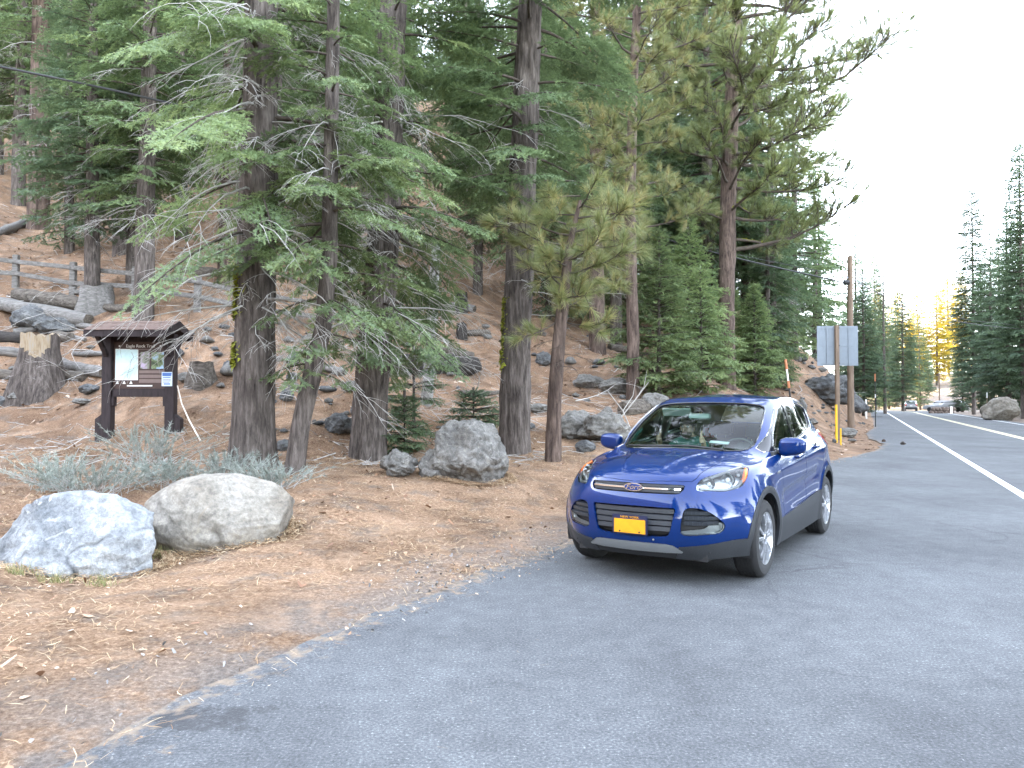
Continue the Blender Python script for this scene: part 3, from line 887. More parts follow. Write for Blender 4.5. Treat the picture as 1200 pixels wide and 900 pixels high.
def pine_crown(seed, xy, z0, h, Rmax, n, tuft, sub=(5, 9), elev=(.0, .6), tint=.45, profile=lambda f: 1, sector=None, extra=()):
    rg = np.random.default_rng(seed); tw, limbs = Twigs(), []
    for k in range(n + len(extra)):
        f = (k + rg.random()) / n; z = z0 + (h - z0) * f
        az = k * 2.4 + rg.normal(0, .5); ex = extra[k - n] if k >= n else None
        if ex: z, az = ex[0], ex[1]
        elif sector is not None and not sector(az % 6.283, z, rg): continue
        L = ex[2] if ex else Rmax * profile(f) * rg.uniform(.6, 1.1)
        x, y = xy(z); e = ex[3] if ex else rg.uniform(*elev)
        pts = [np.array((x, y, z))]; d = np.array((math.cos(az), math.sin(az), e - .15)); m = 7
        for i in range(m - 1):
            d = d + np.array((rg.normal(0, .16), rg.normal(0, .16), rg.normal(.08, .10))); d /= np.linalg.norm(d); pts.append(pts[-1] + d * L / (m - 1))
        pts = np.array(pts); limbs.append((pts, np.linspace(.008 + .012 * L, .006, m)))
        tw.add(pts[-1], pts[-1] - pts[-2], .2, tint + rg.normal(0, .1))
        for j in range(int(rg.integers(*sub) * max(L, .6))):
            s = rg.uniform(.35, .98); q = s * (m - 1); i = min(int(q), m - 2); p = pts[i] + (pts[i + 1] - pts[i]) * (q - i)
            d2 = (pts[i + 1] - pts[i]); d2 = d2 / np.linalg.norm(d2) * .7 + rg.normal(0, .55, 3) + np.array((0, 0, .35)); d2 /= np.linalg.norm(d2)
            l2 = rg.uniform(.16, .55) * (.5 + .3 * L)
            mid = p + d2 * l2 * .5; d3 = d2 + np.array((0, 0, .35)); d3 /= np.linalg.norm(d3); e2 = mid + d3 * l2 * .5
            limbs.append((np.array((p, mid, e2)), np.array((.007, .006, .005))))
            tw.add(e2, d3, .2, tint + rg.normal(0, .12))
            if rg.random() < .45:
                d4 = d3 + rg.normal(0, .5, 3); d4 /= np.linalg.norm(d4); e3 = mid + d4 * l2 * .6
                limbs.append((np.array((mid, e3)), np.array((.006, .005)))); tw.add(e3, d4, .2, tint + rg.normal(0, .12))
    V, t = tw.tufts(seed + 1, **tuft)
    return V, t, limbs

def place(px, py): return ground_at(px, py)

def path_to(base, tops, D=None):
    """trunk axis from the base through spots seen in the photograph at about the same distance"""
    D = D or base.y
    pts = [(0, 0, -.35), (0, 0, 0)]
    for px, py in tops:
        p = at_depth(px, py, D); pts.append((p.x - base.x, p.y - base.y, p.z - base.z))
    return pts

# --- the close trees
def close_fir(label, px, py, tops, r0, rtop, h, crown, dead, seed, mossy=None, **kw):
    b = place(px, py); path = path_to(b, tops)
    p1, p0 = np.array(path[-1]), np.array(path[-2])
    dv = (p1 - p0) / (p1[2] - p0[2]); path.append(tuple(p1 + dv * max(h - p1[2], .5)))
    z = np.array([p[2] for p in path]); rad = np.interp(z, [0, path[-2][2], h], [r0, rtop, .03])
    t = fir_tree('fir_tree', label, b, path, rad, crown, dead, sides=kw.pop('sides', 44), furrow=kw.pop('furrow', .11), step=kw.pop('step', .11), seed=seed, **kw)
    if mossy: moss_on(t, path, rad, *mossy, seed=seed)
    return t
close_fir('thick grey fir with moss down its left edge just right of the kiosk', 296, 545, [(297, 450), (300, 330), (303, 200), (306, 60), (307, -20)], .34, .25, 17,
          dict(h=17, z0=3.0, zfull=4.6, Rmax=3.2, grain=1.0, per=5, whorl=.44, gap=.42, droop=.62, elev=.0, coarse_above=8.5, tint=.52,
               sector=lambda az, rg: (math.cos(az) < -.1 and rg.random() < .75) or (math.cos(az) > .3 and math.sin(az) < .3 and rg.random() < .55)),
          dict(n=120, z=(2.3, 7.6), L=(.7, 2.6), droop=.5), 11, (1.6, 3.2, math.pi + .35, .30, 1500), flare=.45)
close_fir('slender leaning fir right beside the thick mossy trunk', 345, 552, [(352, 500), (366, 440), (379, 380), (386, 300), (388, 160), (390, 40)], .145, .10, 13,
          dict(h=13, z0=1.6, zfull=3.6, Rmax=1.9, grain=1.3, per=4, whorl=.46, gap=.30, droop=.55, elev=.02, coarse_above=8.5, tint=.5),
          dict(n=36, z=(1.4, 6.0), L=(.5, 1.7), droop=.55), 23, sides=24)
close_fir('broad grey fir with drooping boughs behind the small round boulder', 430, 537, [(436, 450), (446, 330), (453, 220), (459, 60), (462, -20)], .335, .24, 18,
          dict(h=18, z0=2.1, zfull=4.2, Rmax=2.7, grain=1.05, per=5, whorl=.46, gap=.44, droop=.58, elev=.02, coarse_above=9, tint=.42),
          dict(n=120, z=(2.0, 7.6), L=(.6, 2.5), droop=.5), 31, mat_f='fir', flare=.35)
t3 = close_fir('tall straight fir trunk rising bare behind the big lichened boulder', 603, 532, [(604, 440), (608, 320), (613, 200), (622, 0)], .315, .24, 22,
          dict(h=22, z0=5.6, zfull=11, Rmax=3.6, grain=1.5, per=6, whorl=.5, gap=.18, droop=.35, coarse_above=10, tint=.28),
          dict(n=14, z=(3.0, 8.0), L=(.4, 1.5), droop=.3), 41, (1.7, 3.2, math.pi + .2, .25, 420), flare=.22)
# the small pine in front of it, and a fuller one behind
b = place(648, 541); path = path_to(b, [(650, 470), (655, 400), (661, 340), (668, 285), (680, 235)])
rad = np.interp([p[2] for p in path], [0, 3, path[-1][2]], [.145, .11, .03])
root = tag(empty('pine_tree', b), 'thin crooked small pine with long tufted needles between the bare fir and the car', 'tree')
trunk_obj(path, rad, M['bark_pine'], root, 3, 26, .12, .12, step=.1)
V, t, limbs = pine_crown(51, line_xy(path), 2.5, path[-1][2] + .1, 1.25, 26, dict(n=62, nl=.27, w=.0085, back=.16), (6, 11), (-.35, .5), .55, lambda f: .75 + .35 * math.sin(3.1 * f))
c = tri_obj('crown', V, t, M['pine'], root); tag(tubes_obj('limbs', limbs, M['twig_dark'], c, 5), kind='stuff')
rg = np.random.default_rng(5)
for k in range(6):
    out = []; zz_ = 1.75 + .12 * k; dead_branch(rg, line_xy(path)(zz_) + (zz_,), rg.uniform(0, 6.28), rg.uniform(.3, .7), .2, out)
    tubes_obj('dead_branch', out, M['twig_dark'], root, 3)
b = ground_at(742, 470); b.z -= .1; path = path_to(b, [(742, 400), (738, 250), (742, 100), (748, -20)]); path.append((path[-1][0], path[-1][1], 25)); rad = np.interp([p[2] for p in path], [0, 10, 25], [.20, .14, .03])
root = tag(empty('pine_tree', b), 'bushy olive green pine filling the gap between the bare fir and the scaly pine', 'tree')
trunk_obj(path, rad, M['bark_pine'], root, 4, 18, .12, .10, step=.2)
V, t, limbs = pine_crown(53, line_xy(path), 3.4, 24.6, 2.7, 150, dict(n=60, nl=.27, w=.011, back=.18), (6, 10), (-.15, .5), .55, lambda f: .7 + .35 * math.sin(3.1 * f), lambda az, z, r: math.cos(az) < .3 or z > 5)
c = tri_obj('crown', V, t, M['pine'], root); tag(tubes_obj('limbs', limbs, M['twig_dark'], c, 5), kind='stuff')

# the big pine behind the car with limbs reaching out over the road
b = place(851, 452); path = path_to(b, [(851, 380), (853, 250), (858, 100), (862, -10)])
path.append((path[-1][0] + .15, path[-1][1], 30)); zz = [p[2] for p in path]; rad = np.interp(zz, [0, 14, 30], [.36, .27, .05])
root = tag(empty('pine_tree', b), 'tall scaly pine with mossy limbs reaching towards the white sky', 'tree')
trunk_obj(path, rad, M['bark_pine'], root, 9, 26, .2, .10, step=.25)
V, t, limbs = pine_crown(61, line_xy(path), 6.0, 29.5, 5.2, 120, dict(n=80, nl=.30, w=.012, back=.26), (9, 14), (-.15, .3), .30, lambda f: .72 + .35 * math.sin(3.1 * f),
                         lambda az, z, r: math.cos(az) > -.2 or z > 11 or r.random() < .5,
                         [(5.6, -.1, 5.4, .1), (8.2, -.25, 4.6, -.1), (10.2, .05, 6.6, .15), (11.6, -.12, 6.9, .1), (13.4, .1, 6.2, .1), (12.4, .5, 5.5, .1), (9.2, .3, 5.0, .0), (7.0, .2, 4.4, .1)])
limbs = [(q, np.maximum(r_ * 1.4, .013)) for q, r_ in limbs]
c = tri_obj('crown', V, t, M['pine'], root); tag(tubes_obj('limbs', limbs, M['twig_dark'], c, 5), kind='stuff')
rg = np.random.default_rng(6); mv, mt = [], []
for pts, rr in limbs:
    if len(pts) > 4 and rg.random() < .6:
        n = 90; s = rg.uniform(0, 3.2, n); i = s.astype(int); p = pts[i] + (pts[i + 1] - pts[i]) * (s - i)[:, None] + np.array((0, 0, .035))
        e = rg.normal(0, .035, (n, 3)); f = rg.normal(0, .035, (n, 3)); mv.append(np.stack([p - e, p + e, p + f], 1).reshape(-1, 3)); mt.append(np.repeat(rg.random(n), 3))
tag(tri_obj('moss', np.concatenate(mv), np.concatenate(mt), M['moss'], root), kind='stuff')

# saplings among the boulders
close_fir('knee high fir sapling behind the small round boulder', 474, 534, [(474, 505)], .018, .012, 1.25, dict(h=1.2, z0=.12, zfull=.3, Rmax=.72, grain=.8, per=6, whorl=.13, droop=.12, elev=.1, tint=.28), None, 71, sides=8, furrow=0, step=.1, mat_f='fir_blue')
close_fir('thin young fir with spaced flat boughs between grey pole and bare fir', 485, 505, [(485, 440), (484, 380)], .035, .022, 3.3, dict(h=3.3, z0=.4, zfull=.8, Rmax=1.15, grain=1.0, per=4, whorl=.30, droop=.12, elev=.12, gap=.25, tint=.30), dict(n=12, z=(.3, 1.9), L=(.2, .6), droop=.3), 72, sides=10, furrow=0, step=.1, mat_f='fir_blue')
close_fir('low dark fir sapling spreading behind the big lichened boulder', 555, 505, [(555, 490)], .02, .015, 1.0, dict(h=1.0, z0=.1, zfull=.25, Rmax=.95, grain=.95, per=6, whorl=.14, droop=.12, elev=.1, tint=.2), None, 73, sides=8, furrow=0, step=.1, mat_f='fir_blue')

# --- dense young firs behind the car
def young(seed, h, Rm):
    path = [(0, 0, -.3), (0, 0, 0), (0.03, 0, h)]
    return fir_tree('young_fir', None, (0, 0, 0), path, [.09, .08, .01], dict(h=h, z0=.15, zfull=h * .16, Rmax=Rm, grain=1.75, per=8, whorl=.27, droop=.30, elev=.14, tint=.55, cone=.85), None, sides=10, furrow=0, seed=seed)
YG = 'dense young firs behind the car'
protos = [young(81, 5.2, 1.9), young(82, 4.2, 1.75)]
spots = [(772, 462, 0, 1.0, 'bushy young fir right behind the windscreen side of the car'), (822, 460, 1, 1.0, 'wide young fir directly above the blue car roof'), (885, 462, 0, .98, 'dense young fir by the snow stake behind the car tail'),
         (858, 448, 1, 1.05, 'young fir at the foot of the scaly pine'), (915, 455, 1, .62, 'smallest of the dense young firs, next to the snow stake'), (808, 438, 0, 1.2, 'tallest young fir behind the others, left of the scaly pine'), (905, 430, 0, 1.25, 'tall young fir rearmost at the foot of the cut bank')]
used = [0, 0]
for i, (px, py, k, s, lab) in enumerate(spots):
    o = protos[k] if not used[k] else copy_tree(protos[k]); used[k] = 1
    g = ground_at(px, py); o.location = g; o.rotation_euler = (0, 0, i * 1.7); o.scale = (s, s, s); tag(o, lab, 'tree', YG)

# --- grown trees up the slope: a few kinds, copied with all their parts
def kind_fir(seed, h, z0, Rm, grain, r, mat_f, per=5, whorl=.62, gap=.12, dead=None, mat_b='bark_grey', tint=.35, name='fir_tree', droop=.34, zf=None, cone=.85, sides=14):
    path = [(0, 0, -1.0), (0, 0, 0), (.1, .05, h * .5), (.05, 0, h)]
    return fir_tree(name, None, (0, 0, 0), path, [r * 1.02, r, r * .62, .02], dict(h=h, z0=z0, zfull=zf or z0 + h * .15, Rmax=Rm, grain=grain, per=per, whorl=whorl, gap=gap, droop=droop, elev=.04, tint=tint, cone=cone), dead, mat_b, mat_f, sides=sides, furrow=.06, step=.45, seed=seed)
DD = dict(n=26, z=(2.5, 9), L=(.8, 2.2), droop=.4)
K = {
 'mid1': kind_fir(101, 21, 3.6, 3.0, 2.1, .33, 'fir', dead=DD, tint=.35, per=6, whorl=.5),
 'mid2': kind_fir(102, 19, 3.0, 2.8, 2.1, .30, 'fir_blue', dead=DD, tint=.4, gap=.12, per=6, whorl=.5),
 'mid3': kind_fir(103, 23, 6.5, 3.0, 2.1, .36, 'fir', dead=DD, tint=.28, gap=.2, mat_b='bark_pine'),
 'low1': kind_fir(104, 16, 1.2, 3.0, 2.5, .22, 'fir', tint=.4, per=6, whorl=.6),
 'low2': kind_fir(105, 13, .8, 2.5, 2.4, .19, 'fir_blue', tint=.45, per=6, whorl=.55),
 'far1': kind_fir(111, 24, 2.0, 3.9, 3.4, .30, 'fir_far', per=8, whorl=.55, gap=.08, mat_b='bark_far', droop=.30, sides=8, cone=0.7),
 'far2': kind_fir(112, 26, 3.0, 2.9, 3.0, .24, 'fir_far', per=9, whorl=.42, gap=.08, mat_b='bark_far', droop=.25, sides=8, cone=.456),
 'far3': kind_fir(113, 20, 1.0, 3.6, 3.4, .25, 'fir_far', per=8, whorl=.5, gap=.06, mat_b='bark_far', droop=.30, sides=8, cone=0.7),
 'far4': kind_fir(114, 27, 2.2, 2.5, 3.2, .26, 'fir_far', per=6, whorl=.7, gap=.25, mat_b='bark_far', droop=.2, sides=8, cone=0.55),
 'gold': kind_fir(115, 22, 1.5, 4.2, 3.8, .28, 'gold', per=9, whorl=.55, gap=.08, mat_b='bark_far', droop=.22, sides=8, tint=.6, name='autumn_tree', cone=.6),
}
_used = set(); TREES = []
def grow(kind, loc, s, label, group=None, rz=None, name=None, sz=None):
    o = K[kind] if kind not in _used else copy_tree(K[kind]); _used.add(kind)
    o.location = loc; o.rotation_euler = (0, 0, rz if rz is not None else (len(TREES) * 2.399) % 6.283); o.scale = (s, s, sz or s)
    tag(o, label, 'tree', group); TREES.append((loc[0], loc[1])); return o
def seen(kind, px, py, D, s, label, group=None, **kw):
    p = at_depth(px, py, D); return grow(kind, (p.x, p.y, gz(p.x, p.y) - .05), s, label, group, **kw)
SL = 'trees standing on the hillside'
# left edge, in front to behind
for kind, px, py, s, lab in [
    ('mid1', 168, 373, .95, 'grey fir trunk rising behind the kiosk roof'), ('mid2', 108, 355, .85, 'fir growing out of a rotten stump by the rail fence'),
    ('mid3', 45, 268, 1.45, 'stout dark trunk uphill of the fence at far left'), ('mid1', 21, 240, 1.15, 'dark trunk uphill, just left of the stoutest one'),
    ('mid2', 155, 332, .72, 'slim trunk half hidden behind the kiosk fir'), ('mid3', 262, 333, .62, 'slim trunk uphill, left of the mossy fir'),
    ('mid3', 700, 412, .95, 'dark trunk uphill of the rock outcrop'), ('mid1', 722, 405, .8, 'second dark trunk uphill of the rock outcrop'), ('mid2', 560, 345, .8, 'fir with grey dead boughs left of the bare fir'),
    ('mid2', 375, 335, .7, 'slim trunk uphill between the leaning fir and the broad one'), ('mid3', 873, 430, .78, 'grey pine trunk with dead limbs right of the tall scaly pine'), ('mid1', 640, 345, .9, 'trunk uphill behind the thin crooked pine')]:
    g = ground_at(px, py); grow(kind, (g.x, g.y, g.z - .05), s, lab, SL)
# right flank of the wood, against the sky
for kind, px, D, s, lab in [('mid2', 905, 40, 1.0, 'blue green fir standing behind the scaly pine'), ('low1', 930, 47, 1.25, 'broad fir on the cut bank above the road'), ('mid1', 890, 52, 1.15, 'tall fir near the edge of the wood against the sky'),
    ('low2', 955, 60, 1.25, 'fir at the outer edge of the wood above the sign'), ('low1', 925, 66, 1.35, 'fir well up the bank behind the sign'), ('mid2', 962, 74, 1.1, 'last fir of the wood before the utility pole'), ('low2', 898, 38, .9, 'small dense fir on the bank left of the sign')]:
    seen(kind, px, 440, D, s, lab, SL)
rf = np.random.default_rng(91)
FL = [('low1', 'broad fir in the thick of the wood behind the scaly pine'), ('mid2', 'blue green fir in the thick of the wood behind the scaly pine'), ('low2', 'dense narrow fir in the thick of the wood behind the scaly pine'), ('mid1', 'tall fir in the thick of the wood behind the scaly pine')]
for i in range(44):
    px = rf.uniform(650, 962) if i % 3 else rf.uniform(820, 968); D = rf.uniform(34, 80) if px < 880 else rf.uniform(44, 85); X = (px - 600) / 900 * D
    if signed(np.array([[X, D]]), EDGE)[0] < 7.5 or any((X - a) ** 2 + (D - b_) ** 2 < 6.5 for a, b_ in TREES): continue
    k, lab = FL[i % 4]; grow(k, (X, D, gz(X, D) - .1), rf.uniform(1.15, 1.6), lab, 'firs crowding the slope behind the scaly pine')
# the rest of the hillside wood
rgt = np.random.default_rng(17); cnt = 0
for _ in range(4000):
    if cnt >= 150: break
    D = 30 + 110 * rgt.random() ** 1.3; px = rgt.uniform(-45, 985)
    X = (px - 600) / 900 * D
    u = signed(np.array([[X, D]]), EDGE)[0]
    if u < 9 or (D < 45 and 690 > px > 330 and rgt.random() < .72): continue
    if any((X - a) ** 2 + (D - b_) ** 2 < (2.3 + D * .022) ** 2 for a, b_ in TREES): continue
    kind = rgt.choice(['mid1', 'mid2', 'mid3', 'low1', 'low2'], p=[.24, .24, .20, .18, .14]) if D < 75 else rgt.choice(['far1', 'far2', 'far3', 'mid1', 'low1'], p=[.3, .2, .25, .15, .10])
    what = {'mid1': 'green fir with a bare lower trunk', 'mid2': 'blue green fir with sparse boughs', 'mid3': 'high crowned fir on a dark trunk', 'low1': 'full fir branched to the ground', 'low2': 'bushy fir branched to the ground', 'far1': 'distant full fir', 'far2': 'distant slim fir', 'far3': 'distant bushy fir'}[kind]
    grow(kind, (X, D, gz(X, D) - .1), rgt.uniform(.75, 1.2), what + ' up the hillside', 'firs up the wooded hillside'); cnt += 1
# beyond the bend and along the right side of the road
ro_ = np.random.default_rng(35)
RG = 'trees beyond the bend and right of the road'
for kind, px, D, s, lab in [
    ('far4', 1037, 95, 0.79, 'thin ragged fir left of the sunlit trees'), ('far3', 1012, 80, 0.77, 'short fir behind the utility pole'), ('far1', 1058, 118, 0.87, 'fir left above the white car on the road'), ('far3', 1078, 135, 0.84, 'fir above the white car on the road'),
    ('far3', 1050, 150, 1.02, 'fir in the gap behind the ragged one'), ('far1', 1004, 105, 1.02, 'fir standing close behind the utility pole'), ('far2', 1026, 130, 1.02, 'slim fir behind the ragged one'),
    ('far2', 1141, 88, 1.00, 'tall slender fir first on the right of the road'), ('far1', 1163, 80, 0.80, 'fir right of the tall slender one'), ('far3', 1150, 100, 0.98, 'bushy fir behind the tall slender one'), ('far1', 1182, 72, 0.84, 'dark fir above the roadside boulder'), ('far2', 1199, 66, 0.92, 'fir at the right edge with sunlit tips'), ('far3', 1215, 74, 1.02, 'fir cut by the right edge of the view'), ('far3', 1128, 108, 0.56, 'low fir behind the parked cars'),
    ('far1', 1172, 105, 1.02, 'fir in the second row right of the road'), ('far1', 1195, 95, 1.07, 'fir in the second row near the right edge'),
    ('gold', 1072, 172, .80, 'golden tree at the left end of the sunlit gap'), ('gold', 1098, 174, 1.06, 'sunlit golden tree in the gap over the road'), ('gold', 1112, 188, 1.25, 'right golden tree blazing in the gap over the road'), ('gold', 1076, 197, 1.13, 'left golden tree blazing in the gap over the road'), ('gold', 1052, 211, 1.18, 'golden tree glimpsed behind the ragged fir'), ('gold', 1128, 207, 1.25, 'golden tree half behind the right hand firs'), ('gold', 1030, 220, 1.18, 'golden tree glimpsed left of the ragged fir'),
    ('far1', 1088, 160, 0.43, 'shaded fir at the foot of the golden trees'), ('far3', 1120, 165, 0.43, 'shaded bushy fir right of the golden gap'), ('far2', 1066, 170, 0.50, 'shaded slim fir under the golden trees')]:
    seen(kind, px, 450, D, s, lab, RG)

for i in range(26):
    px = [1000, 1022, 1044][i % 3] + ro_.uniform(-14, 14); D = ro_.uniform(118, 185); X = (px - 600) / 900 * D; P_1 = np.array([[X, D]])
    if abs(signed(P_1, EDGE)[0]) < 3 or -11 < signed(P_1, EDGE)[0] < 3 or any((X - a) ** 2 + (D - b_) ** 2 < 7 for a, b_ in TREES): continue
    k = ['far3', 'far1', 'low2', 'far2'][i % 4]; grow(k, (X, D, gz(X, D) - .1), ro_.uniform(.6, 1.0), 'shaded fir in the dark belt of trees round the bend', 'firs round the bend')
# across the road and behind the viewpoint: the wood that the paintwork and windows reflect
ro = np.random.default_rng(33)
for i in range(88):
    if i < 26: q = road_pt(-45 + i * 4.2 + ro.uniform(-1.5, 1.5), OFF_R + ro.uniform(5, 22))
    elif i >= 40: q = road_pt(18 + (i - 40) * 1.6 + ro.uniform(-1, 1), OFF_R + ro.uniform(4, 9) + 7 * (i % 2))
    else: q = np.array((-16 + (i - 26) * 2.6 + ro.uniform(-1, 1), -16 - ro.uniform(0, 14)))
    if signed(q[None], EDGE)[0] > -12 and 26 <= i < 40 and abs(q[0]) < 9: q[1] -= 14
    if q[1] > 4 and q[0] / q[1] < .70: continue
    grow((['far1', 'far3', 'low1', 'far2'] if i < 40 else ['low1', 'far3', 'low2', 'low1'])[i % 4], (q[0], q[1], gz(q[0], q[1]) - .1), ro.uniform(.6, .95), 'tall fir of the wood across the road outside the view', 'firs across the road outside the view')
# ------------------------------------------------------------------ rocks
def rock(label, px, py, wpx, hpx, seed, mat='rock', depth=.8, sink=.14, ang=7, rough=.10, group=None, name='boulder', rz=None, sub=5, lobes=None, loc=None, size=None):
    g = loc if loc is not None else ground_at(px, py)
    if size is None:
        D = g.y; w, h = wpx / 900 * D, hpx / 900 * D
        size = (w, w * depth, h)
    rg = random.Random(seed)
    bm = bmesh.new(); bmesh.ops.create_icosphere(bm, subdivisions=sub, radius=1)
    planes = []
    for k in range(ang):
        n = Vector((rg.gauss(0, 1), rg.gauss(0, 1), rg.gauss(.1, .8))).normalized(); planes.append((n, rg.uniform(.62, .92)))
    sx, sy, sz = size[0] / 2, size[1] / 2, size[2] * (1 + sink)
    for v in bm.verts:
        p = v.co.copy()
        for n, d in planes:
            x = p.dot(n) - d
            if x > 0: p -= n * x * .92
        q = p * 1.3 + Vector((seed * 3.1, 0, 0))
        f = 1 + rough * noise.fractal(q * 1.5, 1, 2, 5) * 1.6 + rough * .55 * noise.noise(q * 5) + rough * .22 * noise.fractal(q * 9, .9, 2, 3)
        c = noise.noise(q * 2.6 + Vector((9, 4, 2)))
        f -= rough * .9 * max(0, .12 - abs(c)) / .12 * .35
        p *= f
        v.co = p
    xs = [v.co for v in bm.verts]
    for i, s in enumerate((sx, sy)):
        lo, hi = min(c[i] for c in xs), max(c[i] for c in xs)
        for c in xs: c[i] = ((c[i] - lo) / (hi - lo) * 2 - 1) * s
    lo, hi = min(c.z for c in xs), max(c.z for c in xs)
    for c in xs:
        t = (c.z - lo) / (hi - lo)
        c.z = (t ** (1.08 if sink < .4 else 1.0)) * sz - size[2] * sink
        k = 1 + .10 * (1 - t) ** 2
        c.x *= k; c.y *= k
    me = bpy.data.meshes.new(name); bm.to_mesh(me); bm.free()
    for p in me.polygons: p.use_smooth = True
    o = link(name, me, M[mat] if isinstance(mat, str) else mat, None, g, (0, 0, rz if rz is not None else rg.uniform(-.3, .3)))
    return tag(o, label, 'rock', group)

rock('big pale bluish white boulder at the left front of the roadside', 96, 668, 188, 90, 44, 'rock_white', .75, ang=10, rough=.05, sub=6, rz=.0, sink=.5)
rock('big smooth tan grey boulder right behind the white one', 254, 630, 174, 74, 47, 'rock_tan', .7, ang=4, rough=.03, sub=6, rz=-.1, sink=.5)
rock('big lumpy lichened boulder between the broad fir and the bare fir', 549, 557, 94, 66, 13, 'rock', .85, ang=4, rough=.10, sub=6, sink=.45)
rock('lower lumpy boulder leaning on the left side of the big lichened one', 508, 559, 36, 32, 23, 'rock', 1, ang=4, rough=.12, sub=5, sink=.35)
rock('small round grey boulder at the foot of the broad fir', 467, 558, 46, 31, 14, 'rock', .9, ang=6, rough=.12)
rock('dark angular rock between the leaning fir and the broad fir', 400, 508, 40, 23, 15, 'rock_dark', .8)
rock('black rock tucked behind the base of the thick mossy fir', 332, 529, 20, 14, 16, 'rock_dark', .9)
rock('rounded grey rock in the log pile at far left', 37, 386, 48, 29, 17, 'rock_dark', .8, ang=8)
rock('low grey slab of rock right of the rounded one in the log pile', 66, 390, 56, 19, 18, 'rock_dark', .7, ang=8)
rock('dark flat stone between the stump and the kiosk', 104, 463, 24, 12, 19, 'rock_dark', .9)
rock('bluish stone at the left foot of the cut stump', 20, 473, 22, 14, 20, 'rock', .9)
rock('pale flat stone left of the kiosk legs', 96, 474, 22, 7, 22, 'rock', .9)
rock('grey stone at the left edge below the stump', 2, 475, 14, 11, 24, 'rock_dark', .9)
rock('grey stone just right of the kiosk by the rotten stump', 216, 448, 18, 12, 25, 'rock', .9)
rock('dark stone uphill between the kiosk and the mossy fir', 269, 437, 15, 14, 26, 'rock_dark', .9)
rock('bluish dark stone right of the leaning fir', 336, 471, 17, 14, 27, 'rock_dark', .9)
rock('stone right of the mossy fir at the trail edge', 343, 449, 15, 11, 28, 'rock_dark', .9)
rock('long pale rock above the outcrop left of the car', 690, 454, 38, 16, 29, 'rock', .7)
rock('grey rock beside the long pale one', 722, 460, 42, 18, 30, 'rock', .7)
rock('pale rounded rock just over the car roof at its left end', 768, 482, 34, 22, 31, 'rock', .8)
rock('cracked slab of the outcrop nearest the thin pine', 676, 512, 50, 32, 32, 'rock', .7, ang=10, rough=.14)
rock('wide stepped block of the outcrop left of the car', 708, 516, 62, 34, 33, 'rock', .7, ang=10, rough=.14)
rock('small round stone below the outcrop', 686, 530, 24, 14, 34, 'rock_dark', .9)
rock('flat pale stone between the bare fir and the thin pine', 632, 483, 26, 10, 35, 'rock', .9)
rock('dark rock up behind the thin pine', 637, 428, 20, 16, 36, 'rock_dark', .9)
rock('large dark outcrop boulder behind the road sign', 968, 472, 66, 34, 37, 'rock_dark', .8, ang=9, rough=.15)
rock('dark boulder at the foot of the utility pole', 1000, 482, 34, 22, 38, 'rock_dark', .8, ang=8)
rock('flat grey rock lying beside the sign post', 991, 512, 26, 11, 39, 'rock', .8)
rock('upright grey rock behind the tail of the blue car', 940, 487, 12, 20, 40, 'rock', .9)
rock('large tan boulder beside the right edge of the road', 1173, 493, 42, 28, 41, 'rock_tan', .8, ang=6, rough=.07)
rock('grey rock low on the cut bank left of the sign', 950, 498, 18, 8, 42, 'rock', .9)
_rg = random.Random(4)
_protos = {}
for i in range(190):
    px = _rg.choice([_rg.uniform(-5, 480), _rg.uniform(240, 760), _rg.uniform(915, 1015)])
    py = _rg.uniform(385, 512) if px < 800 else _rg.uniform(455, 520)
    if px < 280 and py > 462: continue
    g = ground_at(px, py)
    if signed(np.array([[g.x, g.y]]), EDGE)[0] < .6: continue
    s = _rg.uniform(.10, .34) * (1 if _rg.random() < .85 else 1.9)
    k = _rg.randrange(6)
    if k not in _protos:
        o = rock(None, 0, 0, 0, 0, 60 + k, ['rock', 'rock_dark'][k % 2], name='stone', sub=2, loc=g, size=(1, .8, .5), ang=8); _protos[k] = o
    else:
        o = _protos[k].copy(); COL.objects.link(o); o.location = g
    o.rotation_euler = (0, 0, _rg.uniform(0, 6)); o.scale = (s, s * _rg.uniform(.7, 1), s * _rg.uniform(.6, 1.1))
    tag(o, 'loose grey stone among the needles on the slope', 'stone', 'loose stones on the slope')

for i in range(46):
    t = _rg.random() ** .8; px = 932 + (1034 - 932) * t + _rg.gauss(0, 5); py = 412 + (497 - 412) * t + _rg.gauss(0, 5)
    g = ground_at(px, py); s = _rg.uniform(5, 15) / 900 * g.y
    if signed(np.array([[g.x, g.y]]), EDGE)[0] < .6: continue
    o = _protos[_rg.randrange(6)].copy(); COL.objects.link(o); o.location = g; o.rotation_euler = (_rg.uniform(-.3, .3), _rg.uniform(-.3, .3), _rg.uniform(0, 6)); o.scale = (s, s * _rg.uniform(.6, 1), s * _rg.uniform(.7, 1.3))
    tag(o, 'grey block in the strip of fallen rock down the cut bank', 'stone', 'fallen rock blocks on the cut bank')
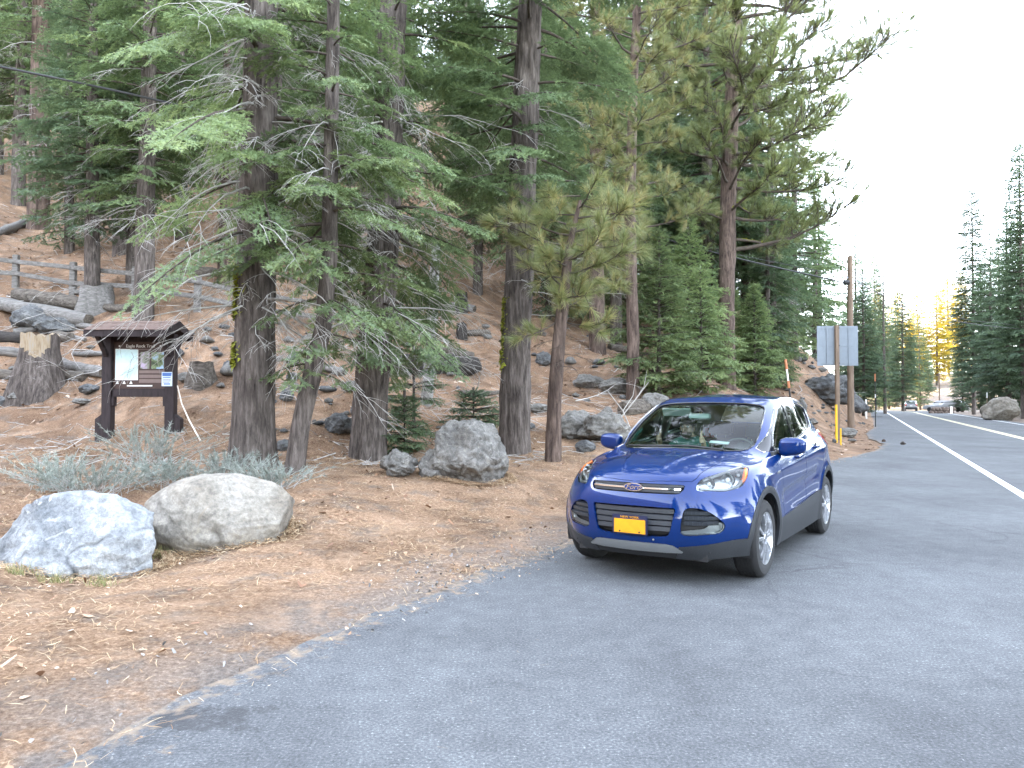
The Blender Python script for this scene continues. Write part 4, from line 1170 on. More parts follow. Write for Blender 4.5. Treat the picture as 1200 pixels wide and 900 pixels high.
# ------------------------------------------------------------------ logs, stumps, sticks
def log(label, a, b, rpx, seed, mat='wood_log', name='fallen_log', lift=.6, hollow=False):
    A, B = ground_at(*a), ground_at(*b); r = rpx / 900 * (A.y + B.y) / 2
    up = Vector((0, 0, r * lift)); c = (A + B) / 2
    n = 9; pts = [A.lerp(B, i / (n - 1)) + up + Vector((0, 0, noise.noise((seed, i * .5, 0)) * r * .3)) - c for i in range(n)]
    sides = 14; V, F = tube_np(pts, r, sides); V = V.reshape(n, sides, 3); P = np.array(pts)
    for i in range(n):
        for j in range(sides):
            f = 1 + .22 * noise.noise((j * .9, seed, i * .25)) + .20 * noise.noise((j * 2.3, seed, i * .8))
            V[i, j] = P[i] + (V[i, j] - P[i]) * f * (1 if 0 < i < n - 1 else .93)
    root = tag(empty(name, c), label, 'log')
    link('bark', np_mesh('bark', V.reshape(-1, 3), F, True), M[mat], root)
    for e, i in ((0, 0), (1, n - 1)):
        q = np.vstack([V[i], P[i] + (P[i] - P[abs(i - 1)]) * .02]); f = [(j, (j + 1) % sides, sides) for j in range(sides)]
        link('cut_end', np_mesh('cut_end', q, f), M['wood_log'], root)
    return root
log('topmost broken rotten log of the pile at far left', (20, 352), (96, 364), 9, 1)
log('long grey log slanting through the pile above the rounded rock', (-20, 357), (104, 381), 8, 2, 'wood_grey')
log('dark short log below the slab of rock', (-10, 400), (28, 402), 7, 3, 'wood_dark')
log('pale log end lying right behind the cut stump', (62, 398), (82, 400), 6, 4, 'wood_log')
log('dark thin log left of the cut stump', (-15, 416), (27, 419), 6, 5, 'wood_grey')
log('grey log running from the stump towards the kiosk', (66, 430), (122, 441), 6.5, 6, 'wood_grey')
log('low log at the left edge beside the stump', (-20, 441), (24, 445), 6, 7)
log('short log lying right of the stump base', (72, 444), (99, 446), 6, 8)
log('grey log high on the slope at the left edge', (-10, 281), (31, 264), 5, 9, 'wood_grey')
log('log on the slope behind the drooping boughs', (208, 322), (254, 324), 6, 10)
log('big charred log lying behind the grey pole', (466, 440), (556, 436), 12, 11, 'wood_dark')
log('grey log high up the slope right of the grey pole', (510, 360), (556, 366), 5, 12, 'wood_grey')
log('pale sawn log poking out behind the thin pine', (652, 508), (700, 506), 10, 13, 'wood_grey')
log('short split log uphill of the kiosk roof', (122, 364), (152, 366), 5, 14, 'wood_log')
log('brown log across the slope above the car mirror side', (730, 487), (766, 482), 10, 15, 'wood_log')

_lg = random.Random(8)
for i in range(20):
    px, py = [(_lg.uniform(210, 480), _lg.uniform(300, 430)), (_lg.uniform(480, 790), _lg.uniform(350, 470)), (_lg.uniform(-10, 120), _lg.uniform(270, 430))][i % 3]
    w_ = _lg.uniform(22, 60); log('fallen grey log lying on the slope among the trees', (px, py), (px + w_, py + _lg.uniform(-6, 14)), _lg.uniform(2.2, 5), 40 + i, ['wood_grey', 'wood_log', 'wood_grey'][i % 3])['group'] = 'grey logs scattered on the slope'

def stump(label, px, py, wpx, hpx, seed, mat, top, name='tree_stump', flare=1.1, split=False):
    g = ground_at(px, py); D = g.y; r, h = wpx / 1800 * D, hpx / 900 * D
    root = tag(empty(name, g), label, 'stump'); n = 40; rows = 14; V = []
    for i in range(rows):
        t = i / (rows - 1)
        for j in range(n):
            a = 2 * math.pi * j / n
            rt = 1 + .22 * max(0, math.sin(a * 4 + seed) + .3 * noise.noise((j * .4, seed, 0))) * (1 - t) ** 2 * 1.6
            rr = r * (1 + flare * (1 - t) ** 2.6) * rt * (1 + .08 * noise.fractal((math.cos(a) * 3, math.sin(a) * 3 + seed, t * 1.5), 1, 2, 4))
            zt = h * (1 + .12 * noise.noise((math.cos(a) * 1.5, math.sin(a) * 1.5, seed)) + (.09 * noise.noise((j * 1.7, seed, 3)) if split else 0))
            V.append((rr * math.cos(a), rr * math.sin(a), -.9 * (1 - t) ** 6 + zt * t))
    F = [(i * n + j, i * n + (j + 1) % n, (i + 1) * n + (j + 1) % n, (i + 1) * n + j) for i in range(rows - 1) for j in range(n)]
    cut = 10 if split else rows - 1
    bark = [f for f in F if not (split and min(f) // n >= 9 + round(1.4 * math.sin((f[0] % n) * .55)) and 20 <= f[0] % n <= 36)]
    pale = [f for f in F if f not in set(bark)]
    def sub_(nm, fs, mt):
        us = sorted({i for f in fs for i in f}); ix = {u: i for i, u in enumerate(us)}
        link(nm, np_mesh(nm, [V[u] for u in us], [[ix[i] for i in f] for f in fs], True), M[mt], root)
    sub_('bark', bark, mat)
    if pale: sub_('bare_wood', pale, 'wood_pale')
    q = V[-n:] + [(0, 0, h * .93)]
    link('top', np_mesh('top', q, [(j, (j + 1) % n, n) for j in range(n)]), M[top], root)
    return root
stump('wide cut stump with a pale splintered top left of the kiosk', 46, 461, 40, 68, 5, 'bark_grey', 'wood_pale', split=True, flare=.75)
stump('rotten grey stump shell hugging the fir by the fence', 113, 358, 34, 22, 9, 'wood_grey', 'wood_log', flare=.4)
stump('reddish crumbling stump right of the kiosk', 236, 450, 26, 24, 7, 'wood_log', 'wood_log', flare=.5)
stump('charred stump on the slope right of the grey pole', 541, 396, 12, 17, 3, 'wood_dark', 'wood_log', flare=.15)
stump('second charred stump higher up the slope', 541, 366, 13, 22, 4, 'wood_dark', 'wood_log', flare=.2)
# the bleached snag
g = ground_at(500, 474); pth = path_to(g, [(505, 400), (509, 330), (511, 285)])
rt = tag(empty('dead_snag', g), 'smooth bleached grey snag standing like a pole between two firs', 'dead tree')
M['snag'] = noisy('bleached snag wood', [(.3, (.15, .145, .135)), (.7, (.29, .28, .26))], 1.5, (9, 9, .7), bstr=.4)
trunk_obj(pth, np.linspace(.165, .11, len(pth)), M['snag'], rt, 4, 20, .05, .02, step=.2)
out = []; rg = np.random.default_rng(3)
dead_branch(rg, (pth[-2][0], pth[-2][1], pth[-2][2]), 0.2, .5, .1, out); tubes_obj('broken_branch', out[:1], M['wood_grey'], rt, 5)
# fallen branches on the slope
rg = np.random.default_rng(12); _fb = []
for k in range(3):
    out = []; dead_branch(rg, (0, 0, .05), 0, 2.2, .04, out); _fb.append(out)
_fm = None
for i in range(150):
    px, py = [(rg.uniform(0, 130), rg.uniform(330, 450)), (rg.uniform(230, 480), rg.uniform(300, 470)), (rg.uniform(520, 780), rg.uniform(360, 500)), (rg.uniform(925, 1010), rg.uniform(400, 480))][i % 4]
    g = ground_at(px, py)
    if i < 3: o = tubes_obj('fallen_branch', _fb[i], M['twig_dead'], None, 4); _fb[i] = o
    else: o = _fb[i % 3].copy(); COL.objects.link(o)
    o.location = g + Vector((0, 0, .06)); s = rg.uniform(.35, 1.25); o.scale = (s, s, s * rg.uniform(.4, 1.1)); o.rotation_euler = (rg.normal(0, .15), rg.normal(0, .2), rg.uniform(0, 6.28))
    tag(o, 'bare grey branch lying on the needle covered slope', 'branch', 'fallen branches on the slope')
# loose sticks propped before the outcrop
for (a, b, lab) in [((712, 458), (742, 505), 'thin bare stick slanting down in front of the outcrop'), ((760, 448), (722, 490), 'forked bare stick leaning by the pale rounded rock')]:
    g = ground_at(b[0], b[1] + 6); p = [at_depth(a[0], a[1], g.y), at_depth((a[0] + b[0]) / 2 + 3, (a[1] + b[1]) / 2, g.y), at_depth(b[0], b[1] + 6, g.y)]
    out = [(np.array(p), np.array([.008, .014, .02]))]
    m_ = p[1]; out.append((np.array([m_, m_ + Vector((.25, .1, .35)), m_ + Vector((.32, .1, .75))]), np.array([.012, .008, .004])))
    tag(tubes_obj('bare_stick', out, M['twig_dead'], None, 5), lab, 'stick')

# ------------------------------------------------------------------ rail fence
root = tag(empty('rail_fence', ground_at(158, 352)), 'old grey split rail fence running down the slope behind the kiosk', 'fence')
posts = [(-128, 325), (-55, 331), (18, 337), (85, 346), (158, 354), (231, 366), (302, 378), (374, 388), (446, 398)]
G = [ground_at(*p) for p in posts]; o0 = root.location
for p in G:
    h = 1.16; m = MB(); m.bar(p - o0 + Vector((0, 0, -.3)), p - o0 + Vector((.02, 0, h)), .20, .17, (0, 1, 0)); m.build('post', M['wood_grey'], root, bevel=.015)
for a, b in zip(G[:-1], G[1:]):
    for z in (.93, .45):
        d = (b - a).normalized() * .16; j = _rg.uniform(-.05, .05)
        m = MB(); m.bar(a - o0 - d + Vector((0, -.10, z + j)), b - o0 + d + Vector((0, -.10, z - j)), .075, .155); m.build('rail', M['wood_grey'], root, bevel=.02)

# ------------------------------------------------------------------ trail kiosk
M['kiosk'] = noisy('dark brown stained timber', [(.3, (.018, .013, .014)), (.7, (.042, .031, .032))], 3, (6, 6, 1.2), rough=.7, bstr=.35, bdist=.008)
M['panel'] = flat('brown sign board', (.045, .020, .014), .5)
M['map'] = flat('printed trail map', (.52, .70, .70), .4, var=.10, scale=5)
M['shingle'] = noisy('weathered cedar shingles', [(.3, (.09, .06, .05)), (.55, (.17, .12, .10)), (.75, (.25, .19, .165))], 5, (1, 6, 1), bstr=.5)
M['white_print'] = flat('white print', (.75, .74, .70), .6, var=.03)
M['grey_print'] = flat('faded brown text print', (.17, .12, .105), .6, var=.08)
M['blue_print'] = flat('blue print', (.05, .13, .36), .5, var=.05)
M['paper'] = flat('bluish white paper notice', (.55, .64, .74), .6, var=.05)
g = ground_at(165, 507)
KS = Vector((-8.045, 16.6, g.z))
KR = tag(empty('trail_kiosk', KS), 'dark brown roofed trail sign with a map board, shingled roof and two posts', 'kiosk')
def kz(y, D=16.6): return EYE + (470 - y) * D / 900 - KS.z
def kx(px, D=16.6): return (px - 600) / 900 * D - KS.x
zr, ze, zb = kz(376), kz(385.5, 15.95), kz(393.5, 15.95)
for px in (127, 200.5):
    x = kx(px); m = MB(); m.box((x, 0, (ze - .35) / 2), (.20, .20, ze + .25)); m.build('post', M['kiosk'], KR, bevel=.008)
    sgn = -1 if px < 150 else 1
    m = MB(); xx = x + sgn * .17; m.add([(xx - .07, -.09, -.2), (xx + .07, -.09, -.2), (xx + .07, .09, -.2), (xx - .07, .09, -.2), (xx - .07, -.09, .40 if sgn > 0 else .30), (xx + .07, -.09, .30 if sgn > 0 else .40), (xx + .07, .09, .30 if sgn > 0 else .40), (xx - .07, .09, .40 if sgn > 0 else .30)],
                                        [(0, 3, 2, 1), (4, 5, 6, 7), (0, 1, 5, 4), (1, 2, 6, 5), (2, 3, 7, 6), (3, 0, 4, 7)]); m.build('footing_block', M['kiosk'], KR, bevel=.006)
    m = MB(); m.box((x - sgn * .125, 0, kz(470.5)), (.05, .14, .20)); m.build('support_block', M['kiosk'], KR, bevel=.004)
x0, x1 = kx(127) + .10, kx(200.5) - .10
m = MB(); m.box(((x0 + x1) / 2, .02, kz(460.5)), (x1 - x0 - .004, .12, .17)); m.build('bottom_rail', M['kiosk'], KR, bevel=.006)
m = MB(); m.box(((x0 + x1) / 2, .05, (kz(456) + ze - .1) / 2), (x1 - x0 - .004, .05, ze - .1 - kz(456))); m.build('back_board', M['kiosk'], KR)
pa = MB(); pa.box((kx(164.5), .012, kz(428)), (kx(196.5) - kx(132.7), .022, kz(400.5) - kz(455.5))); pan = pa.build('sign_board', M['panel'], KR, bevel=.003)
def plate(name, mat, xa, xb, ya, yb, y=-.004, th=.008, par=None):
    m = MB(); m.box(((kx(xa) + kx(xb)) / 2, y, (kz(ya) + kz(yb)) / 2), (kx(xb) - kx(xa), th, kz(ya) - kz(yb))); return m.build(name, mat, par or pan)
def photo_mat(name, stops, sc):
    m, nt, b = new_mat(name); v = tex_coord(nt); r = ramp(nt, tnoise(nt, v, sc, 5, .6, .6), stops); nt.links.new(r.outputs[0], b.inputs['Base Color']); b.inputs['Roughness'].default_value = .35; return m
plate('map_border', M['white_print'], 134.9, 161.5, 408.9, 445.5, -.002)
plate('trail_map', photo_mat('trail map print', [(.3, (.40, .60, .58)), (.5, (.55, .74, .76)), (.68, (.66, .80, .84))], 3), 135.5, 160.9, 409.6, 444.8, -.0065)
m = MB(); pts = [(154, 413), (156.5, 418), (153, 424), (152.3, 431), (150, 437), (149.5, 443)]
for a, b in zip(pts[:-1], pts[1:]): m.bar((kx(a[0]), -.012, kz(a[1])), (kx(b[0]), -.012, kz(b[1])), .004, .010, (0, 1, 0))
m.build('trail_line', M['grey_print'], pan)
plate('photograph', photo_mat('photo of rock and figure', [(.35, (.02, .02, .022)), (.5, (.20, .22, .16)), (.62, (.45, .36, .50))], 6), 164.4, 174.8, 412.6, 432.2)
plate('photograph', photo_mat('photo of arching rock', [(.38, (.03, .05, .02)), (.5, (.16, .22, .10)), (.62, (.35, .50, .75))], 5), 177.2, 191.7, 412.6, 432.2)
for ya, yb in ((434, 437.5), (439, 443), (444.2, 448.6)): plate('text_block', M['grey_print'], 163, 192.5, ya, yb)
plate('footer_line', M['white_print'], 148.8, 178.4, 451.3, 452.8)
for px in (137.5, 145.5, 153.5):
    m = MB(); m.add([(kx(px), -.010, kz(446.2)), (kx(px + 1.8), -.010, kz(449.8)), (kx(px - 1.8), -.010, kz(449.8)), (kx(px), .0, kz(446.2)), (kx(px + 1.8), .0, kz(449.8)), (kx(px - 1.8), .0, kz(449.8))], [(0, 2, 1), (3, 4, 5), (0, 1, 4, 3), (1, 2, 5, 4), (2, 0, 3, 5)]); m.build('symbol', M['white_print'], pan)
for px in (139.5, 187.5): plate('screw_head', M['white_print'], px - .7, px + .7, 404.6, 406.2)

def text_mesh(name, s, size, mat, parent, loc, rot, ext=.002, align='CENTER', shear=0, xs=1):
    c = bpy.data.curves.new(name, 'FONT'); c.body = s; c.size = size; c.extrude = ext; c.align_x = align; c.align_y = 'CENTER'; c.shear = shear; c.resolution_u = 3
    t = bpy.data.objects.new(name, c); COL.objects.link(t)
    me = bpy.data.meshes.new_from_object(t.evaluated_get(bpy.context.evaluated_depsgraph_get()))
    bpy.data.objects.remove(t); me.name = name
    o = link(name, me, mat, parent, loc, rot); o.scale = (xs, 1, 1); return o
text_mesh('title_lettering', 'Eagle Rock Trail', .095, M['white_print'], pan, (kx(164), -.006, kz(405.6)), (R(90), 0, 0))
plate('title_underline', M['grey_print'], 152, 176, 409, 409.8)
nt_ = plate('paper_notice', M['paper'], 192, 204.2, 436.2, 452.6, -.106, .006, KR)
for ya, yb, xa, xb, mt in ((437, 441, 192.8, 203.4, 'blue_print'), (442.2, 443.2, 193.5, 202.5, 'blue_print'), (444.6, 445.2, 193.5, 202.8, 'grey_print'), (446.2, 446.8, 193.5, 202.8, 'grey_print'), (447.8, 448.4, 193.5, 201, 'grey_print'), (449.4, 450.8, 194.5, 202, 'blue_print')):
    plate('notice_print', M[mt], xa, xb, ya, yb, -.1095, .003, nt_)
# roof: two decks, fascia boards, gable boards, shingle courses
hx = .835; hy = .65
rf = empty('roof', (0, 0, 0), 0, KR)
for s in (-1, 1):
    m = MB(); m.add([(-hx, 0, zr - .03), (hx, 0, zr - .03), (hx, s * hy, ze - .03), (-hx, s * hy, ze - .03), (-hx, 0, zr - .06), (hx, 0, zr - .06), (hx, s * hy, ze - .06), (-hx, s * hy, ze - .06)], [(0, 1, 2, 3), (7, 6, 5, 4), (0, 4, 5, 1), (1, 5, 6, 2), (2, 6, 7, 3), (3, 7, 4, 0)]); m.build('deck', M['kiosk'], rf)
    m = MB(); m.box((0, s * (hy + .012), (ze + zb) / 2 - .015), (2 * hx + .05, .03, ze - zb)); m.build('fascia', M['kiosk'], rf, bevel=.004)
    for e in (-1, 1):
        m = MB(); m.add([(e * (hx + .013) + q, yy, zz) for q in (-.012, .012) for yy, zz in ((0, zr - .01), (s * hy, ze - .01), (s * hy, zb - .01), (0, zb + (zr - ze) * .75))], [(0, 1, 2, 3), (7, 6, 5, 4), (0, 4, 5, 1), (1, 5, 6, 2), (2, 6, 7, 3), (3, 7, 4, 0)]); m.build('gable_board', M['kiosk'], rf)
    rows_, cols_ = 6, 17
    for r_ in range(rows_):
        t0, t1 = r_ / rows_, (r_ + 1.25) / rows_
        for c_ in range(cols_ + 1):
            xa = -hx - .02 + (2 * hx + .04) * (c_ - (.5 if r_ % 2 else 0)) / cols_; xb = xa + (2 * hx + .04) / cols_ - .006
            xa, xb = max(xa, -hx - .02), min(xb, hx + .02)
            if xb - xa < .02: continue
            j = _rg.uniform(-.006, .012); lift = .010 + _rg.uniform(0, .006)
            def pt(x, t, up): return (x, s * (hy + .03) * t, zr + (ze - zr) * t * (hy + .03) / hy + up)
            ta, tb = t0, min(t1, 1.03) + j
            m = MB(); m.add([pt(xa, ta, 0), pt(xb, ta, 0), pt(xb, tb, lift), pt(xa, tb, lift), pt(xa, tb, lift - .012), pt(xb, tb, lift - .012)], [(0, 1, 2, 3), (3, 2, 5, 4)]); m.build('shingle', M['shingle'], rf)
xl, xr = kx(127), kx(200.5)
for a, b in (((-hx + .05, 0, ze - .06), (xl - .09, 0, kz(417))), ((xr, -hy + .12, ze - .06), (xr, -.10, kz(417))), ((xr, hy - .12, ze - .06), (xr, .10, kz(417))), ((xl, -hy + .12, ze - .06), (xl, -.10, kz(417))), ((xl, hy - .12, ze - .06), (xl, .10, kz(417)))):
    m = MB(); m.bar(a, b, .07, .09, (0, 1, 0) if a[1] == 0 else (1, 0, 0)); m.build('brace', M['kiosk'], KR, bevel=.004)
g1 = ground_at(235, 517); st = [at_depth(208, 452, 16.45), at_depth(213, 473, 16.3), at_depth(222, 493, 16.0), Vector(g1)]
m = MB(); m.tube([p - g1 for p in st], [.012, .014, .015, .016], 8); tag(m.build('pale_stick', flat('peeled pale stick', (.62, .55, .47), .7), None, smooth=True, loc=g1), 'thin peeled pale stick leaning against the right kiosk post', 'stick')

# ------------------------------------------------------------------ grey green shrubs behind the boulders, tufts of grass
M['sage'] = leaf_mat('grey green shrub', (.15, .17, .14), (.26, .29, .25), (.36, .39, .34), .2)
def shrub(label, px, py, w, h, seed, cnt=2600):
    g = ground_at(px, py); rg = np.random.default_rng(seed)
    root = tag(empty('shrub', g), label, 'shrub', 'grey green shrubs behind the boulders')
    out, P, Dd = [], [], []
    for k in range(60):
        a = rg.uniform(0, 6.28); tilt = rg.uniform(.1, 1.25) ; L = h * rg.uniform(.6, 1.1) / max(math.cos(tilt), .45)
        b = np.array((rg.normal(0, w * .16), rg.normal(0, w * .12), -.03)); d = np.array((math.cos(a) * math.sin(tilt) * w / h * .55, math.sin(a) * math.sin(tilt) * w / h * .5, math.cos(tilt))); d /= np.linalg.norm(d)
        pts = np.array([b + d * L * t + np.array((0, 0, -.06 * L * t * t)) + rg.normal(0, .012, 3) for t in (0, .35, .7, 1)]); out.append((pts, np.array([.006, .005, .003, .0015])))
        for _ in range(cnt // 60):
            s = rg.uniform(.3, 1.0) * 3; i = min(int(s), 2); P.append(pts[i] + (pts[i + 1] - pts[i]) * (s - i)); q = d + rg.normal(0, .55, 3); Dd.append(q / np.linalg.norm(q))
    P, Dd = np.array(P), np.array(Dd); n = len(P); s = np.cross(Dd, rg.normal(0, 1, (n, 3))); s /= np.linalg.norm(s, axis=1)[:, None]
    L = rg.uniform(.03, .10, n)[:, None]; W = rg.uniform(.0025, .006, n)[:, None]
    V = np.stack([P - s * W, P + s * W, P + Dd * L], 1).reshape(-1, 3)
    tubes_obj('stems', out, M['twig_dead'], root, 3)['kind'] = 'stuff'
    tri_obj('foliage', V, np.repeat(np.clip(rg.normal(.5, .25, n), 0, 1), 3), M['sage'], root)
shrub('widest grey green shrub behind the white boulder', 112, 578, 1.38, 0.57, 1, 5200)
shrub('greener shrub right under the kiosk legs', 178, 545, 1.32, 0.74, 2, 4600)
shrub('low grey shrub between the two boulders and the kiosk', 205, 572, 1.32, 0.51, 3, 4600)
shrub('grey shrub behind the tan boulder left of the mossy fir', 268, 566, 1.08, 0.51, 4, 4200)
shrub('small grey shrub at the foot of the mossy fir', 318, 574, 0.74, 0.41, 5, 3000)
shrub('leftmost grey shrub, above the left end of the white boulder', 68, 572, 0.96, 0.54, 6, 3400)
M['grass'] = leaf_mat('dry grass', (.12, .15, .05), (.25, .26, .09), (.42, .36, .17), .3)
for i, (px, py, lab) in enumerate([(62, 684, 'grass tuft at the front of the white boulder'), (190, 655, 'grass tuft in the notch between the two boulders'), (318, 625, 'grass tuft at the right end of the tan boulder'), (118, 688, 'second grass tuft under the white boulder'), (20, 676, 'grass tuft at the left end of the white boulder')]):
    g = ground_at(px, py); rg = np.random.default_rng(i + 30); n = 70
    P = np.column_stack([rg.normal(0, .07, n), rg.normal(0, .05, n), np.full(n, -.01)]); d = np.column_stack([rg.normal(0, .45, n), rg.normal(0, .45, n), np.ones(n)]); d /= np.linalg.norm(d, axis=1)[:, None]
    s = np.cross(d, rg.normal(0, 1, (n, 3))); s /= np.linalg.norm(s, axis=1)[:, None]; V = np.stack([P - s * .003, P + s * .003, P + d * rg.uniform(.05, .20, n)[:, None]], 1).reshape(-1, 3)
    o = tri_obj('grass_tuft', V, np.repeat(rg.random(n), 3), M['grass']); o.location = g; tag(o, lab, 'grass', 'grass tufts round the boulders')

# ------------------------------------------------------------------ road sign (seen from behind), poles, stakes, cables
M['alu'] = flat('dull aluminium sign back', (.17, .195, .22), .55, .25, var=.06, scale=6)
M['pole_wood'] = noisy('weathered brown timber pole', [(.3, (.12, .085, .06)), (.7, (.25, .185, .135))], 2, (8, 8, .8), bstr=.5, bdist=.01)
M['yellow'] = flat('yellow plastic', (.75, .42, .02), .5, var=.06)
M['black_rubber'] = flat('black rubber', (.015, .015, .016), .6)
M['white_paint'] = flat('white paint', (.75, .75, .73), .5, var=.05)
M['orange'] = flat('orange tape', (.42, .16, .07), .5, var=.08)
g = ground_at(983, 516); D = g.y; q = D / 900
SR = tag(empty('road_sign', g, 0), 'square road sign seen from behind on a brown timber post', 'sign')
h = EYE + (470 - 381) * q - g.z
m = MB(); m.box((0, .09, (h - .35) / 2), (.135, .135, h + .35)); m.build('post', M['pole_wood'], SR, bevel=.008)
w, hh = 48.5 * q, 47 * q; zc = EYE + (470 - 404.8) * q - g.z; xc = (984.8 - 983) * q
pn = empty('sign_panel', (xc, .18, zc), 0, SR); m = MB(); m.box((0, 0, 0), (w, .012, hh)); m.build('plate', M['alu'], pn, bevel=.003)
for dx in (-.26, .27):
    m = MB(); m.box((dx * w, -.02, 0), (.05, .03, hh * .96)); m.build('stiffener', M['alu'], pn, bevel=.004)
for dz in (.44, 0, -.44):
    m = MB(); m.box((0, -.015, dz * hh), (w * .76, .018, .035)); m.build('crossbar', M['alu'], pn, bevel=.003)
for dz in (.44, 0, -.44):
    m = MB(); m.lathe([(.0, -.01), (.018, -.01), (.018, .02), (0, .02)], 8, 'y', (-.005, -.175, dz * hh)); m.build('bolt', M['black_rubber'], pn)
UG = at_depth(997, 470, 38); ug = gz(UG.x, UG.y)
UP = tag(empty('utility_pole', (UG.x, UG.y, ug)), 'brown wooden utility pole standing behind the road sign', 'pole')
ht = EYE + (470 - 300) / 900 * 38 - ug
m = MB(); m.tube([(0, 0, -.4), (0, 0, ht * .5), (.03, 0, ht)], [.165, .145, .12], 16); m.build('shaft', M['pole_wood'], UP, smooth=True)
za = EYE + (470 - 331) / 900 * 38 - ug
m = MB(); m.lathe([(0, -.12), (.12, -.12), (.13, .0), (.12, .12), (0, .12)], 12, 'x', (-.22, -.12, za)); m.build('cable_clamp', M['black_rubber'], UP)
m = MB(); m.bar((-.19, 0, za), (-.19, -.12, za), .05, .05); m.bar((-.21, -.12, za + .25), (.0, 0, za + .25), .04, .04); m.build('bracket', M['alu'], UP)
def cable(label, pts, r, name='overhead_cable'):
    P = np.array([tuple(p) for p in pts]); t = np.arange(len(P)); tt = np.linspace(0, len(P) - 1, 60)
    # smooth through the points
    C = np.column_stack([np.interp(tt, t, P[:, i]) for i in range(3)])
    for _ in range(6): C[1:-1] = (C[:-2] + 2 * C[1:-1] + C[2:]) / 4
    m = MB(); m.tube([tuple(c) for c in C], r, 6); return tag(m.build(name, M['black_rubber'], None, smooth=True), label, 'cable')
A1 = (UG.x - .34, UG.y - .12, za + ug)
cable('thick black cable crossing the trees down to the utility pole', [at_depth(-90, 60, 21), at_depth(0, 78, 22), at_depth(145, 108, 23), at_depth(330, 152, 25), at_depth(500, 198, 27.5), at_depth(720, 263, 31.5), at_depth(850, 300, 34.5), A1], .035)
A2 = (UG.x - .1, UG.y - .05, za + ug + .3)
cable('thin wire above the thick cable near the utility pole', [at_depth(600, 215, 28), at_depth(720, 256, 31), at_depth(850, 296, 34.5), A2], .012)
A3 = (UG.x + .17, UG.y, za + ug + .15)
cable('overhead cable sagging over the road to the right', [A3, at_depth(1050, 355, 44), at_depth(1090, 370, 50), at_depth(1140, 380, 57), at_depth(1200, 386, 66), at_depth(1300, 388, 80)], .022)
cable('second thinner cable sagging over the road to the right', [(A3[0], A3[1], A3[2] + .12), at_depth(1050, 351, 44), at_depth(1090, 365, 50), at_depth(1140, 376, 57), at_depth(1200, 382, 66), at_depth(1300, 384, 80)], .013)
def stake(label, px, pyb, pyt, D, r, bands, name='snow_stake', lean=0):
    p = at_depth(px, pyb, D); z = gz(p.x, p.y); ht = EYE + (470 - pyt) / 900 * D - z
    root = tag(empty(name, (p.x, p.y, z)), label, 'stake'); f0 = 0
    for f1, mt in bands:
        m = MB(); m.tube([(lean * f0, 0, ht * f0 - (.3 if f0 == 0 else 0)), (lean * f1, 0, ht * f1)], r * (1 if mt != 'orange' else 1.5), 8); m.build('shaft' if f0 == 0 else 'band', M[mt], root, smooth=True); f0 = f1
    return root
stake('snow stake with orange and white bands behind the car tail', 931, 476, 421, 25, .030, [(.45, 'black_rubber'), (.60, 'black_rubber'), (.70, 'orange'), (.86, 'white_paint'), (1, 'orange')], lean=-.28)
stake('thin black snow stake with an orange top at the road edge', 1026, 498, 438, 47, .028, [(.55, 'black_rubber'), (.62, 'white_paint'), (.86, 'black_rubber'), (1, 'orange')])
stake('short white marker post left of the road ahead', 1015, 486, 468, 62, .075, [(1, 'white_paint')], 'marker_post')
stake('snow stake with a pale top beside the roadside boulder', 1157, 491, 460, 66, .03, [(.5, 'white_paint'), (.8, 'pole_wood'), (1, 'white_paint')])
stake('yellow guard strip left of the sign post', 980, 492, 474, 27.6, .045, [(1, 'yellow')], 'yellow_guard')
stake('low yellow guard strip at the right foot of the sign post', 985.3, 517, 502, 26.5, .028, [(1, 'yellow')], 'yellow_guard')
stake('thin pole standing between the parked cars and the golden trees', 1101, 478, 437, 112, .09, [(1, 'pole_wood')], 'marker_post')
# pine cones on the asphalt
M['cone'] = flat('pine cone brown', (.07, .045, .03), .9)
def pine_cone(px, py, lab, s=.06):
    g = ground_at(px, py); m = MB()
    for k in range(7):
        r = s * math.sin(.35 + k * .42) * (.6 if k > 4 else .75); m.lathe([(r * .5, k * s * .2), (r, k * s * .2 + s * .05), (r * .55, k * s * .2 + s * .12)], 9, 'x', (0, 0, s * .7))
    tag(m.build('pine_cone', M['cone'], None, loc=g, rot=(0, 0, px)), lab, 'pine cone')
pine_cone(1055, 523, 'dark pine cone lying on the asphalt shoulder', .14); pine_cone(948, 535, 'pine cone behind the car tail on the dirt', .09); pine_cone(1035, 519, 'pine cone at the tip of the dirt verge', .1)

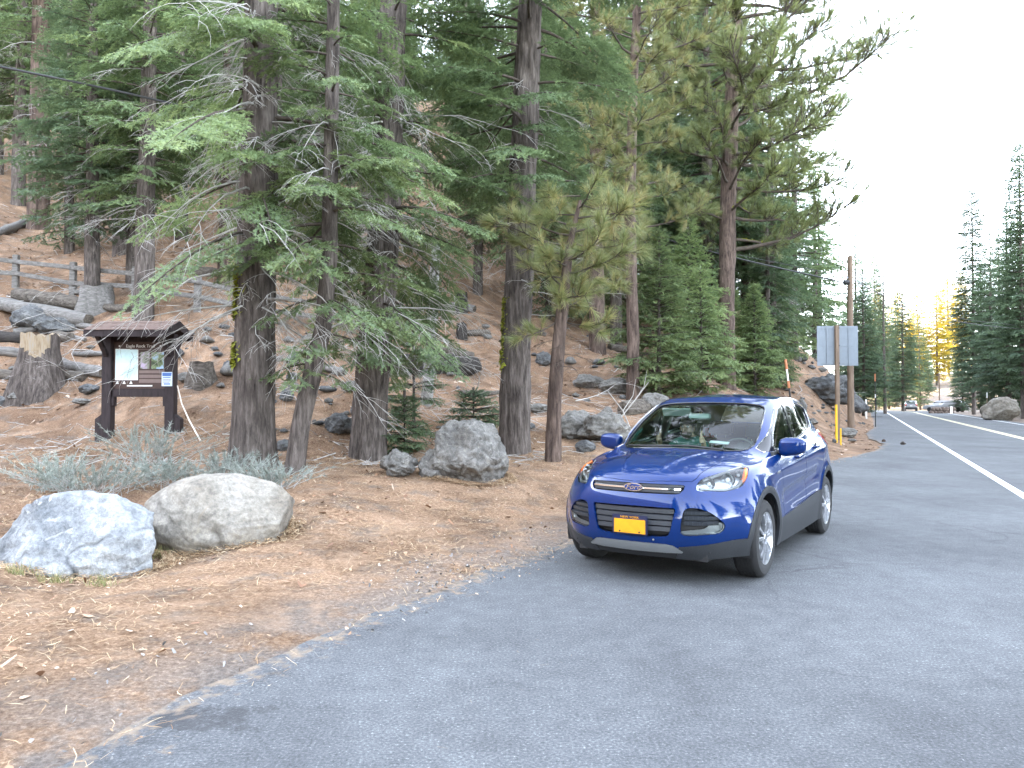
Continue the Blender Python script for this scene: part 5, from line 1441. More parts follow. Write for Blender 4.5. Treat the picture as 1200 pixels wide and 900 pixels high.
# ------------------------------------------------------------------ far cars and the low stone wall
M['car_white'] = flat('white car paint', (.30, .30, .31), .3, coat=1, var=.02)
M['car_glass'] = flat('dark car glass', (.015, .018, .022), .08, var=.02)
M['tyre'] = flat('tyre rubber', (.018, .018, .019), .85)
M['red_lens'] = flat('red lens', (.55, .015, .012), .2, var=.05)
M['dark_trim'] = flat('dark plastic trim', (.02, .02, .022), .6)
def far_car(label, loc, rz, name='parked_car', L=4.5, W=1.85, H=1.68):
    root = tag(empty(name, loc, rz), label, 'car')
    # lofted shell: x forward
    secs = [(-L / 2, .50, .92, .60, .95), (-L / 2 + .12, .32, 1.0, .62, 1.10), (-L * .28, .25, 1.02, .63, H - .03), (.1, .25, 1.0, .62, H), (L * .12, .25, 1.0, .62, H - .06), (L * .27, .25, .98, .66, 1.08), (L * .45, .30, .86, .70, .92), (L / 2, .45, .72, .66, .72)]
    V = []; n = 10
    for x, zb_, zm, wt, zt in secs:
        w = W / 2 * (.86 if abs(x) > L * .44 else 1)
        half = [(0, zb_), (w * .92, zb_), (w, zb_ + .2), (w, zm), (w * .86 if zt > 1.2 else w * .9, max(zm + .02, zm * .4 + zt * .6)), (w * (wt + .14) if zt > 1.2 else w * .8, zt - .03), (0, zt)]
        ring = [(x, y, z) for y, z in half] + [(x, -y, z) for y, z in half[-2:0:-1]]; V += ring; n = len(ring)
    F = [(i * n + j, i * n + (j + 1) % n, (i + 1) * n + (j + 1) % n, (i + 1) * n + j) for i in range(len(secs) - 1) for j in range(n)] + [tuple(range(n)), tuple(reversed(range((len(secs) - 1) * n, len(secs) * n)))]
    MB().add(V, F).build('body', M['car_white'], root, smooth=True)
    m = MB(); m.add([(-L / 2 + .04, -.68, 1.06), (-L / 2 + .04, .68, 1.06), (-L * .30, .56, H - .10), (-L * .30, -.56, H - .10), (-L / 2 + .12, -.68, 1.06), (-L / 2 + .12, .68, 1.06), (-L * .28, .56, H - .10), (-L * .28, -.56, H - .10)], [(0, 1, 2, 3), (7, 6, 5, 4), (0, 3, 7, 4), (1, 5, 6, 2), (0, 4, 5, 1), (3, 2, 6, 7)])
    m.build('rear_window', M['car_glass'], root)
    for s in (-1, 1):
        m = MB(); m.box((-.2, s * W * .425, 1.26), (L * .46, .05, .30)); m.build('side_window', M['car_glass'], root)
        m = MB(); m.box((-L / 2 + .05, s * .74, .95), (.10, .22, .30)); m.build('tail_light', M['red_lens'], root, bevel=.02)
        m = MB(); m.box((L / 2 - .12, s * .62, .72), (.16, .34, .14)); m.build('headlight', M['white_paint'], root, bevel=.02)
        for x in (-L * .29, L * .30):
            m = MB(); m.lathe([(.0, -.1), (.22, -.1), (.34, -.09), (.34, .1), (.2, .1), (0, .09)], 18, 'y', (x, s * W * .45, .34)); m.build('wheel', M['tyre'], root)
    m = MB(); m.box((-L / 2 + .02, 0, .45), (.16, W * .9, .26)); m.build('rear_bumper', M['dark_trim'], root, bevel=.03)
    m = MB(); m.box((-L / 2 - .01, 0, .80), (.03, .34, .13)); m.build('licence_plate', M['white_paint'], root)
    return root
p = ground_at(1067, 481.8); pc = road_pt(float((np.array((p.x, p.y)) - LINE0) @ TDIR + S0), 1.75)
far_car('white car seen from behind driving away on the road', (p.x, p.y, 0), math.atan2(TDIR[1], TDIR[0]), 'car')
for px, D, rz, lab in ((1102, 112, 2.6, 'white parked car behind the low stone wall'), (1113, 110, 2.3, 'second white parked car right of the first behind the wall')):
    q = at_depth(px, 470, D); far_car(lab, (q.x, q.y, gz(q.x, q.y) + .05), rz)
wl = at_depth(1106, 480, 98); wz = gz(wl.x, wl.y)
WR = tag(empty('stone_wall', (wl.x, wl.y, wz)), 'low brown stone wall in front of the parked cars', 'wall')
M['wall_stone'] = noisy('reddish brown wall stone', [(.3, (.06, .045, .038)), (.7, (.17, .13, .11))], 2, bstr=.5)
mp = None
for r_ in range(2):
    for c_ in range(7):
        if mp is None:
            o_ = rock(None, 0, 0, 0, 0, 90, M['wall_stone'], name='stone', sub=2, loc=Vector((0, 0, 0)), size=(.62, .5, .5), rough=.08); mp = o_
            for k_ in ('category', 'label', 'group'):
                if k_ in mp: del mp[k_]
        else: o_ = mp.copy(); COL.objects.link(o_)
        o_.parent = WR; o_.location = (-1.6 + c_ * .52 + .2 * r_, .15 * c_, -.05 + .42 * r_); o_.rotation_euler = (0, 0, c_ * 1.3 + r_)
q = at_depth(1115, 480, 97); m = MB(); m.box((0, 0, .45), (.28, .06, .95)); tag(m.build('white_marker', M['white_paint'], None, loc=(q.x, q.y, gz(q.x, q.y)), bevel=.02), 'small white upright marker beside the stone wall', 'marker')

# needles and soil that have drifted against the big stones
def drift(label, name, n, seed):
    o = next(q for q in SC.objects if q.get('label') == label); rg = np.random.default_rng(seed)
    sx, sy = o.dimensions.x / 2, o.dimensions.y / 2; t = rg.uniform(0, 6.283, n); k = 1 + np.abs(rg.normal(0, .13, n)) - .06
    P = np.column_stack([o.location.x + sx * k * np.cos(t), o.location.y + sy * k * np.sin(t)]); z = terrain(P) + .006 + np.clip(.06 - .25 * (k - .97), 0, .06) * rg.random(n)
    th = t + math.pi / 2 + rg.normal(0, .7, n); L = rg.uniform(.025, .09, n)[:, None]; d_ = np.column_stack([np.cos(th), np.sin(th), rg.normal(0, .25, n)]); s_ = np.column_stack([-np.sin(th), np.cos(th), rg.normal(0, .3, n)]) * rg.uniform(.0012, .0035, n)[:, None]
    C_ = np.column_stack([P, z]); V = np.stack([C_ - d_ * L / 2 - s_, C_ - d_ * L / 2 + s_, C_ + d_ * L / 2 + s_, C_ + d_ * L / 2 - s_], 1).reshape(-1, 3)
    ob = link(name, np_mesh(name, V, np.arange(len(V)).reshape(-1, 4), tint=np.repeat(rg.random(n), 4)), bpy.data.materials['dry pine needles strewn over the roadside'])
    tag(ob, 'needles drifted against the foot of a boulder', kind='stuff')
bpy.context.view_layer.update()
for i, l_ in enumerate(('big pale bluish white boulder at the left front of the roadside', 'big smooth tan grey boulder right behind the white one', 'big lumpy lichened boulder between the broad fir and the bare fir')): drift(l_, 'needle_drift', 3600, 50 + i)
# ------------------------------------------------------------------ the blue car
# rings of control points of its left half, sill to roof, nose centre to tail centre (x forward, y left, z up, metres)
CAGE = [
    [(2.16, 0, 0.235), (2.14, 0.28, 0.235), (2.055, 0.53, 0.235), (1.92, 0.685, 0.24), (1.77, 0.81, 0.25), (1.64, 0.879, 0.25), (1.25, 0.89, 0.235), (0.8, 0.895, 0.225), (0.4, 0.9, 0.225), (-0.1, 0.9, 0.225), (-0.6, 0.9, 0.225), (-0.98, 0.895, 0.23), (-1.45, 0.89, 0.25), (-1.91, 0.8, 0.28), (-2.12, 0.5, 0.29), (-2.15, 0, 0.29)],
    [(2.235, 0, 0.37), (2.215, 0.28, 0.37), (2.135, 0.54, 0.37), (1.99, 0.705, 0.38), (1.82, 0.832, 0.4), (1.66, 0.902, 0.42), (1.25, 0.915, 0.43), (0.8, 0.92, 0.43), (0.4, 0.925, 0.43), (-0.1, 0.925, 0.43), (-0.6, 0.925, 0.44), (-0.98, 0.92, 0.45), (-1.45, 0.91, 0.46), (-1.98, 0.82, 0.47), (-2.22, 0.5, 0.47), (-2.25, 0, 0.47)],
    [(2.25, 0, 0.55), (2.23, 0.28, 0.55), (2.15, 0.55, 0.55), (2, 0.715, 0.55), (1.82, 0.842, 0.56), (1.64, 0.908, 0.57), (1.25, 0.922, 0.58), (0.8, 0.913, 0.58), (0.4, 0.908, 0.58), (-0.1, 0.908, 0.59), (-0.6, 0.91, 0.6), (-0.98, 0.918, 0.61), (-1.45, 0.92, 0.62), (-1.99, 0.83, 0.64), (-2.24, 0.5, 0.65), (-2.27, 0, 0.65)],
    [(2.225, 0, 0.73), (2.205, 0.28, 0.73), (2.13, 0.52, 0.72), (1.97, 0.695, 0.71), (1.78, 0.832, 0.72), (1.6, 0.9, 0.74), (1.25, 0.914, 0.76), (0.8, 0.914, 0.76), (0.4, 0.914, 0.77), (-0.1, 0.914, 0.78), (-0.6, 0.914, 0.79), (-0.98, 0.914, 0.8), (-1.45, 0.912, 0.81), (-1.98, 0.81, 0.83), (-2.22, 0.5, 0.84), (-2.24, 0, 0.84)],
    [(2.16, 0, 0.875), (2.14, 0.28, 0.87), (2.06, 0.49, 0.855), (1.9, 0.645, 0.835), (1.7, 0.795, 0.84), (1.53, 0.878, 0.86), (1.22, 0.902, 0.89), (0.8, 0.908, 0.9), (0.4, 0.908, 0.91), (-0.1, 0.905, 0.93), (-0.6, 0.903, 0.95), (-0.98, 0.9, 0.965), (-1.45, 0.89, 0.98), (-1.94, 0.77, 1), (-2.15, 0.48, 1.01), (-2.17, 0, 1.01)],
    [(2.03, 0, 0.965), (2.01, 0.28, 0.96), (1.94, 0.49, 0.94), (1.79, 0.635, 0.925), (1.62, 0.755, 0.935), (1.43, 0.825, 0.955), (1.15, 0.867, 0.98), (0.78, 0.876, 0.99), (0.4, 0.88, 1), (-0.1, 0.88, 1.02), (-0.6, 0.876, 1.04), (-0.98, 0.872, 1.06), (-1.45, 0.85, 1.08), (-1.93, 0.76, 1.11), (-2.09, 0.46, 1.12), (-2.11, 0, 1.12)],
    [(1.6, 0, 1.06), (1.59, 0.28, 1.055), (1.53, 0.49, 1.035), (1.42, 0.645, 1.015), (1.28, 0.74, 1.01), (1.12, 0.79, 1.02), (0.95, 0.82, 1.04), (0.72, 0.835, 1.05), (0.4, 0.84, 1.06), (-0.1, 0.84, 1.08), (-0.6, 0.835, 1.105), (-0.98, 0.825, 1.13), (-1.42, 0.79, 1.17), (-1.9, 0.7, 1.21), (-2.05, 0.44, 1.22), (-2.07, 0, 1.22)],
    [(1.1, 0, 1.13), (1.08, 0.28, 1.125), (1.02, 0.49, 1.11), (0.94, 0.67, 1.1), (0.85, 0.782, 1.08), (0.75, 0.815, 1.068), (0.65, 0.808, 1.07), (0.52, 0.805, 1.08), (0.3, 0.808, 1.09), (-0.1, 0.808, 1.11), (-0.6, 0.803, 1.135), (-0.98, 0.79, 1.165), (-1.4, 0.75, 1.21), (-1.86, 0.66, 1.26), (-2, 0.42, 1.27), (-2.02, 0, 1.27)],
    [(0.58, 0, 1.4), (0.565, 0.26, 1.395), (0.56, 0.49, 1.37), (0.52, 0.65, 1.335), (0.44, 0.725, 1.32), (0.36, 0.745, 1.32), (0.24, 0.745, 1.33), (0.1, 0.73, 1.35), (-0.05, 0.73, 1.36), (-0.3, 0.73, 1.37), (-0.65, 0.73, 1.38), (-0.98, 0.7, 1.39), (-1.38, 0.665, 1.41), (-1.79, 0.59, 1.43), (-1.92, 0.38, 1.44), (-1.94, 0, 1.44)],
    [(0.08, 0, 1.593), (0.065, 0.24, 1.588), (0.03, 0.42, 1.578), (-0.02, 0.575, 1.566), (-0.08, 0.633, 1.558), (-0.15, 0.652, 1.558), (-0.24, 0.656, 1.565), (-0.34, 0.642, 1.572), (-0.46, 0.645, 1.578), (-0.62, 0.646, 1.584), (-0.82, 0.642, 1.584), (-1.03, 0.63, 1.578), (-1.34, 0.6, 1.563), (-1.7, 0.53, 1.538), (-1.86, 0.34, 1.543), (-1.89, 0, 1.548)],
    [(-0.04, 0, 1.612), (-0.05, 0.2, 1.61), (-0.08, 0.34, 1.603), (-0.12, 0.43, 1.597), (-0.17, 0.475, 1.592), (-0.23, 0.495, 1.594), (-0.31, 0.505, 1.601), (-0.4, 0.51, 1.609), (-0.5, 0.515, 1.614), (-0.65, 0.515, 1.617), (-0.84, 0.51, 1.617), (-1.04, 0.5, 1.611), (-1.33, 0.475, 1.599), (-1.65, 0.42, 1.582), (-1.78, 0.28, 1.582), (-1.8, 0, 1.584)],
    [(-0.25, 0, 1.635), (-0.26, 0.08, 1.635), (-0.28, 0.12, 1.635), (-0.3, 0.15, 1.635), (-0.33, 0.17, 1.635), (-0.37, 0.18, 1.637), (-0.43, 0.185, 1.64), (-0.5, 0.19, 1.642), (-0.6, 0.19, 1.643), (-0.72, 0.19, 1.642), (-0.88, 0.185, 1.639), (-1.05, 0.18, 1.635), (-1.3, 0.17, 1.627), (-1.5, 0.13, 1.617), (-1.58, 0.08, 1.615), (-1.6, 0, 1.614)],
    [(-0.32, 0, 1.639), (-0.33, 0, 1.639), (-0.35, 0, 1.64), (-0.37, 0, 1.64), (-0.4, 0, 1.641), (-0.44, 0, 1.642), (-0.49, 0, 1.644), (-0.56, 0, 1.646), (-0.65, 0, 1.647), (-0.76, 0, 1.646), (-0.9, 0, 1.643), (-1.06, 0, 1.639), (-1.28, 0, 1.631), (-1.44, 0, 1.623), (-1.5, 0, 1.62), (-1.54, 0, 1.617)],
]

def _cage_mesh(C, levels):
    nr, nc = len(C), len(C[0]); vs = [p for r in C for p in r]
    fs = [(r * nc + c, r * nc + c + 1, (r + 1) * nc + c + 1, (r + 1) * nc + c) for r in range(nr - 1) for c in range(nc - 1)]
    mv, mp = list(vs), {}
    for i, v in enumerate(vs):
        if abs(v[1]) < 1e-6: mp[i] = i
        else: mp[i] = len(mv); mv.append((v[0], -v[1], v[2]))
    fs = [tuple(dict.fromkeys(f)) for f in fs + [tuple(mp[i] for i in reversed(f)) for f in fs]]
    me = bpy.data.meshes.new('cage'); me.from_pydata(mv, [], [f for f in fs if len(f) > 2]); me.update()
    ob = bpy.data.objects.new('cage', me); COL.objects.link(ob)
    s = ob.modifiers.new('s', 'SUBSURF'); s.levels = s.render_levels = levels
    out = bpy.data.meshes.new_from_object(ob.evaluated_get(bpy.context.evaluated_depsgraph_get()))
    bpy.data.objects.remove(ob); return out
_C = [list(r) for r in CAGE]
for _ in range(4):                                     # let the smooth surface pass through the rings
    _m = _cage_mesh(_C, 2); _k = 0
    for r in range(len(_C)):
        for c in range(16):
            v = _m.vertices[_k].co; t = CAGE[r][c]; o = _C[r][c]; _k += 1
            _C[r][c] = (o[0] + .9 * (t[0] - v.x), o[1] if abs(t[1]) < 1e-6 else o[1] + .9 * (t[1] - v.y), o[2] + .9 * (t[2] - v.z))
base = _cage_mesh(_C, 4)
co = np.empty(len(base.vertices) * 3, np.float32); base.vertices.foreach_get('co', co); co = co.reshape(-1, 3).astype(float)
x, y, z = co.T; sg = np.sign(y); ay = np.abs(y)
side = np.clip((ay - .70) / .1, 0, 1) * sstep(2.0, 1.7, x) * sstep(-2.1, -1.8, x)
zl = .925 + (.6 - x) * .053
rid = np.where(z > zl, np.exp(-(z - zl) / .035), np.exp(-(zl - z) / .16))
dy = .013 * rid * sstep(1.35, .9, x) * side
zl2 = .73 + (.8 - x) * .065
in_doors = sstep(.85, .65, x) * sstep(-1.0, -.8, x)
dy -= .016 * np.exp(-((z - zl2 + .07) / .06) ** 2) * in_doors * side * (z < zl2 + .12)
for ax in (1.345, -1.345):
    rr_ = np.hypot(x - ax, z - .36); dy += .016 * np.exp(-((rr_ - .43) / .05) ** 2) * (ay > .6)
hl = .19 + .15 * (2.0 - x) / .75
hood_zone = sstep(1.15, 1.3, x) * sstep(2.10, 1.9, x) * (z > .85)
dz = .011 * np.exp(-np.abs(ay - hl) / .03) * hood_zone + .010 * sstep(hl.min(), 1, 0) * 0
dz += .006 * hood_zone * (ay < hl)
co[:, 1] += sg * dy; co[:, 2] += dz
base.vertices.foreach_set('co', co.astype(np.float32).ravel()); base.update()
_bn = [v.normal.copy() for v in base.vertices]
BVH = BVHTree.FromPolygons([v.co for v in base.vertices], [tuple(p.vertices) for p in base.polygons])
_bp = [tuple(p.vertices) for p in base.polygons]; _bv = [v.co.copy() for v in base.vertices]
def smooth_normal(p):
    q, n, i, d = BVH.find_nearest(p)
    if i is None: return Vector((0, 0, 1))
    f = _bp[i]; w = [1 / ((q - _bv[k]).length_squared + 1e-7) for k in f]; s = Vector((0, 0, 0))
    for a, k in zip(w, f): s += a * _bn[k]
    return s.normalized()
def on_skin(p, d):
    """where a line through p along d meets the body from outside"""
    d = Vector(d).normalized(); h = BVH.ray_cast(Vector(p) - d * 1.5, d)
    return h[0] if h[0] is not None else Vector(p)

X, Y_, Z_ = Vector((1, 0, 0)), Vector((0, 1, 0)), Vector((0, 0, 1))
def arc(ax, r, a0, a1, n=20, az=.36): return [(ax + r * math.cos(R(a0 + (a1 - a0) * i / n)), az + r * math.sin(R(a0 + (a1 - a0) * i / n))) for i in range(n + 1)]
def curve_pts(P, n=4):
    """round off a polygon's outline a little: Catmull-Rom through its points"""
    out = []; m = len(P)
    for i in range(m):
        p0, p1, p2, p3 = (Vector(P[(i + k) % m]) for k in (-1, 0, 1, 2))
        for j in range(n):
            t = j / n
            out.append(.5 * ((2 * p1) + (p2 - p0) * t + (2 * p0 - 5 * p1 + 4 * p2 - p3) * t * t + (3 * p1 - p0 - 3 * p2 + p3) * t ** 3))
    return out
def top(P): return [Vector((a, b, 1.1)) for a, b in P]
def sidev(P): return [Vector((a, .85, b)) for a, b in P]
def front(P): return [Vector((2.2, a, b)) for a, b in P]
def sym(P): return P + [(p[0], -p[1]) for p in reversed(P) if abs(p[1]) > 1e-6]
def symf(P): return P + [(-p[0], p[1]) for p in reversed(P) if abs(p[0]) > 1e-6]

HOOD = top(sym([(2.163, 0), (2.155, .14), (2.132, .28), (2.09, .41), (2.05, .475), (2.0, .497), (1.92, .502), (1.62, .545), (1.44, .56), (1.22, .60), (1.06, .66), (1.09, .56), (1.17, .44), (1.215, .22), (1.225, 0)]))
WIND = top(sym([(1.195, 0), (1.185, .22), (1.135, .44), (1.04, .575), (.955, .635), (.86, .662), (.74, .668), (.50, .648), (.22, .605), (.165, .578), (.15, .535), (.17, .40), (.205, .22), (.22, 0)]))
DLO = sidev(curve_pts([(.90, 1.082), (.66, 1.215), (.42, 1.335), (.18, 1.455), (.03, 1.51), (-.25, 1.55), (-.55, 1.556), (-.80, 1.548), (-1.1, 1.527), (-1.38, 1.492), (-1.47, 1.462), (-1.465, 1.38), (-1.38, 1.29), (-1.22, 1.242), (-.43, 1.160), (.2, 1.108)], 3))
PANE_F = sidev([(.575, 1.098), (.575, 1.235), (.40, 1.322), (.17, 1.437), (.02, 1.487), (-.14, 1.513), (-.265, 1.527), (-.195, 1.152)])
PANE_R = sidev([(-.335, 1.532), (-.55, 1.536), (-.72, 1.532), (-.80, 1.48), (-.91, 1.38), (-1.01, 1.236), (-.265, 1.158)])
PANE_Q = sidev([(-.80, 1.527), (-1.1, 1.508), (-1.36, 1.475), (-1.445, 1.445), (-1.44, 1.385), (-1.36, 1.305), (-1.22, 1.26), (-1.075, 1.246), (-.98, 1.37), (-.88, 1.48)])
DOOR_F = sidev([(.735, .480), (-.24, .532), (-.235, 1.136), (.2, 1.103), (.795, 1.068), (.805, .95), (.79, .80), (.755, .62)])
DOOR_R = sidev([(-.246, .532), (-.79, .560)] + arc(-1.345, .485, 24, 62, 8)[1:] + [(-1.135, .90), (-1.15, 1.05), (-1.14, 1.222), (-.43, 1.154), (-.241, 1.137)])
ARCHES = {a: (sidev(arc(a, .388, 0, 360, 44)[:-1]), sidev(arc(a, .452, 0, 360, 44)[:-1])) for a in (1.345, -1.345)}
SILL = sidev([(1.05, .452), (.5, .482), (-.1, .515), (-.74, .553), (-1.0, .566), (-1.0, .05), (1.05, .05)])
REAR_CLAD = sidev([(-1.70, .49), (-2.4, .50), (-2.4, .05), (-1.70, .05)])
FCLAD = [Vector(p) for p in ((1.70, .89, .41), (1.80, .86, .405), (1.91, .785, .40), (2.08, .62, .372), (2.18, .405, .345), (2.2, .43, .30), (2.2, .43, .05), (1.66, .92, .05))]
SKID = front(symf([(0, .367), (.30, .364), (.355, .356), (.43, .306), (.42, .294), (.3, .29), (0, .287)]))
VAL = front([(-.95, .291), (.95, .291), (.95, .0), (-.95, .0)])
GRU = front(symf([(0, .860), (.28, .860), (.415, .856), (.428, .85), (.426, .82), (.40, .79), (.36, .784), (.2, .783), (0, .781)]))
GRL = front(symf([(0, .672), (.37, .668), (.378, .655), (.345, .50), (.325, .445), (.29, .43), (.16, .423), (0, .42)]))
FOG = curve_pts([(2.17, .462, .665), (2.13, .55, .672), (2.07, .64, .635), (2.02, .70, .58), (1.985, .735, .53), (2.02, .71, .47), (2.12, .59, .455), (2.18, .46, .447), (2.2, .428, .485), (2.19, .438, .60)], 3)
FOGL = curve_pts([(2.11, .60, .505), (2.08, .65, .54), (2.015, .715, .555), (1.99, .733, .53), (2.02, .708, .472), (2.12, .59, .460), (2.18, .462, .452), (2.197, .433, .482)], 3)
LAMP = [Vector(p) for p in curve_pts([(2.055, .515, .815), (1.985, .525, .895), (1.80, .61, .938), (1.60, .675, .968), (1.47, .715, .985), (1.425, .765, .975), (1.50, .79, .95), (1.63, .81, .89), (1.73, .79, .83), (1.88, .70, .802), (1.97, .61, .808)], 3)]
TAIL = sidev(curve_pts([(-1.57, 1.14), (-1.66, 1.20), (-1.90, 1.235), (-2.08, 1.20), (-2.12, 1.02), (-1.95, .97), (-1.72, 1.04)], 3))
RWIN = [Vector((-2.1, a, b)) for a, b in symf([(0, 1.29), (.50, 1.29), (.56, 1.31), (.46, 1.50), (.40, 1.525), (0, 1.535)])]

bm = bmesh.new(); bm.from_mesh(base)
bmesh.ops.delete(bm, geom=[f for f in bm.faces if f.calc_center_median().y < 0], context='FACES')
bm.normal_update()
lay = bm.faces.layers.int.new('part'); SEAM = {}
def mir(P): return [Vector((p[0], -p[1], p[2])) for p in P]
def region(code, poly, d, mode='set', both=True, depth=.45):
    for s in (1,):
        P = [Vector(p) for p in poly]
        dd = Vector((d[0], d[1] * s, d[2])).normalized()
        c0 = sum(P, Vector()) / len(P)
        u = dd.cross(Z_ if abs(dd.z) < .9 else X).normalized(); w = dd.cross(u)
        p2 = [((p - c0).dot(u), (p - c0).dot(w)) for p in P]
        hi = max(max(abs(a), abs(b)) for a, b in p2) + .1
        dep = lambda f: abs((f.calc_center_median() - c0).dot(dd)) < depth
        cand = []
        for f in bm.faces:
            if f.normal.dot(dd) > -.02: continue
            q = f.calc_center_median() - c0
            if abs(q.dot(u)) < hi and abs(q.dot(w)) < hi and abs(q.dot(dd)) < depth: cand.append(f)
        bb = {}
        def box2(f):
            us = [(v.co - c0).dot(u) for v in f.verts]; ws = [(v.co - c0).dot(w) for v in f.verts]
            return min(us), max(us), min(ws), max(ws)
        cand = {f: box2(f) for f in cand}
        m = len(P)
        for i in range(m):
            a, b = P[i], P[(i + 1) % m]; a2, b2 = p2[i], p2[(i + 1) % m]
            if (b - a).length < 1e-5: continue
            lo = (min(a2[0], b2[0]) - 1e-4, min(a2[1], b2[1]) - 1e-4); h_ = (max(a2[0], b2[0]) + 1e-4, max(a2[1], b2[1]) + 1e-4)
            hit = [f for f, q in cand.items() if f.is_valid and q[0] <= h_[0] and q[1] >= lo[0] and q[2] <= h_[1] and q[3] >= lo[1]]
            if not hit: continue
            geom = set(hit)
            for f in hit: geom.update(f.edges); geom.update(f.verts)
            nrm = (b - a).cross(dd)
            if nrm.length < 1e-7: continue
            old = {f: f[lay] for f in hit}
            r = bmesh.ops.bisect_plane(bm, geom=list(geom), dist=1e-5, plane_co=a, plane_no=nrm.normalized())
            for g in r['geom']:
                if isinstance(g, bmesh.types.BMFace): cand[g] = box2(g)
            for f in hit:
                if f.is_valid: cand[f] = box2(f)
        def inside(q):
            r = False; j = m - 1
            for i in range(m):
                xi, yi = p2[i]; xj, yj = p2[j]
                if (yi > q[1]) != (yj > q[1]) and q[0] < (xj - xi) * (q[1] - yi) / (yj - yi) + xi: r = not r
                j = i
            return r
        for f in cand:
            if not f.is_valid: continue
            q = f.calc_center_median() - c0
            if inside((q.dot(u), q.dot(w))): f[lay] = code if s > 0 or mode == 'one' else code + 1
PART = dict(body=0, hood=2, wind=4, dlo=6, pf=8, pr=10, pq=12, df=14, dr=16, clad=18, open=20, skid=22, val=24, gru=26, grl=28, fog=30, fogl=32, lamp=34, tail=36, rwin=38)
region(PART['hood'], HOOD, -Z_, both=False, depth=.6)
region(PART['wind'], WIND, -Z_, both=False, depth=.7)
region(PART['df'], DOOR_F, -Y_); region(PART['dr'], DOOR_R, -Y_)
region(PART['dlo'], DLO, -Y_)
region(PART['pf'], PANE_F, -Y_); region(PART['pr'], PANE_R, -Y_); region(PART['pq'], PANE_Q, -Y_)
region(PART['val'], VAL, -X, both=False, depth=.5)
region(PART['clad'], SILL, -Y_, 'one'); region(PART['clad'], REAR_CLAD, -Y_, 'one'); region(PART['clad'], FCLAD, (-.72, -.69, 0), 'one', depth=.6)
for a in ARCHES: region(PART['clad'], ARCHES[a][1], -Y_, 'one', depth=.2)
for a in ARCHES: region(PART['open'], ARCHES[a][0], -Y_, 'one', depth=.25)
region(PART['skid'], SKID, -X, both=False); region(PART['gru'], GRU, -X, both=False); region(PART['grl'], GRL, -X, both=False)
region(PART['fog'], FOG, (-.85, -.5, 0)); region(PART['fogl'], FOGL, (-.85, -.5, 0))
region(PART['lamp'], LAMP, (-.75, -.6, -.22)); region(PART['tail'], TAIL, (.45, -.9, 0)); region(PART['rwin'], RWIN, X, both=False)

_half = list(bm.faces); _mv = {}
for v in list(bm.verts):
    if abs(v.co.y) < 1e-4: v.co.y = 0; _mv[v] = v
    else: _mv[v] = bm.verts.new((v.co.x, -v.co.y, v.co.z))
_two = {PART[k] for k in ('dlo', 'pf', 'pr', 'pq', 'df', 'dr', 'fog', 'fogl', 'lamp', 'tail')}
for f in _half:
    try: g = bm.faces.new([_mv[v] for v in reversed(f.verts)])
    except ValueError: continue
    g[lay] = f[lay] + (1 if f[lay] in _two else 0)
bm.normal_update()
CX, CY, TH = 2.238, 8.498, R(32.85)
CAR = tag(empty('car', (CX, CY, 0), math.atan2(-math.cos(TH), -math.sin(TH))), 'dark blue compact SUV parked nose first on the pull-out with a person inside', 'car')
M['paint'] = None
m, nt, b = new_mat('deep blue metallic car paint')
v = tex_coord(nt); fl = tnoise(nt, v, 900, 2, .5); r = ramp(nt, fl, [(.3, (.0006, .011, .062)), (.7, (.0012, .023, .128))])
nt.links.new(r.outputs[0], b.inputs['Base Color']); b.inputs['Specular IOR Level'].default_value = .04; b.inputs['Metallic'].default_value = .18; b.inputs['Roughness'].default_value = .30
b.inputs['Coat Weight'].default_value = 1; b.inputs['Coat Roughness'].default_value = .025; b.inputs['Coat IOR'].default_value = 1.42
M['paint'] = m
M['clad'] = noisy('dark grey textured plastic', [(.3, (.022, .024, .027)), (.7, (.036, .038, .042))], 120, rough=.55, bstr=.15, bdist=.002)
M['gloss_black'] = flat('gloss black trim', (.008, .008, .009), .12, var=.02)
M['matt_black'] = flat('black plastic', (.012, .012, .013), .6)
M['slat'] = flat('dark grey grille slat', (.028, .032, .038), .38, var=.05)
M['silver'] = flat('satin silver plastic', (.26, .27, .27), .35, .6, var=.04)
M['chrome'] = flat('chrome', (.72, .73, .74), .08, 1, var=.01)
M['bowl'] = flat('bright lamp housing', (.55, .57, .58), .22, .7, var=.25, scale=26)
M['alloy'] = flat('silver alloy wheel', (.50, .51, .53), .28, .85, var=.04)
M['w_glass'] = glass_mat('green tinted windscreen', (.74, .93, .87), 1.42)
M['s_glass'] = glass_mat('green tinted side glass', (.52, .72, .64), 1.45)
M['p_glass'] = glass_mat('dark privacy glass', (.22, .26, .26), 1.45)
M['lens'] = glass_mat('clear lamp lens', (.90, .94, .95), 1.45)
M['tail_red'] = flat('red tail lamp', (.45, .008, .01), .12, var=.05, coat=1)
M['amber'] = flat('amber reflector', (.85, .16, .01), .2, var=.06)
M['trim_in'] = flat('pale interior trim', (.42, .43, .40), .8, var=.05)
M['dash'] = flat('dark dashboard', (.035, .036, .037), .55, var=.08)
M['seat'] = flat('dark grey seat cloth', (.045, .047, .05), .9, var=.15, scale=40)

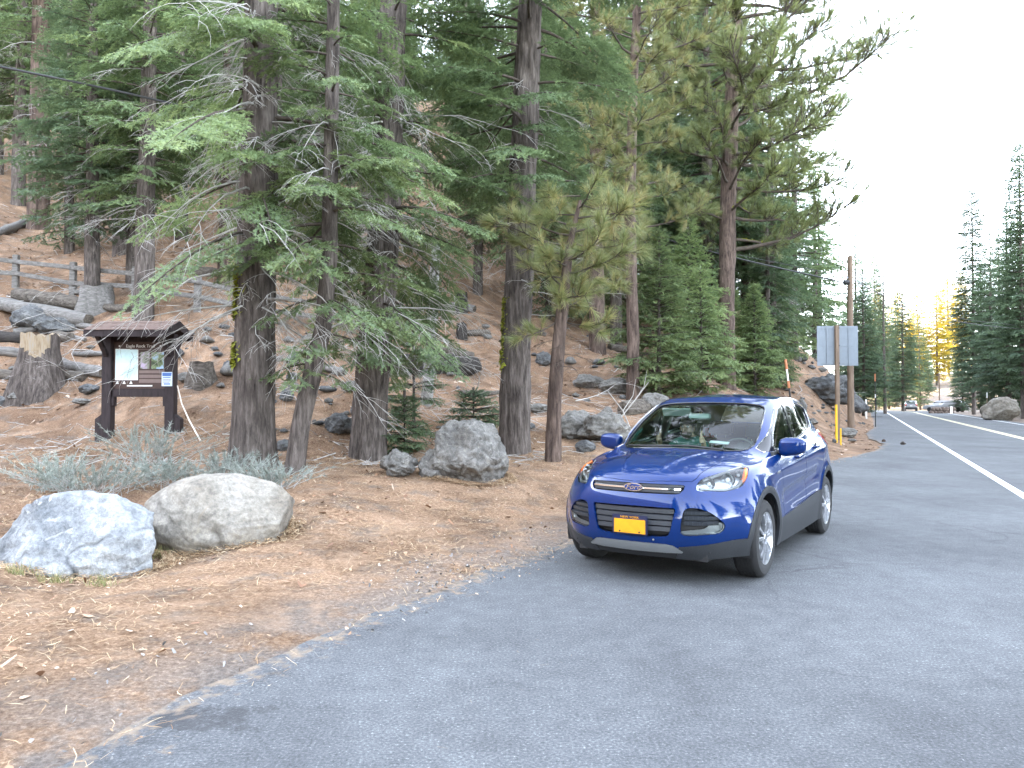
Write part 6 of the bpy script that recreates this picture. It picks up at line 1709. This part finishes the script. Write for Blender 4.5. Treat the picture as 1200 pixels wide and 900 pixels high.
def panel(code, name, mat, parent, gap=0.0, rim=0.0, push=0.0, label=None):
    """one piece of the skin: pulled back from its outline by gap, its edge turned in by rim, set in by push"""
    fs = [f for f in bm.faces if f[lay] == code]
    if not fs: print('no faces for', name, code); return None
    nb = bmesh.new(); vm = {}
    for f in fs:
        vs = []
        for v in f.verts:
            if v not in vm: vm[v] = nb.verts.new(v.co)
            vs.append(vm[v])
        try: nb.faces.new(vs)
        except ValueError: pass
    nrm = {v: smooth_normal(v.co) for v in nb.verts}
    bmesh.ops.recalc_face_normals(nb, faces=[]) 
    bed = [e for e in nb.edges if len(e.link_faces) == 1]
    bv = {v for e in bed for v in e.verts}
    if gap:
        mv = {}
        for v in bv:
            acc = Vector()
            for e in v.link_edges:
                if len(e.link_faces) == 1:
                    f = e.link_faces[0]; t = (e.verts[1].co - e.verts[0].co).normalized(); n = t.cross(nrm[v])
                    if n.dot(f.calc_center_median() - e.verts[0].co) < 0: n.negate()
                    acc += n
            if acc.length > 1e-6: mv[v] = acc.normalized() * gap
        for v, d in mv.items():
            if abs(v.co.y) > 1e-5 or name in ('hood', 'windshield'): v.co += d
    if push:
        for v in nb.verts: v.co -= nrm[v] * push
    skin = set(nb.faces)
    if rim:
        dup = {}
        for v in bv: dup[v] = nb.verts.new(v.co - nrm[v] * rim)
        for e in bed:
            f = e.link_faces[0]
            a, b = e.verts
            # keep winding opposite to the skin face's edge
            lp = next(l for l in f.loops if l.edge == e); a, b = lp.vert, lp.link_loop_next.vert
            nb.faces.new((b, a, dup[a], dup[b]))
    me = bpy.data.meshes.new(name); nb.verts.index_update()
    flags = {}
    order = {v: i for i, v in enumerate(nb.verts)}
    nlist = [nrm.get(v) for v in nb.verts]
    isskin = [f in skin for f in nb.faces]
    nb.to_mesh(me); nb.free()
    for p in me.polygons: p.use_smooth = True
    ln = []
    me.update()
    for p, k in zip(me.polygons, isskin):
        for li in p.loop_indices:
            n = nlist[me.loops[li].vertex_index] if k else None
            ln.append(n if n is not None else p.normal)
    me.normals_split_custom_set(ln)
    o = link(name, me, mat, parent)
    if label: o['label'] = label
    return o

BODY = panel(0, 'body', M['paint'], CAR, .0022, .022)
HOODP = panel(2, 'hood', M['paint'], CAR, .0022, .022)
WS = panel(4, 'windshield', M['w_glass'], CAR, .001, 0, .004)
m = MB(); loop = [on_skin(p, -Z_) + Vector((0, 0, .002)) for p in WIND]
m.tube([tuple(p) for p in loop + loop[:1]], .009, 6, False); m.build('windshield_seal', M['gloss_black'], WS, smooth=True)
for s, k in ((1, 0), (-1, 1)):
    my = lambda P: [Vector((p[0], p[1] * s, p[2])) for p in P]
    fd = panel(14 + k, 'front_door', M['paint'], CAR, .0026, .022)
    rd = panel(16 + k, 'rear_door', M['paint'], CAR, .0026, .022)
    sr = panel(6 + k, 'window_frame', M['gloss_black'], CAR, .0, .02, .004)
    panel(8 + k, 'side_window', M['s_glass'], fd, 0, 0, .010)
    panel(10 + k, 'side_window', M['p_glass'], rd, 0, 0, .010)
    panel(12 + k, 'quarter_window', M['p_glass'], CAR, 0, 0, .010)
    panel(36 + k, 'tail_light', M['tail_red'], CAR, .001, .02, -.004)
    tr = [on_skin(p, (0, -s, 0)) + Vector((0, s * .003, 0)) for p in my(DLO)]
    m = MB(); m.tube([tuple(p) for p in tr + tr[:1]], .0045, 6, False); m.build('chrome_trim', M['chrome'], CAR, smooth=True)
    # handles
    for d, (hx_, hz_) in ((fd, (.05, 1.0)), (rd, (-.88, 1.055))):
        p = on_skin((hx_, s * .9, hz_), (0, -s, 0)); n = Vector((0, s, 0))
        m = MB(); m.tube([p + Vector((.105, s * .004, -.005)), p + Vector((.09, s * .028, -.002)), p + Vector((0, s * .036, 0)), p + Vector((-.09, s * .028, .004)), p + Vector((-.105, s * .004, .004))], [.012, .016, .017, .016, .012], 10)
        h = m.build('handle', M['paint'], d, smooth=True)
        m = MB(); pr = [(.10, 0)] ; m.lathe([(.0, .0), (.055, .0), (.06, -.004)], 18, 'y', tuple(p + Vector((-.02, s * .003, -.012)))); m.build('handle_recess', M['gloss_black'], d, smooth=True)
    # mirror
    mc = Vector((.585, s * .965, 1.125)); mr_ = empty('wing_mirror', (0, 0, 0), 0, CAR)
    sh = bmesh.new(); bmesh.ops.create_icosphere(sh, subdivisions=4, radius=1)
    for v in sh.verts:
        q = v.co.copy(); e = .62
        q = Vector([math.copysign(abs(c) ** e, c) for c in q]); out_ = q.y * s
        q.x = (q.x if q.x > 0 else q.x * .55) * .085 * (1 - .15 * out_); q.y *= .128; q.z = q.z * (.088 - .012 * out_) + .012 * out_
        v.co = mc + q
    me_ = bpy.data.meshes.new('mirror_shell'); sh.to_mesh(me_); sh.free()
    for p in me_.polygons: p.use_smooth = True
    link('shell', me_, M['paint'], mr_)
    m = MB(); m.tube([(.60, s * .76, 1.07), (.60, s * .84, 1.065), (.595, s * .92, 1.075)], [.035, .028, .03], 12); m.build('stalk', M['matt_black'], mr_, smooth=True)
    m = MB(); m.box((mc.x - .052, mc.y, mc.z), (.006, .20, .13)); m.build('mirror_glass', M['chrome'], mr_, bevel=.002)
    # fender badge
    p = on_skin((.96, s * .9, .905), (0, -s, 0)); m = MB(); m.bar(p + Vector((.055, s * .006, -.004)), p + Vector((-.055, s * .006, .004)), .010, .022, (0, 0, 1)); m.build('badge', M['chrome'], CAR, bevel=.003)
    # head lamp: clear lens over a bright bowl with two reflectors and an amber corner
    lf = [f for f in bm.faces if f[lay] == 34 + k]
    hl_ = empty('headlight', (0, 0, 0), 0, CAR)
    panel(34 + k, 'lens', M['lens'], hl_, .001, .006, 0)
    panel(34 + k, 'bowl', M['bowl'], hl_, .002, .0, .06)
    for cpos, rad, mt in (((1.92, .585, .862), .050, 'chrome'), ((1.74, .69, .885), .060, 'chrome'), ((1.60, .735, .915), .036, 'chrome')):
        c = Vector((cpos[0], s * cpos[1], cpos[2])); c = on_skin(c, (-.8, -s * .55, -.2)) + Vector((-.058, -s * .035, -.01))
        mm = MB(); mm.lathe([(.004, -.02), (rad * .5, -.016), (rad * .85, .0), (rad, .03), (rad * 1.06, .03), (rad * 1.06, -.02)], 20, 'x', (0, 0, 0)); ob = mm.build('reflector', M[mt], hl_, smooth=True, loc=c, rot=(0, 0, s * .35))
        mm = MB(); mm.lathe([(0, .022), (rad * .3, .018), (rad * .38, .004), (rad * .3, -.01)], 14, 'x', (0, 0, 0)); mm.build('bulb_cover', M['white_paint'], hl_, smooth=True, loc=c, rot=(0, 0, s * .35))
    # silver brow and floor inside the lamp
    for zz, xx in (((.0), 0),):
        pts_t = [(1.97, .54, .885), (1.80, .615, .925), (1.62, .675, .955), (1.48, .725, .973)]; pts_b = [(2.03, .53, .823), (1.95, .63, .815), (1.86, .71, .81), (1.74, .775, .835), (1.64, .795, .885)]
        for nm, pp, rr_ in (('brow', pts_t, .014), ('lower_strip', pts_b, .012)):
            q = [on_skin((a, s * b_, c), (-.75, -s * .6, -.22)) + Vector((-.016, -s * .014, -.004)) for a, b_, c in pp]
            mm = MB(); mm.tube([tuple(t) for t in q], rr_, 8); mm.build(nm, M['silver'], hl_, smooth=True)
    q = [on_skin((a, s * b_, c), (-.75, -s * .6, -.22)) + Vector((-.014, -s * .02, -.002)) for a, b_, c in ((1.475, .772, .958), (1.545, .787, .925), (1.62, .80, .885), (1.665, .795, .862))]
    mm = MB(); mm.tube([tuple(t) for t in q], [.016, .022, .022, .012], 8); mm.build('amber_marker', M['amber'], hl_, smooth=True)
    # fog lamp housing
    fb = panel(30 + k, 'fog_lamp_bezel', M['matt_black'], CAR, 0, .0, .05)
    for i_, zz in enumerate((.635, .592, .549)):
        q = []
        for t in np.linspace(0, 1, 8):
            yy = (.452 + ((.655, .695, .69)[i_] - .452) * t); base_p = on_skin((2.1, s * yy, zz), (-1, 0, 0)); q.append(base_p + Vector((-.028, -s * .012, 0)))
        mm = MB()
        for a_, b_ in zip(q[:-1], q[1:]): mm.bar(a_, b_, .030, .030, (.3, 0, 1))
        mm.build('slat', M['slat'], fb)
    fl_ = empty('fog_lamp', (0, 0, 0), 0, CAR)
    panel(32 + k, 'lens', M['lens'], fl_, .001, .012, .004); panel(32 + k, 'reflector', M['silver'], fl_, .002, 0, .025)
    c = on_skin((2.04, s * .68, .515), (-.85, -s * .5, 0)) + Vector((-.03, -s * .012, 0))
    mm = MB(); mm.lathe([(.0, -.01), (.025, -.006), (.034, .008), (.037, .012), (.037, -.01)], 18, 'x'); mm.build('bulb', M['chrome'], fl_, smooth=True, loc=c, rot=(0, 0, s * .55))
CL = [panel(18, 'lower_cladding', M['clad'], CAR, .001, .03, -.004)]
VALP = panel(24, 'front_valance', M['matt_black'], CAR, 0, .02, .006)
panel(22, 'skid_plate', M['silver'], CAR, .001, .03, -.006)
GU = panel(26, 'upper_grille', M['matt_black'], CAR, 0, 0, .045)
GL = panel(28, 'lower_grille', M['matt_black'], CAR, 0, 0, .06)
panel(38, 'rear_window', M['p_glass'], CAR, 0, 0, .004)
def across(zc, half, inset, hgt, thk, name, mat, par, n=16, skip=0):
    q = [on_skin((2.2, -half + 2 * half * i / n, zc), (-1, 0, 0)) + Vector((-inset, 0, 0)) for i in range(n + 1)]
    m = MB(); V, F = [], []
    for p in q:
        V += [(p.x, p.y, p.z + hgt / 2), (p.x - thk, p.y, p.z + hgt / 2 + thk * .25), (p.x - thk, p.y, p.z - hgt / 2), (p.x + .003, p.y, p.z - hgt / 2)]
    for i in range(n): F += [(i * 4 + j, i * 4 + (j + 1) % 4, i * 4 + 4 + (j + 1) % 4, i * 4 + 4 + j) for j in range(4)]
    F += [(0, 1, 2, 3), tuple(n * 4 + j for j in (3, 2, 1, 0))]
    m.add(V, F); return m.build(name, mat, par)
for zc, hf in ((.638, .365), (.588, .355), (.538, .345), (.490, .335)): across(zc, hf, .022, .036, .03, 'slat', M['slat'], GL)
for zc, hf in ((.846, .42), (.800, .40)): across(zc, hf, .014, .020, .02, 'slat', M['slat'], GU)
across(.822, .405, .002, .013, .02, 'chrome_bar', M['chrome'], GU)
# the oval badge
ex = on_skin((2.2, 0, .825), (-1, 0, 0)).x
bd = empty('badge', (ex + .002, 0, .826), 0, CAR)
M['badge_blue'] = flat('badge blue enamel', (.008, .03, .14), .15, var=.03, coat=1)
def oval(a, b, x0_, x1_, n=36):
    m = MB(); V = [(x0_, a * math.cos(t), b * math.sin(t)) for t in np.linspace(0, 2 * math.pi, n, endpoint=False)] + [(x1_, a * .97 * math.cos(t), b * .95 * math.sin(t)) for t in np.linspace(0, 2 * math.pi, n, endpoint=False)]
    m.add(V, [(i, (i + 1) % n, n + (i + 1) % n, n + i) for i in range(n)] + [tuple(range(n, 2 * n)), tuple(reversed(range(n)))]); return m
oval(.092, .037, -.02, .006).build('rim', M['chrome'], bd, smooth=True); oval(.082, .030, .0, .009).build('enamel', M['badge_blue'], bd, smooth=True)
text_mesh('lettering', 'Ford', .062, M['chrome'], bd, (.011, 0, .001), (R(90), 0, R(90)), .0015, shear=.35, xs=1.15)
# number plate
PL = empty('licence_plate', (2.268, 0, .512), 0, CAR)
M['plate_navy'] = flat('navy plate frame', (.010, .014, .045), .4, var=.05)
M['plate_gold'] = flat('gold plate', (.62, .27, .008), .4, var=.10, scale=16)
m = MB(); m.box((0, 0, 0), (.014, .325, .165)); m.build('frame', M['plate_navy'], PL, bevel=.006)
m = MB(); m.box((.008, 0, -.012), (.006, .288, .118)); m.build('plate', M['plate_gold'], PL, bevel=.002)
text_mesh('lettering', 'NEW YORK', .026, M['plate_gold'], PL, (.009, 0, .064), (R(90), 0, R(90)), .001, xs=1.25)
for yy in (-.09, .09):
    m = MB(); m.lathe([(0, .002), (.008, .0), (.008, -.006)], 10, 'x', (.013, yy, -.058)); m.build('screw', M['matt_black'], PL)
m = MB(); m.lathe([(0, .01), (.008, .008), (.008, -.02)], 10, 'x', (on_skin((2.2, .20, .40), (-1, 0, 0)).x, .20, .398)); m.build('tow_cover', M['silver'], CAR, smooth=True)
# wipers
for pts in ([(1.12, .46, 0), (1.135, .12, 0), (1.15, -.08, 0)], [(1.16, -.05, 0), (1.135, -.32, 0), (1.02, -.56, 0)]):
    q = [on_skin((a + .015, b_, 1.1), (0, 0, -1)) + Vector((0, 0, .018)) for a, b_, _ in pts]
    m = MB(); m.tube([tuple(p) for p in q], [.012, .010, .008], 8); m.build('wiper', M['matt_black'], CAR, smooth=True)
# underbody, wheel housings
UB = MB(); UB.box((0, 0, .30), (4.1, 1.20, .16)); UB.box((0, 0, .30), (1.78, 1.70, .14)); UB.box((1.80, 0, .42), (.5, 1.25, .25)); UB.box((-1.9, 0, .42), (.36, 1.5, .2)); UB.build('underbody', M['matt_black'], CAR)
for ax in (1.345, -1.345):
    for s in (-1, 1):
        m = MB(); n = 22; V = []; F = []
        for i in range(n + 1):
            a = R(-20 + 220 * i / n); px_, pz_ = ax + .40 * math.cos(a), .36 + .40 * math.sin(a)
            V += [(px_, s * .895, pz_), (px_, s * .58, pz_)]
        V.append((ax, s * .58, .36)); F += [(2 * i, 2 * i + 1, 2 * i + 3, 2 * i + 2) for i in range(n)] + [(2 * i + 1, len(V) - 1, 2 * i + 3) for i in range(n)]
        m.add(V, F).build('wheel_housing', M['matt_black'], CAR)
# wheels
def wheel(ax, s):
    W = empty('wheel', (ax, s * .795, .345), 0, CAR)
    m = MB(); t = .1125
    prof = [(.225, -t + .015), (.238, -t + .004), (.275, -t), (.315, -t + .004), (.334, -t + .022), (.3415, -t + .045)]
    for k_ in range(5):
        c = -.058 + k_ * .029; prof += [(.345, c - .011), (.345, c + .011), (.338, c + .0125), (.338, c + .0165)] if k_ < 4 else [(.345, c - .011), (.345, c + .011)]
    prof += [(.3415, t - .045), (.334, t - .022), (.315, t - .004), (.275, t), (.238, t - .004), (.225, t - .015)]
    m.lathe(prof, 56, 'y'); m.build('tyre', M['tyre'], W, smooth=True)
    o = s; m = MB(); m.lathe([(.20, -o * .09), (.205, o * .04), (.216, o * .085), (.224, o * .104), (.232, o * .108), (.232, o * .098), (.222, o * .08)], 48, 'y'); rim = m.build('rim', M['alloy'], W, smooth=True)
    for k_ in range(5):
        for dlt in (-.17, .17):
            a = 2 * math.pi * k_ / 5 + .3; a1 = a + dlt
            p0 = Vector((.052 * math.cos(a + dlt * 1.3), o * .088, .052 * math.sin(a + dlt * 1.3))); p1 = Vector((.13 * math.cos(a1), o * .099, .13 * math.sin(a1))); p2_ = Vector((.222 * math.cos(a1 + dlt * .35), o * .094, .222 * math.sin(a1 + dlt * .35)))
            mm = MB(); mm.bar(p0, p1, .030, .032, (0, 1, 0)); mm.bar(p1, p2_, .034, .030, (0, 1, 0)); mm.build('spoke', M['alloy'], W, bevel=.005)
    m = MB(); m.lathe([(.0, o * .104), (.03, o * .103), (.034, o * .098), (.06, o * .095), (.068, o * .086), (.068, o * .06)], 28, 'y'); m.build('hub', M['alloy'], W, smooth=True)
    for k_ in range(5):
        a = 2 * math.pi * k_ / 5 + .3 + math.pi / 5; m = MB(); m.lathe([(0, o * .092), (.009, o * .09), (.010, o * .07)], 8, 'y', (.055 * math.cos(a), 0, .055 * math.sin(a))); m.build('lug_nut', M['matt_black'], W)
    m = MB(); m.lathe([(.04, o * .03), (.155, o * .03), (.158, o * .02), (.158, o * .008), (.04, o * .008)], 32, 'y'); m.build('brake_disc', M['silver'], W, smooth=True)
    m = MB(); m.lathe([(0, -o * .02), (.21, -o * .02), (.21, -o * .09), (0, -o * .09)], 28, 'y'); m.build('drum', M['matt_black'], W)
for ax in (1.345, -1.345):
    for s in (1, -1): wheel(ax, s)
# cabin
codes = {0}
nb = bmesh.new(); vm = {}
for f in bm.faces:
    if f[lay] in (0, 6, 7) and f.calc_center_median().z > 1.10 and -2.0 < f.calc_center_median().x < 1.0:
        vs = []
        for v in f.verts:
            if v not in vm: vm[v] = nb.verts.new(v.co - smooth_normal(v.co) * .035)
            vs.append(vm[v])
        try: nb.faces.new(list(reversed(vs)))
        except ValueError: pass
me = bpy.data.meshes.new('headliner'); nb.to_mesh(me); nb.free(); link('headliner', me, M['trim_in'], CAR)
m = MB(); m.add([(1.12, -.70, 1.045), (1.12, .70, 1.045), (.66, .74, 1.03), (.66, -.74, 1.03), (.55, -.74, .95), (.55, .74, .95), (.60, .74, .45), (.60, -.74, .45), (1.12, -.74, .45), (1.12, .74, .45)], [(0, 1, 2, 3), (3, 2, 5, 4), (4, 5, 6, 7), (0, 8, 9, 1), (0, 3, 4, 7, 8), (1, 9, 6, 5, 2)])
m.build('dashboard', M['dash'], CAR, bevel=.02)
for s in (1, -1):
    m = MB(); m.box((-.25, s * .80, .78), (2.1, .06, .60)); m.build('door_trim', M['dash'], CAR)
    m = MB(); m.bar((-.30, s * .745, 1.13), (-.36, s * .60, 1.53), .07, .10, (1, 0, 0)); m.build('pillar_trim', M['trim_in'], CAR, bevel=.01)
def seat(x_, y_, w_, name='seat'):
    S = empty(name, (0, 0, 0), 0, CAR)
    m = MB(); m.box((x_ + .22, y_, .60), (.52, w_, .16)); m.build('cushion', M['seat'], S, bevel=.05)
    m = MB(); m.bar((x_ - .05, y_, .62), (x_ - .22, y_, 1.10), w_ * .94, .13, (1, 0, 0)); m.build('backrest', M['seat'], S, bevel=.04)
    m = MB(); m.bar((x_ - .235, y_, 1.14), (x_ - .26, y_, 1.31), w_ * .52, .09, (1, 0, 0)); m.build('headrest', M['seat'], S, bevel=.03)
    for q in (-.06, .06):
        m = MB(); m.tube([(x_ - .225, y_ + q, 1.05), (x_ - .24, y_ + q, 1.17)], .007, 6); m.build('headrest_post', M['chrome'], S)
seat(-.12, .37, .52); seat(-.12, -.37, .52); seat(-1.0, -.32, .60, 'rear_seat'); seat(-1.0, .32, .60, 'rear_seat')
SW = empty('steering_wheel', (.40, .37, 1.0), 0, CAR)
m = MB(); a_ = np.linspace(0, 2 * math.pi, 28); m.tube([(-.19 * math.sin(t) * .42, .19 * math.cos(t), .19 * math.sin(t) * .9) for t in a_], .014, 8, False); m.build('rim', M['matt_black'], SW, smooth=True)
m = MB(); m.bar((0, -.18, 0), (0, .18, 0), .03, .05); m.box((.02, 0, 0), (.06, .12, .10)); m.build('spokes', M['matt_black'], SW, bevel=.01)
m = MB(); m.box((.48, 0, 1.405), (.03, .24, .065)); m.build('rear_view_mirror', M['trim_in'], CAR, bevel=.02)
m = MB(); m.bar((.26, -.50, 1.445), (.26, -.17, 1.445), .018, .10, (.5, 0, 1)); m.build('sun_visor', M['trim_in'], CAR, bevel=.008)
m = MB(); q = on_skin((.98, .30, 1.1), (0, 0, -1)); m.bar((q.x - .07, .25, q.z + .0), (q.x - .07, .44, q.z - .01), .05, .006, (.4, 0, 1)); m.build('permit_sticker', M['trim_in'], CAR)
bm.free()

# ------------------------------------------------------------------ the person in the passenger seat, both thumbs up
M['skin'] = flat('skin', (.46, .27, .19), .5, var=.05)
M['shirt'] = noisy('teal green shirt', [(.3, (.035, .10, .095)), (.7, (.06, .15, .14))], 20, rough=.9, bstr=.3, bdist=.004)
M['hair'] = flat('dark brown hair and beard', (.035, .022, .016), .7, var=.2, scale=60, bump=.5)
M['trousers'] = flat('dark trousers', (.03, .033, .045), .9)
M['eye_white'] = flat('eyes', (.6, .58, .55), .3); M['eye_dark'] = flat('pupils', (.02, .015, .012), .3)
def skinned(nodes, edges, sub=2):
    """nodes: name -> (pos, radius) or (pos, (rx, ry)); returns the grown mesh"""
    names = list(nodes); ix = {n: i for i, n in enumerate(names)}
    me = bpy.data.meshes.new('skinned'); me.from_pydata([nodes[n][0] for n in names], [(ix[a], ix[b]) for a, b in edges], [])
    ob = bpy.data.objects.new('skinned', me); COL.objects.link(ob)
    sk = ob.modifiers.new('k', 'SKIN'); sk.use_smooth_shade = True
    lay_ = me.skin_vertices[0] if me.skin_vertices else None
    for i, n in enumerate(names):
        r = nodes[n][1]; me.skin_vertices[0].data[i].radius = (r, r) if np.isscalar(r) else r
        me.skin_vertices[0].data[i].use_root = (i == 0)
    ss = ob.modifiers.new('s', 'SUBSURF'); ss.levels = ss.render_levels = sub
    out = bpy.data.meshes.new_from_object(ob.evaluated_get(bpy.context.evaluated_depsgraph_get())); bpy.data.objects.remove(ob); return out
PX, PY = -.17, -.37
nodes = {'pelvis': ((PX + .02, PY, .76), (.16, .13)), 'waist': ((PX - .04, PY, .90), (.145, .11)), 'chest': ((PX - .07, PY, 1.03), (.165, .115)), 'collar': ((PX - .06, PY, 1.115), (.10, .075)), 'neck': ((PX - .03, PY, 1.165), .056), 'head': ((PX, PY, 1.235), (.074, .085)), 'crown': ((PX - .005, PY, 1.315), (.072, .082))}
edges = [('pelvis', 'waist'), ('waist', 'chest'), ('chest', 'collar'), ('collar', 'neck'), ('neck', 'head'), ('head', 'crown')]
for s, (hy_, hz_) in ((-1, (-.575, 1.155)), (1, (-.07, 1.145))):
    k = 'r' if s < 0 else 'l'
    nodes.update({'sh' + k: ((PX - .06, PY + s * .175, 1.075), .062), 'el' + k: ((PX + .10, PY + s * .27, .90), .047), 'fo' + k: ((PX + .25, (PY + s * .27) * .4 + hy_ * .6, 1.02), .042), 'wr' + k: ((PX + .325, hy_, hz_ - .055), .027), 'pa' + k: ((PX + .345, hy_, hz_ - .005), (.036, .026))})
    edges += [('collar', 'sh' + k), ('sh' + k, 'el' + k), ('el' + k, 'fo' + k), ('fo' + k, 'wr' + k), ('wr' + k, 'pa' + k)]
    px_, pz_ = PX + .345, hz_
    for i_, dz_ in enumerate((.024, .008, -.009, -.025)):       # four fingers folded into the palm, knuckles to the front
        L_ = (.040, .044, .041, .033)[i_]; n1, n2, n3 = ('f%d%s%s' % (i_, q, k) for q in 'abc')
        nodes[n1] = ((px_ + .034, hy_ + s * .014, pz_ + dz_), .0105); nodes[n2] = ((px_ + .046, hy_ - s * (L_ * .45), pz_ + dz_ - .001), .0098); nodes[n3] = ((px_ + .018, hy_ - s * (L_ * .62), pz_ + dz_ - .002), .0088)
        edges += [('pa' + k, n1), (n1, n2), (n2, n3)]
    nodes['t1' + k] = ((px_ + .012, hy_ - s * .016, pz_ + .040), .0125); nodes['t2' + k] = ((px_ + .008, hy_ - s * .016, pz_ + .072), .0108); nodes['t3' + k] = ((px_ - .002, hy_ - s * .012, pz_ + .100), .0092)
    edges += [('pa' + k, 't1' + k), ('t1' + k, 't2' + k), ('t2' + k, 't3' + k)]
    nodes.update({'hip' + k: ((PX + .06, PY + s * .09, .74), .085), 'kn' + k: ((PX + .48, PY + s * .13, .78), .062), 'an' + k: ((PX + .62, PY + s * .12, .45), .042)})
    edges += [('pelvis', 'hip' + k), ('hip' + k, 'kn' + k), ('kn' + k, 'an' + k)]
pm = skinned(nodes, edges)
P_ = empty('person', (CX, CY, 0), math.atan2(-math.cos(TH), -math.sin(TH)))
tag(P_, 'bearded person in a teal shirt giving two thumbs up behind the windscreen', 'person')
for k in ('skin', 'shirt', 'trousers'): pm.materials.append(M[k])
for p in pm.polygons:
    c = p.center
    hand = any((c - Vector(nodes['pa' + k][0])).length < .075 or (c - Vector(nodes['t2' + k][0])).length < .06 for k in 'rl')
    p.material_index = 0 if hand or (c.z > 1.158 and abs(c.y - PY) < .085) else (2 if c.z < .84 and c.x > PX - .02 and not (abs(c.y - PY) > .2 and c.z > .8) else 1)
link('body', pm, None, P_)
hc = Vector((PX + .012, PY, 1.262))
def ball(name, c, r, mat, par, seg=3, f=None):
    b_ = bmesh.new(); bmesh.ops.create_icosphere(b_, subdivisions=seg, radius=1)
    for v in b_.verts:
        q = v.co.copy()
        if f: q = f(q)
        v.co = Vector(c) + Vector((q.x * r[0], q.y * r[1], q.z * r[2]))
    me_ = bpy.data.meshes.new(name); b_.to_mesh(me_); b_.free()
    for p in me_.polygons: p.use_smooth = True
    return link(name, me_, mat, par)
ball('nose', hc + Vector((.088, 0, -.012)), (.020, .014, .024), M['skin'], P_)
for s in (-1, 1):
    ball('ear', hc + Vector((-.005, s * .080, -.012)), (.018, .009, .030), M['skin'], P_, 2)
    e_ = ball('eye', hc + Vector((.073, s * .030, .012)), (.012, .013, .009), M['eye_white'], P_, 2)
    ball('pupil', hc + Vector((.083, s * .030, .012)), (.005, .006, .006), M['eye_dark'], e_, 2)
    m = MB(); m.tube([hc + Vector((.078, s * .014, .030)), hc + Vector((.082, s * .030, .034)), hc + Vector((.070, s * .048, .029))], .0055, 6); m.build('eyebrow', M['hair'], P_, smooth=True)
m = MB(); m.tube([hc + Vector((.080, -.024, -.058)), hc + Vector((.087, 0, -.060)), hc + Vector((.080, .024, -.058))], .005, 6); m.build('mouth', flat('lips', (.35, .14, .11), .5), P_, smooth=True)
ball('hair', hc + Vector((-.012, 0, .036)), (.092, .086, .078), M['hair'], P_, 4, lambda q: Vector((min(q.x, .55 + .35 * max(q.z, 0)) if q.z < .75 else q.x, q.y, max(q.z, -.75 if q.x < .1 else .12))) * (1 + .03 * noise.noise(q * 6)))
ball('beard', hc + Vector((.030, 0, -.070)), (.058, .066, .050), M['hair'], P_, 4, lambda q: Vector((q.x, q.y, min(q.z, .35 - .9 * max(q.x - .5, 0)))) * (1 + .04 * noise.noise(q * 7)))

# ------------------------------------------------------------------ say of each of the many alike which one it is
LANDMARKS = [(60, 'at the left edge'), (128, 'above the cut stump'), (228, 'above the kiosk'), (330, 'behind the mossy fir'), (395, 'behind the leaning fir'), (475, 'behind the broad fir'), (560, 'around the bleached snag'),
             (632, 'behind the bare fir'), (700, 'behind the small pine'), (790, 'above the windscreen'), (885, 'behind the scaly pine'), (960, 'left of the road sign'), (1200, 'right of the road sign')]
ORD_ = 'nearest second third fourth fifth sixth seventh eighth ninth tenth eleventh twelfth thirteenth fourteenth fifteenth sixteenth seventeenth eighteenth nineteenth twentieth'.split()
ORD = ORD_ + [w for t in ('twenty', 'thirty', 'forty', 'fifty') for w in ([{'thirty': 'thirtieth', 'forty': 'fortieth', 'fifty': 'fiftieth'}[t]] if t != 'twenty' else []) + [t + '-' + u for u in ('first', 'second', 'third', 'fourth', 'fifth', 'sixth', 'seventh', 'eighth', 'ninth')]]
SHORT = {'trees': None, 'firs up the wooded hillside': None, 'firs crowding the slope behind the scaly pine': None, 'firs round the bend': 'shaded fir round the bend', 'loose stones on the slope': 'loose grey stone on the needle slope',
         'fallen branches on the slope': 'bare grey branch lying', 'fallen rock blocks on the cut bank': 'grey fallen rock block on the cut bank', 'grey logs scattered on the slope': 'fallen grey log'}
_sets = {}
for o in list(SC.objects):
    g = o.get('group')
    if o.parent is not None or g not in SHORT: continue
    x_, y_, z_ = o.location
    px = 600 + 900 * x_ / max(y_, 1); lm = next((t for lim, t in LANDMARKS if px < lim), LANDMARKS[-1][1])
    txt = SHORT[g] or o['label'].replace(' up the hillside', '').replace(' in the thick of the wood behind the scaly pine', '')
    _sets.setdefault((txt, lm), []).append((y_, o))
for (txt, lm), L_ in _sets.items():
    L_.sort(key=lambda q: q[0])
    for i, (y_, o) in enumerate(L_):
        o['label'] = (txt + ' ' + lm) if len(L_) == 1 else '%s %s %s' % (ORD[min(i, len(ORD) - 1)], txt, lm)
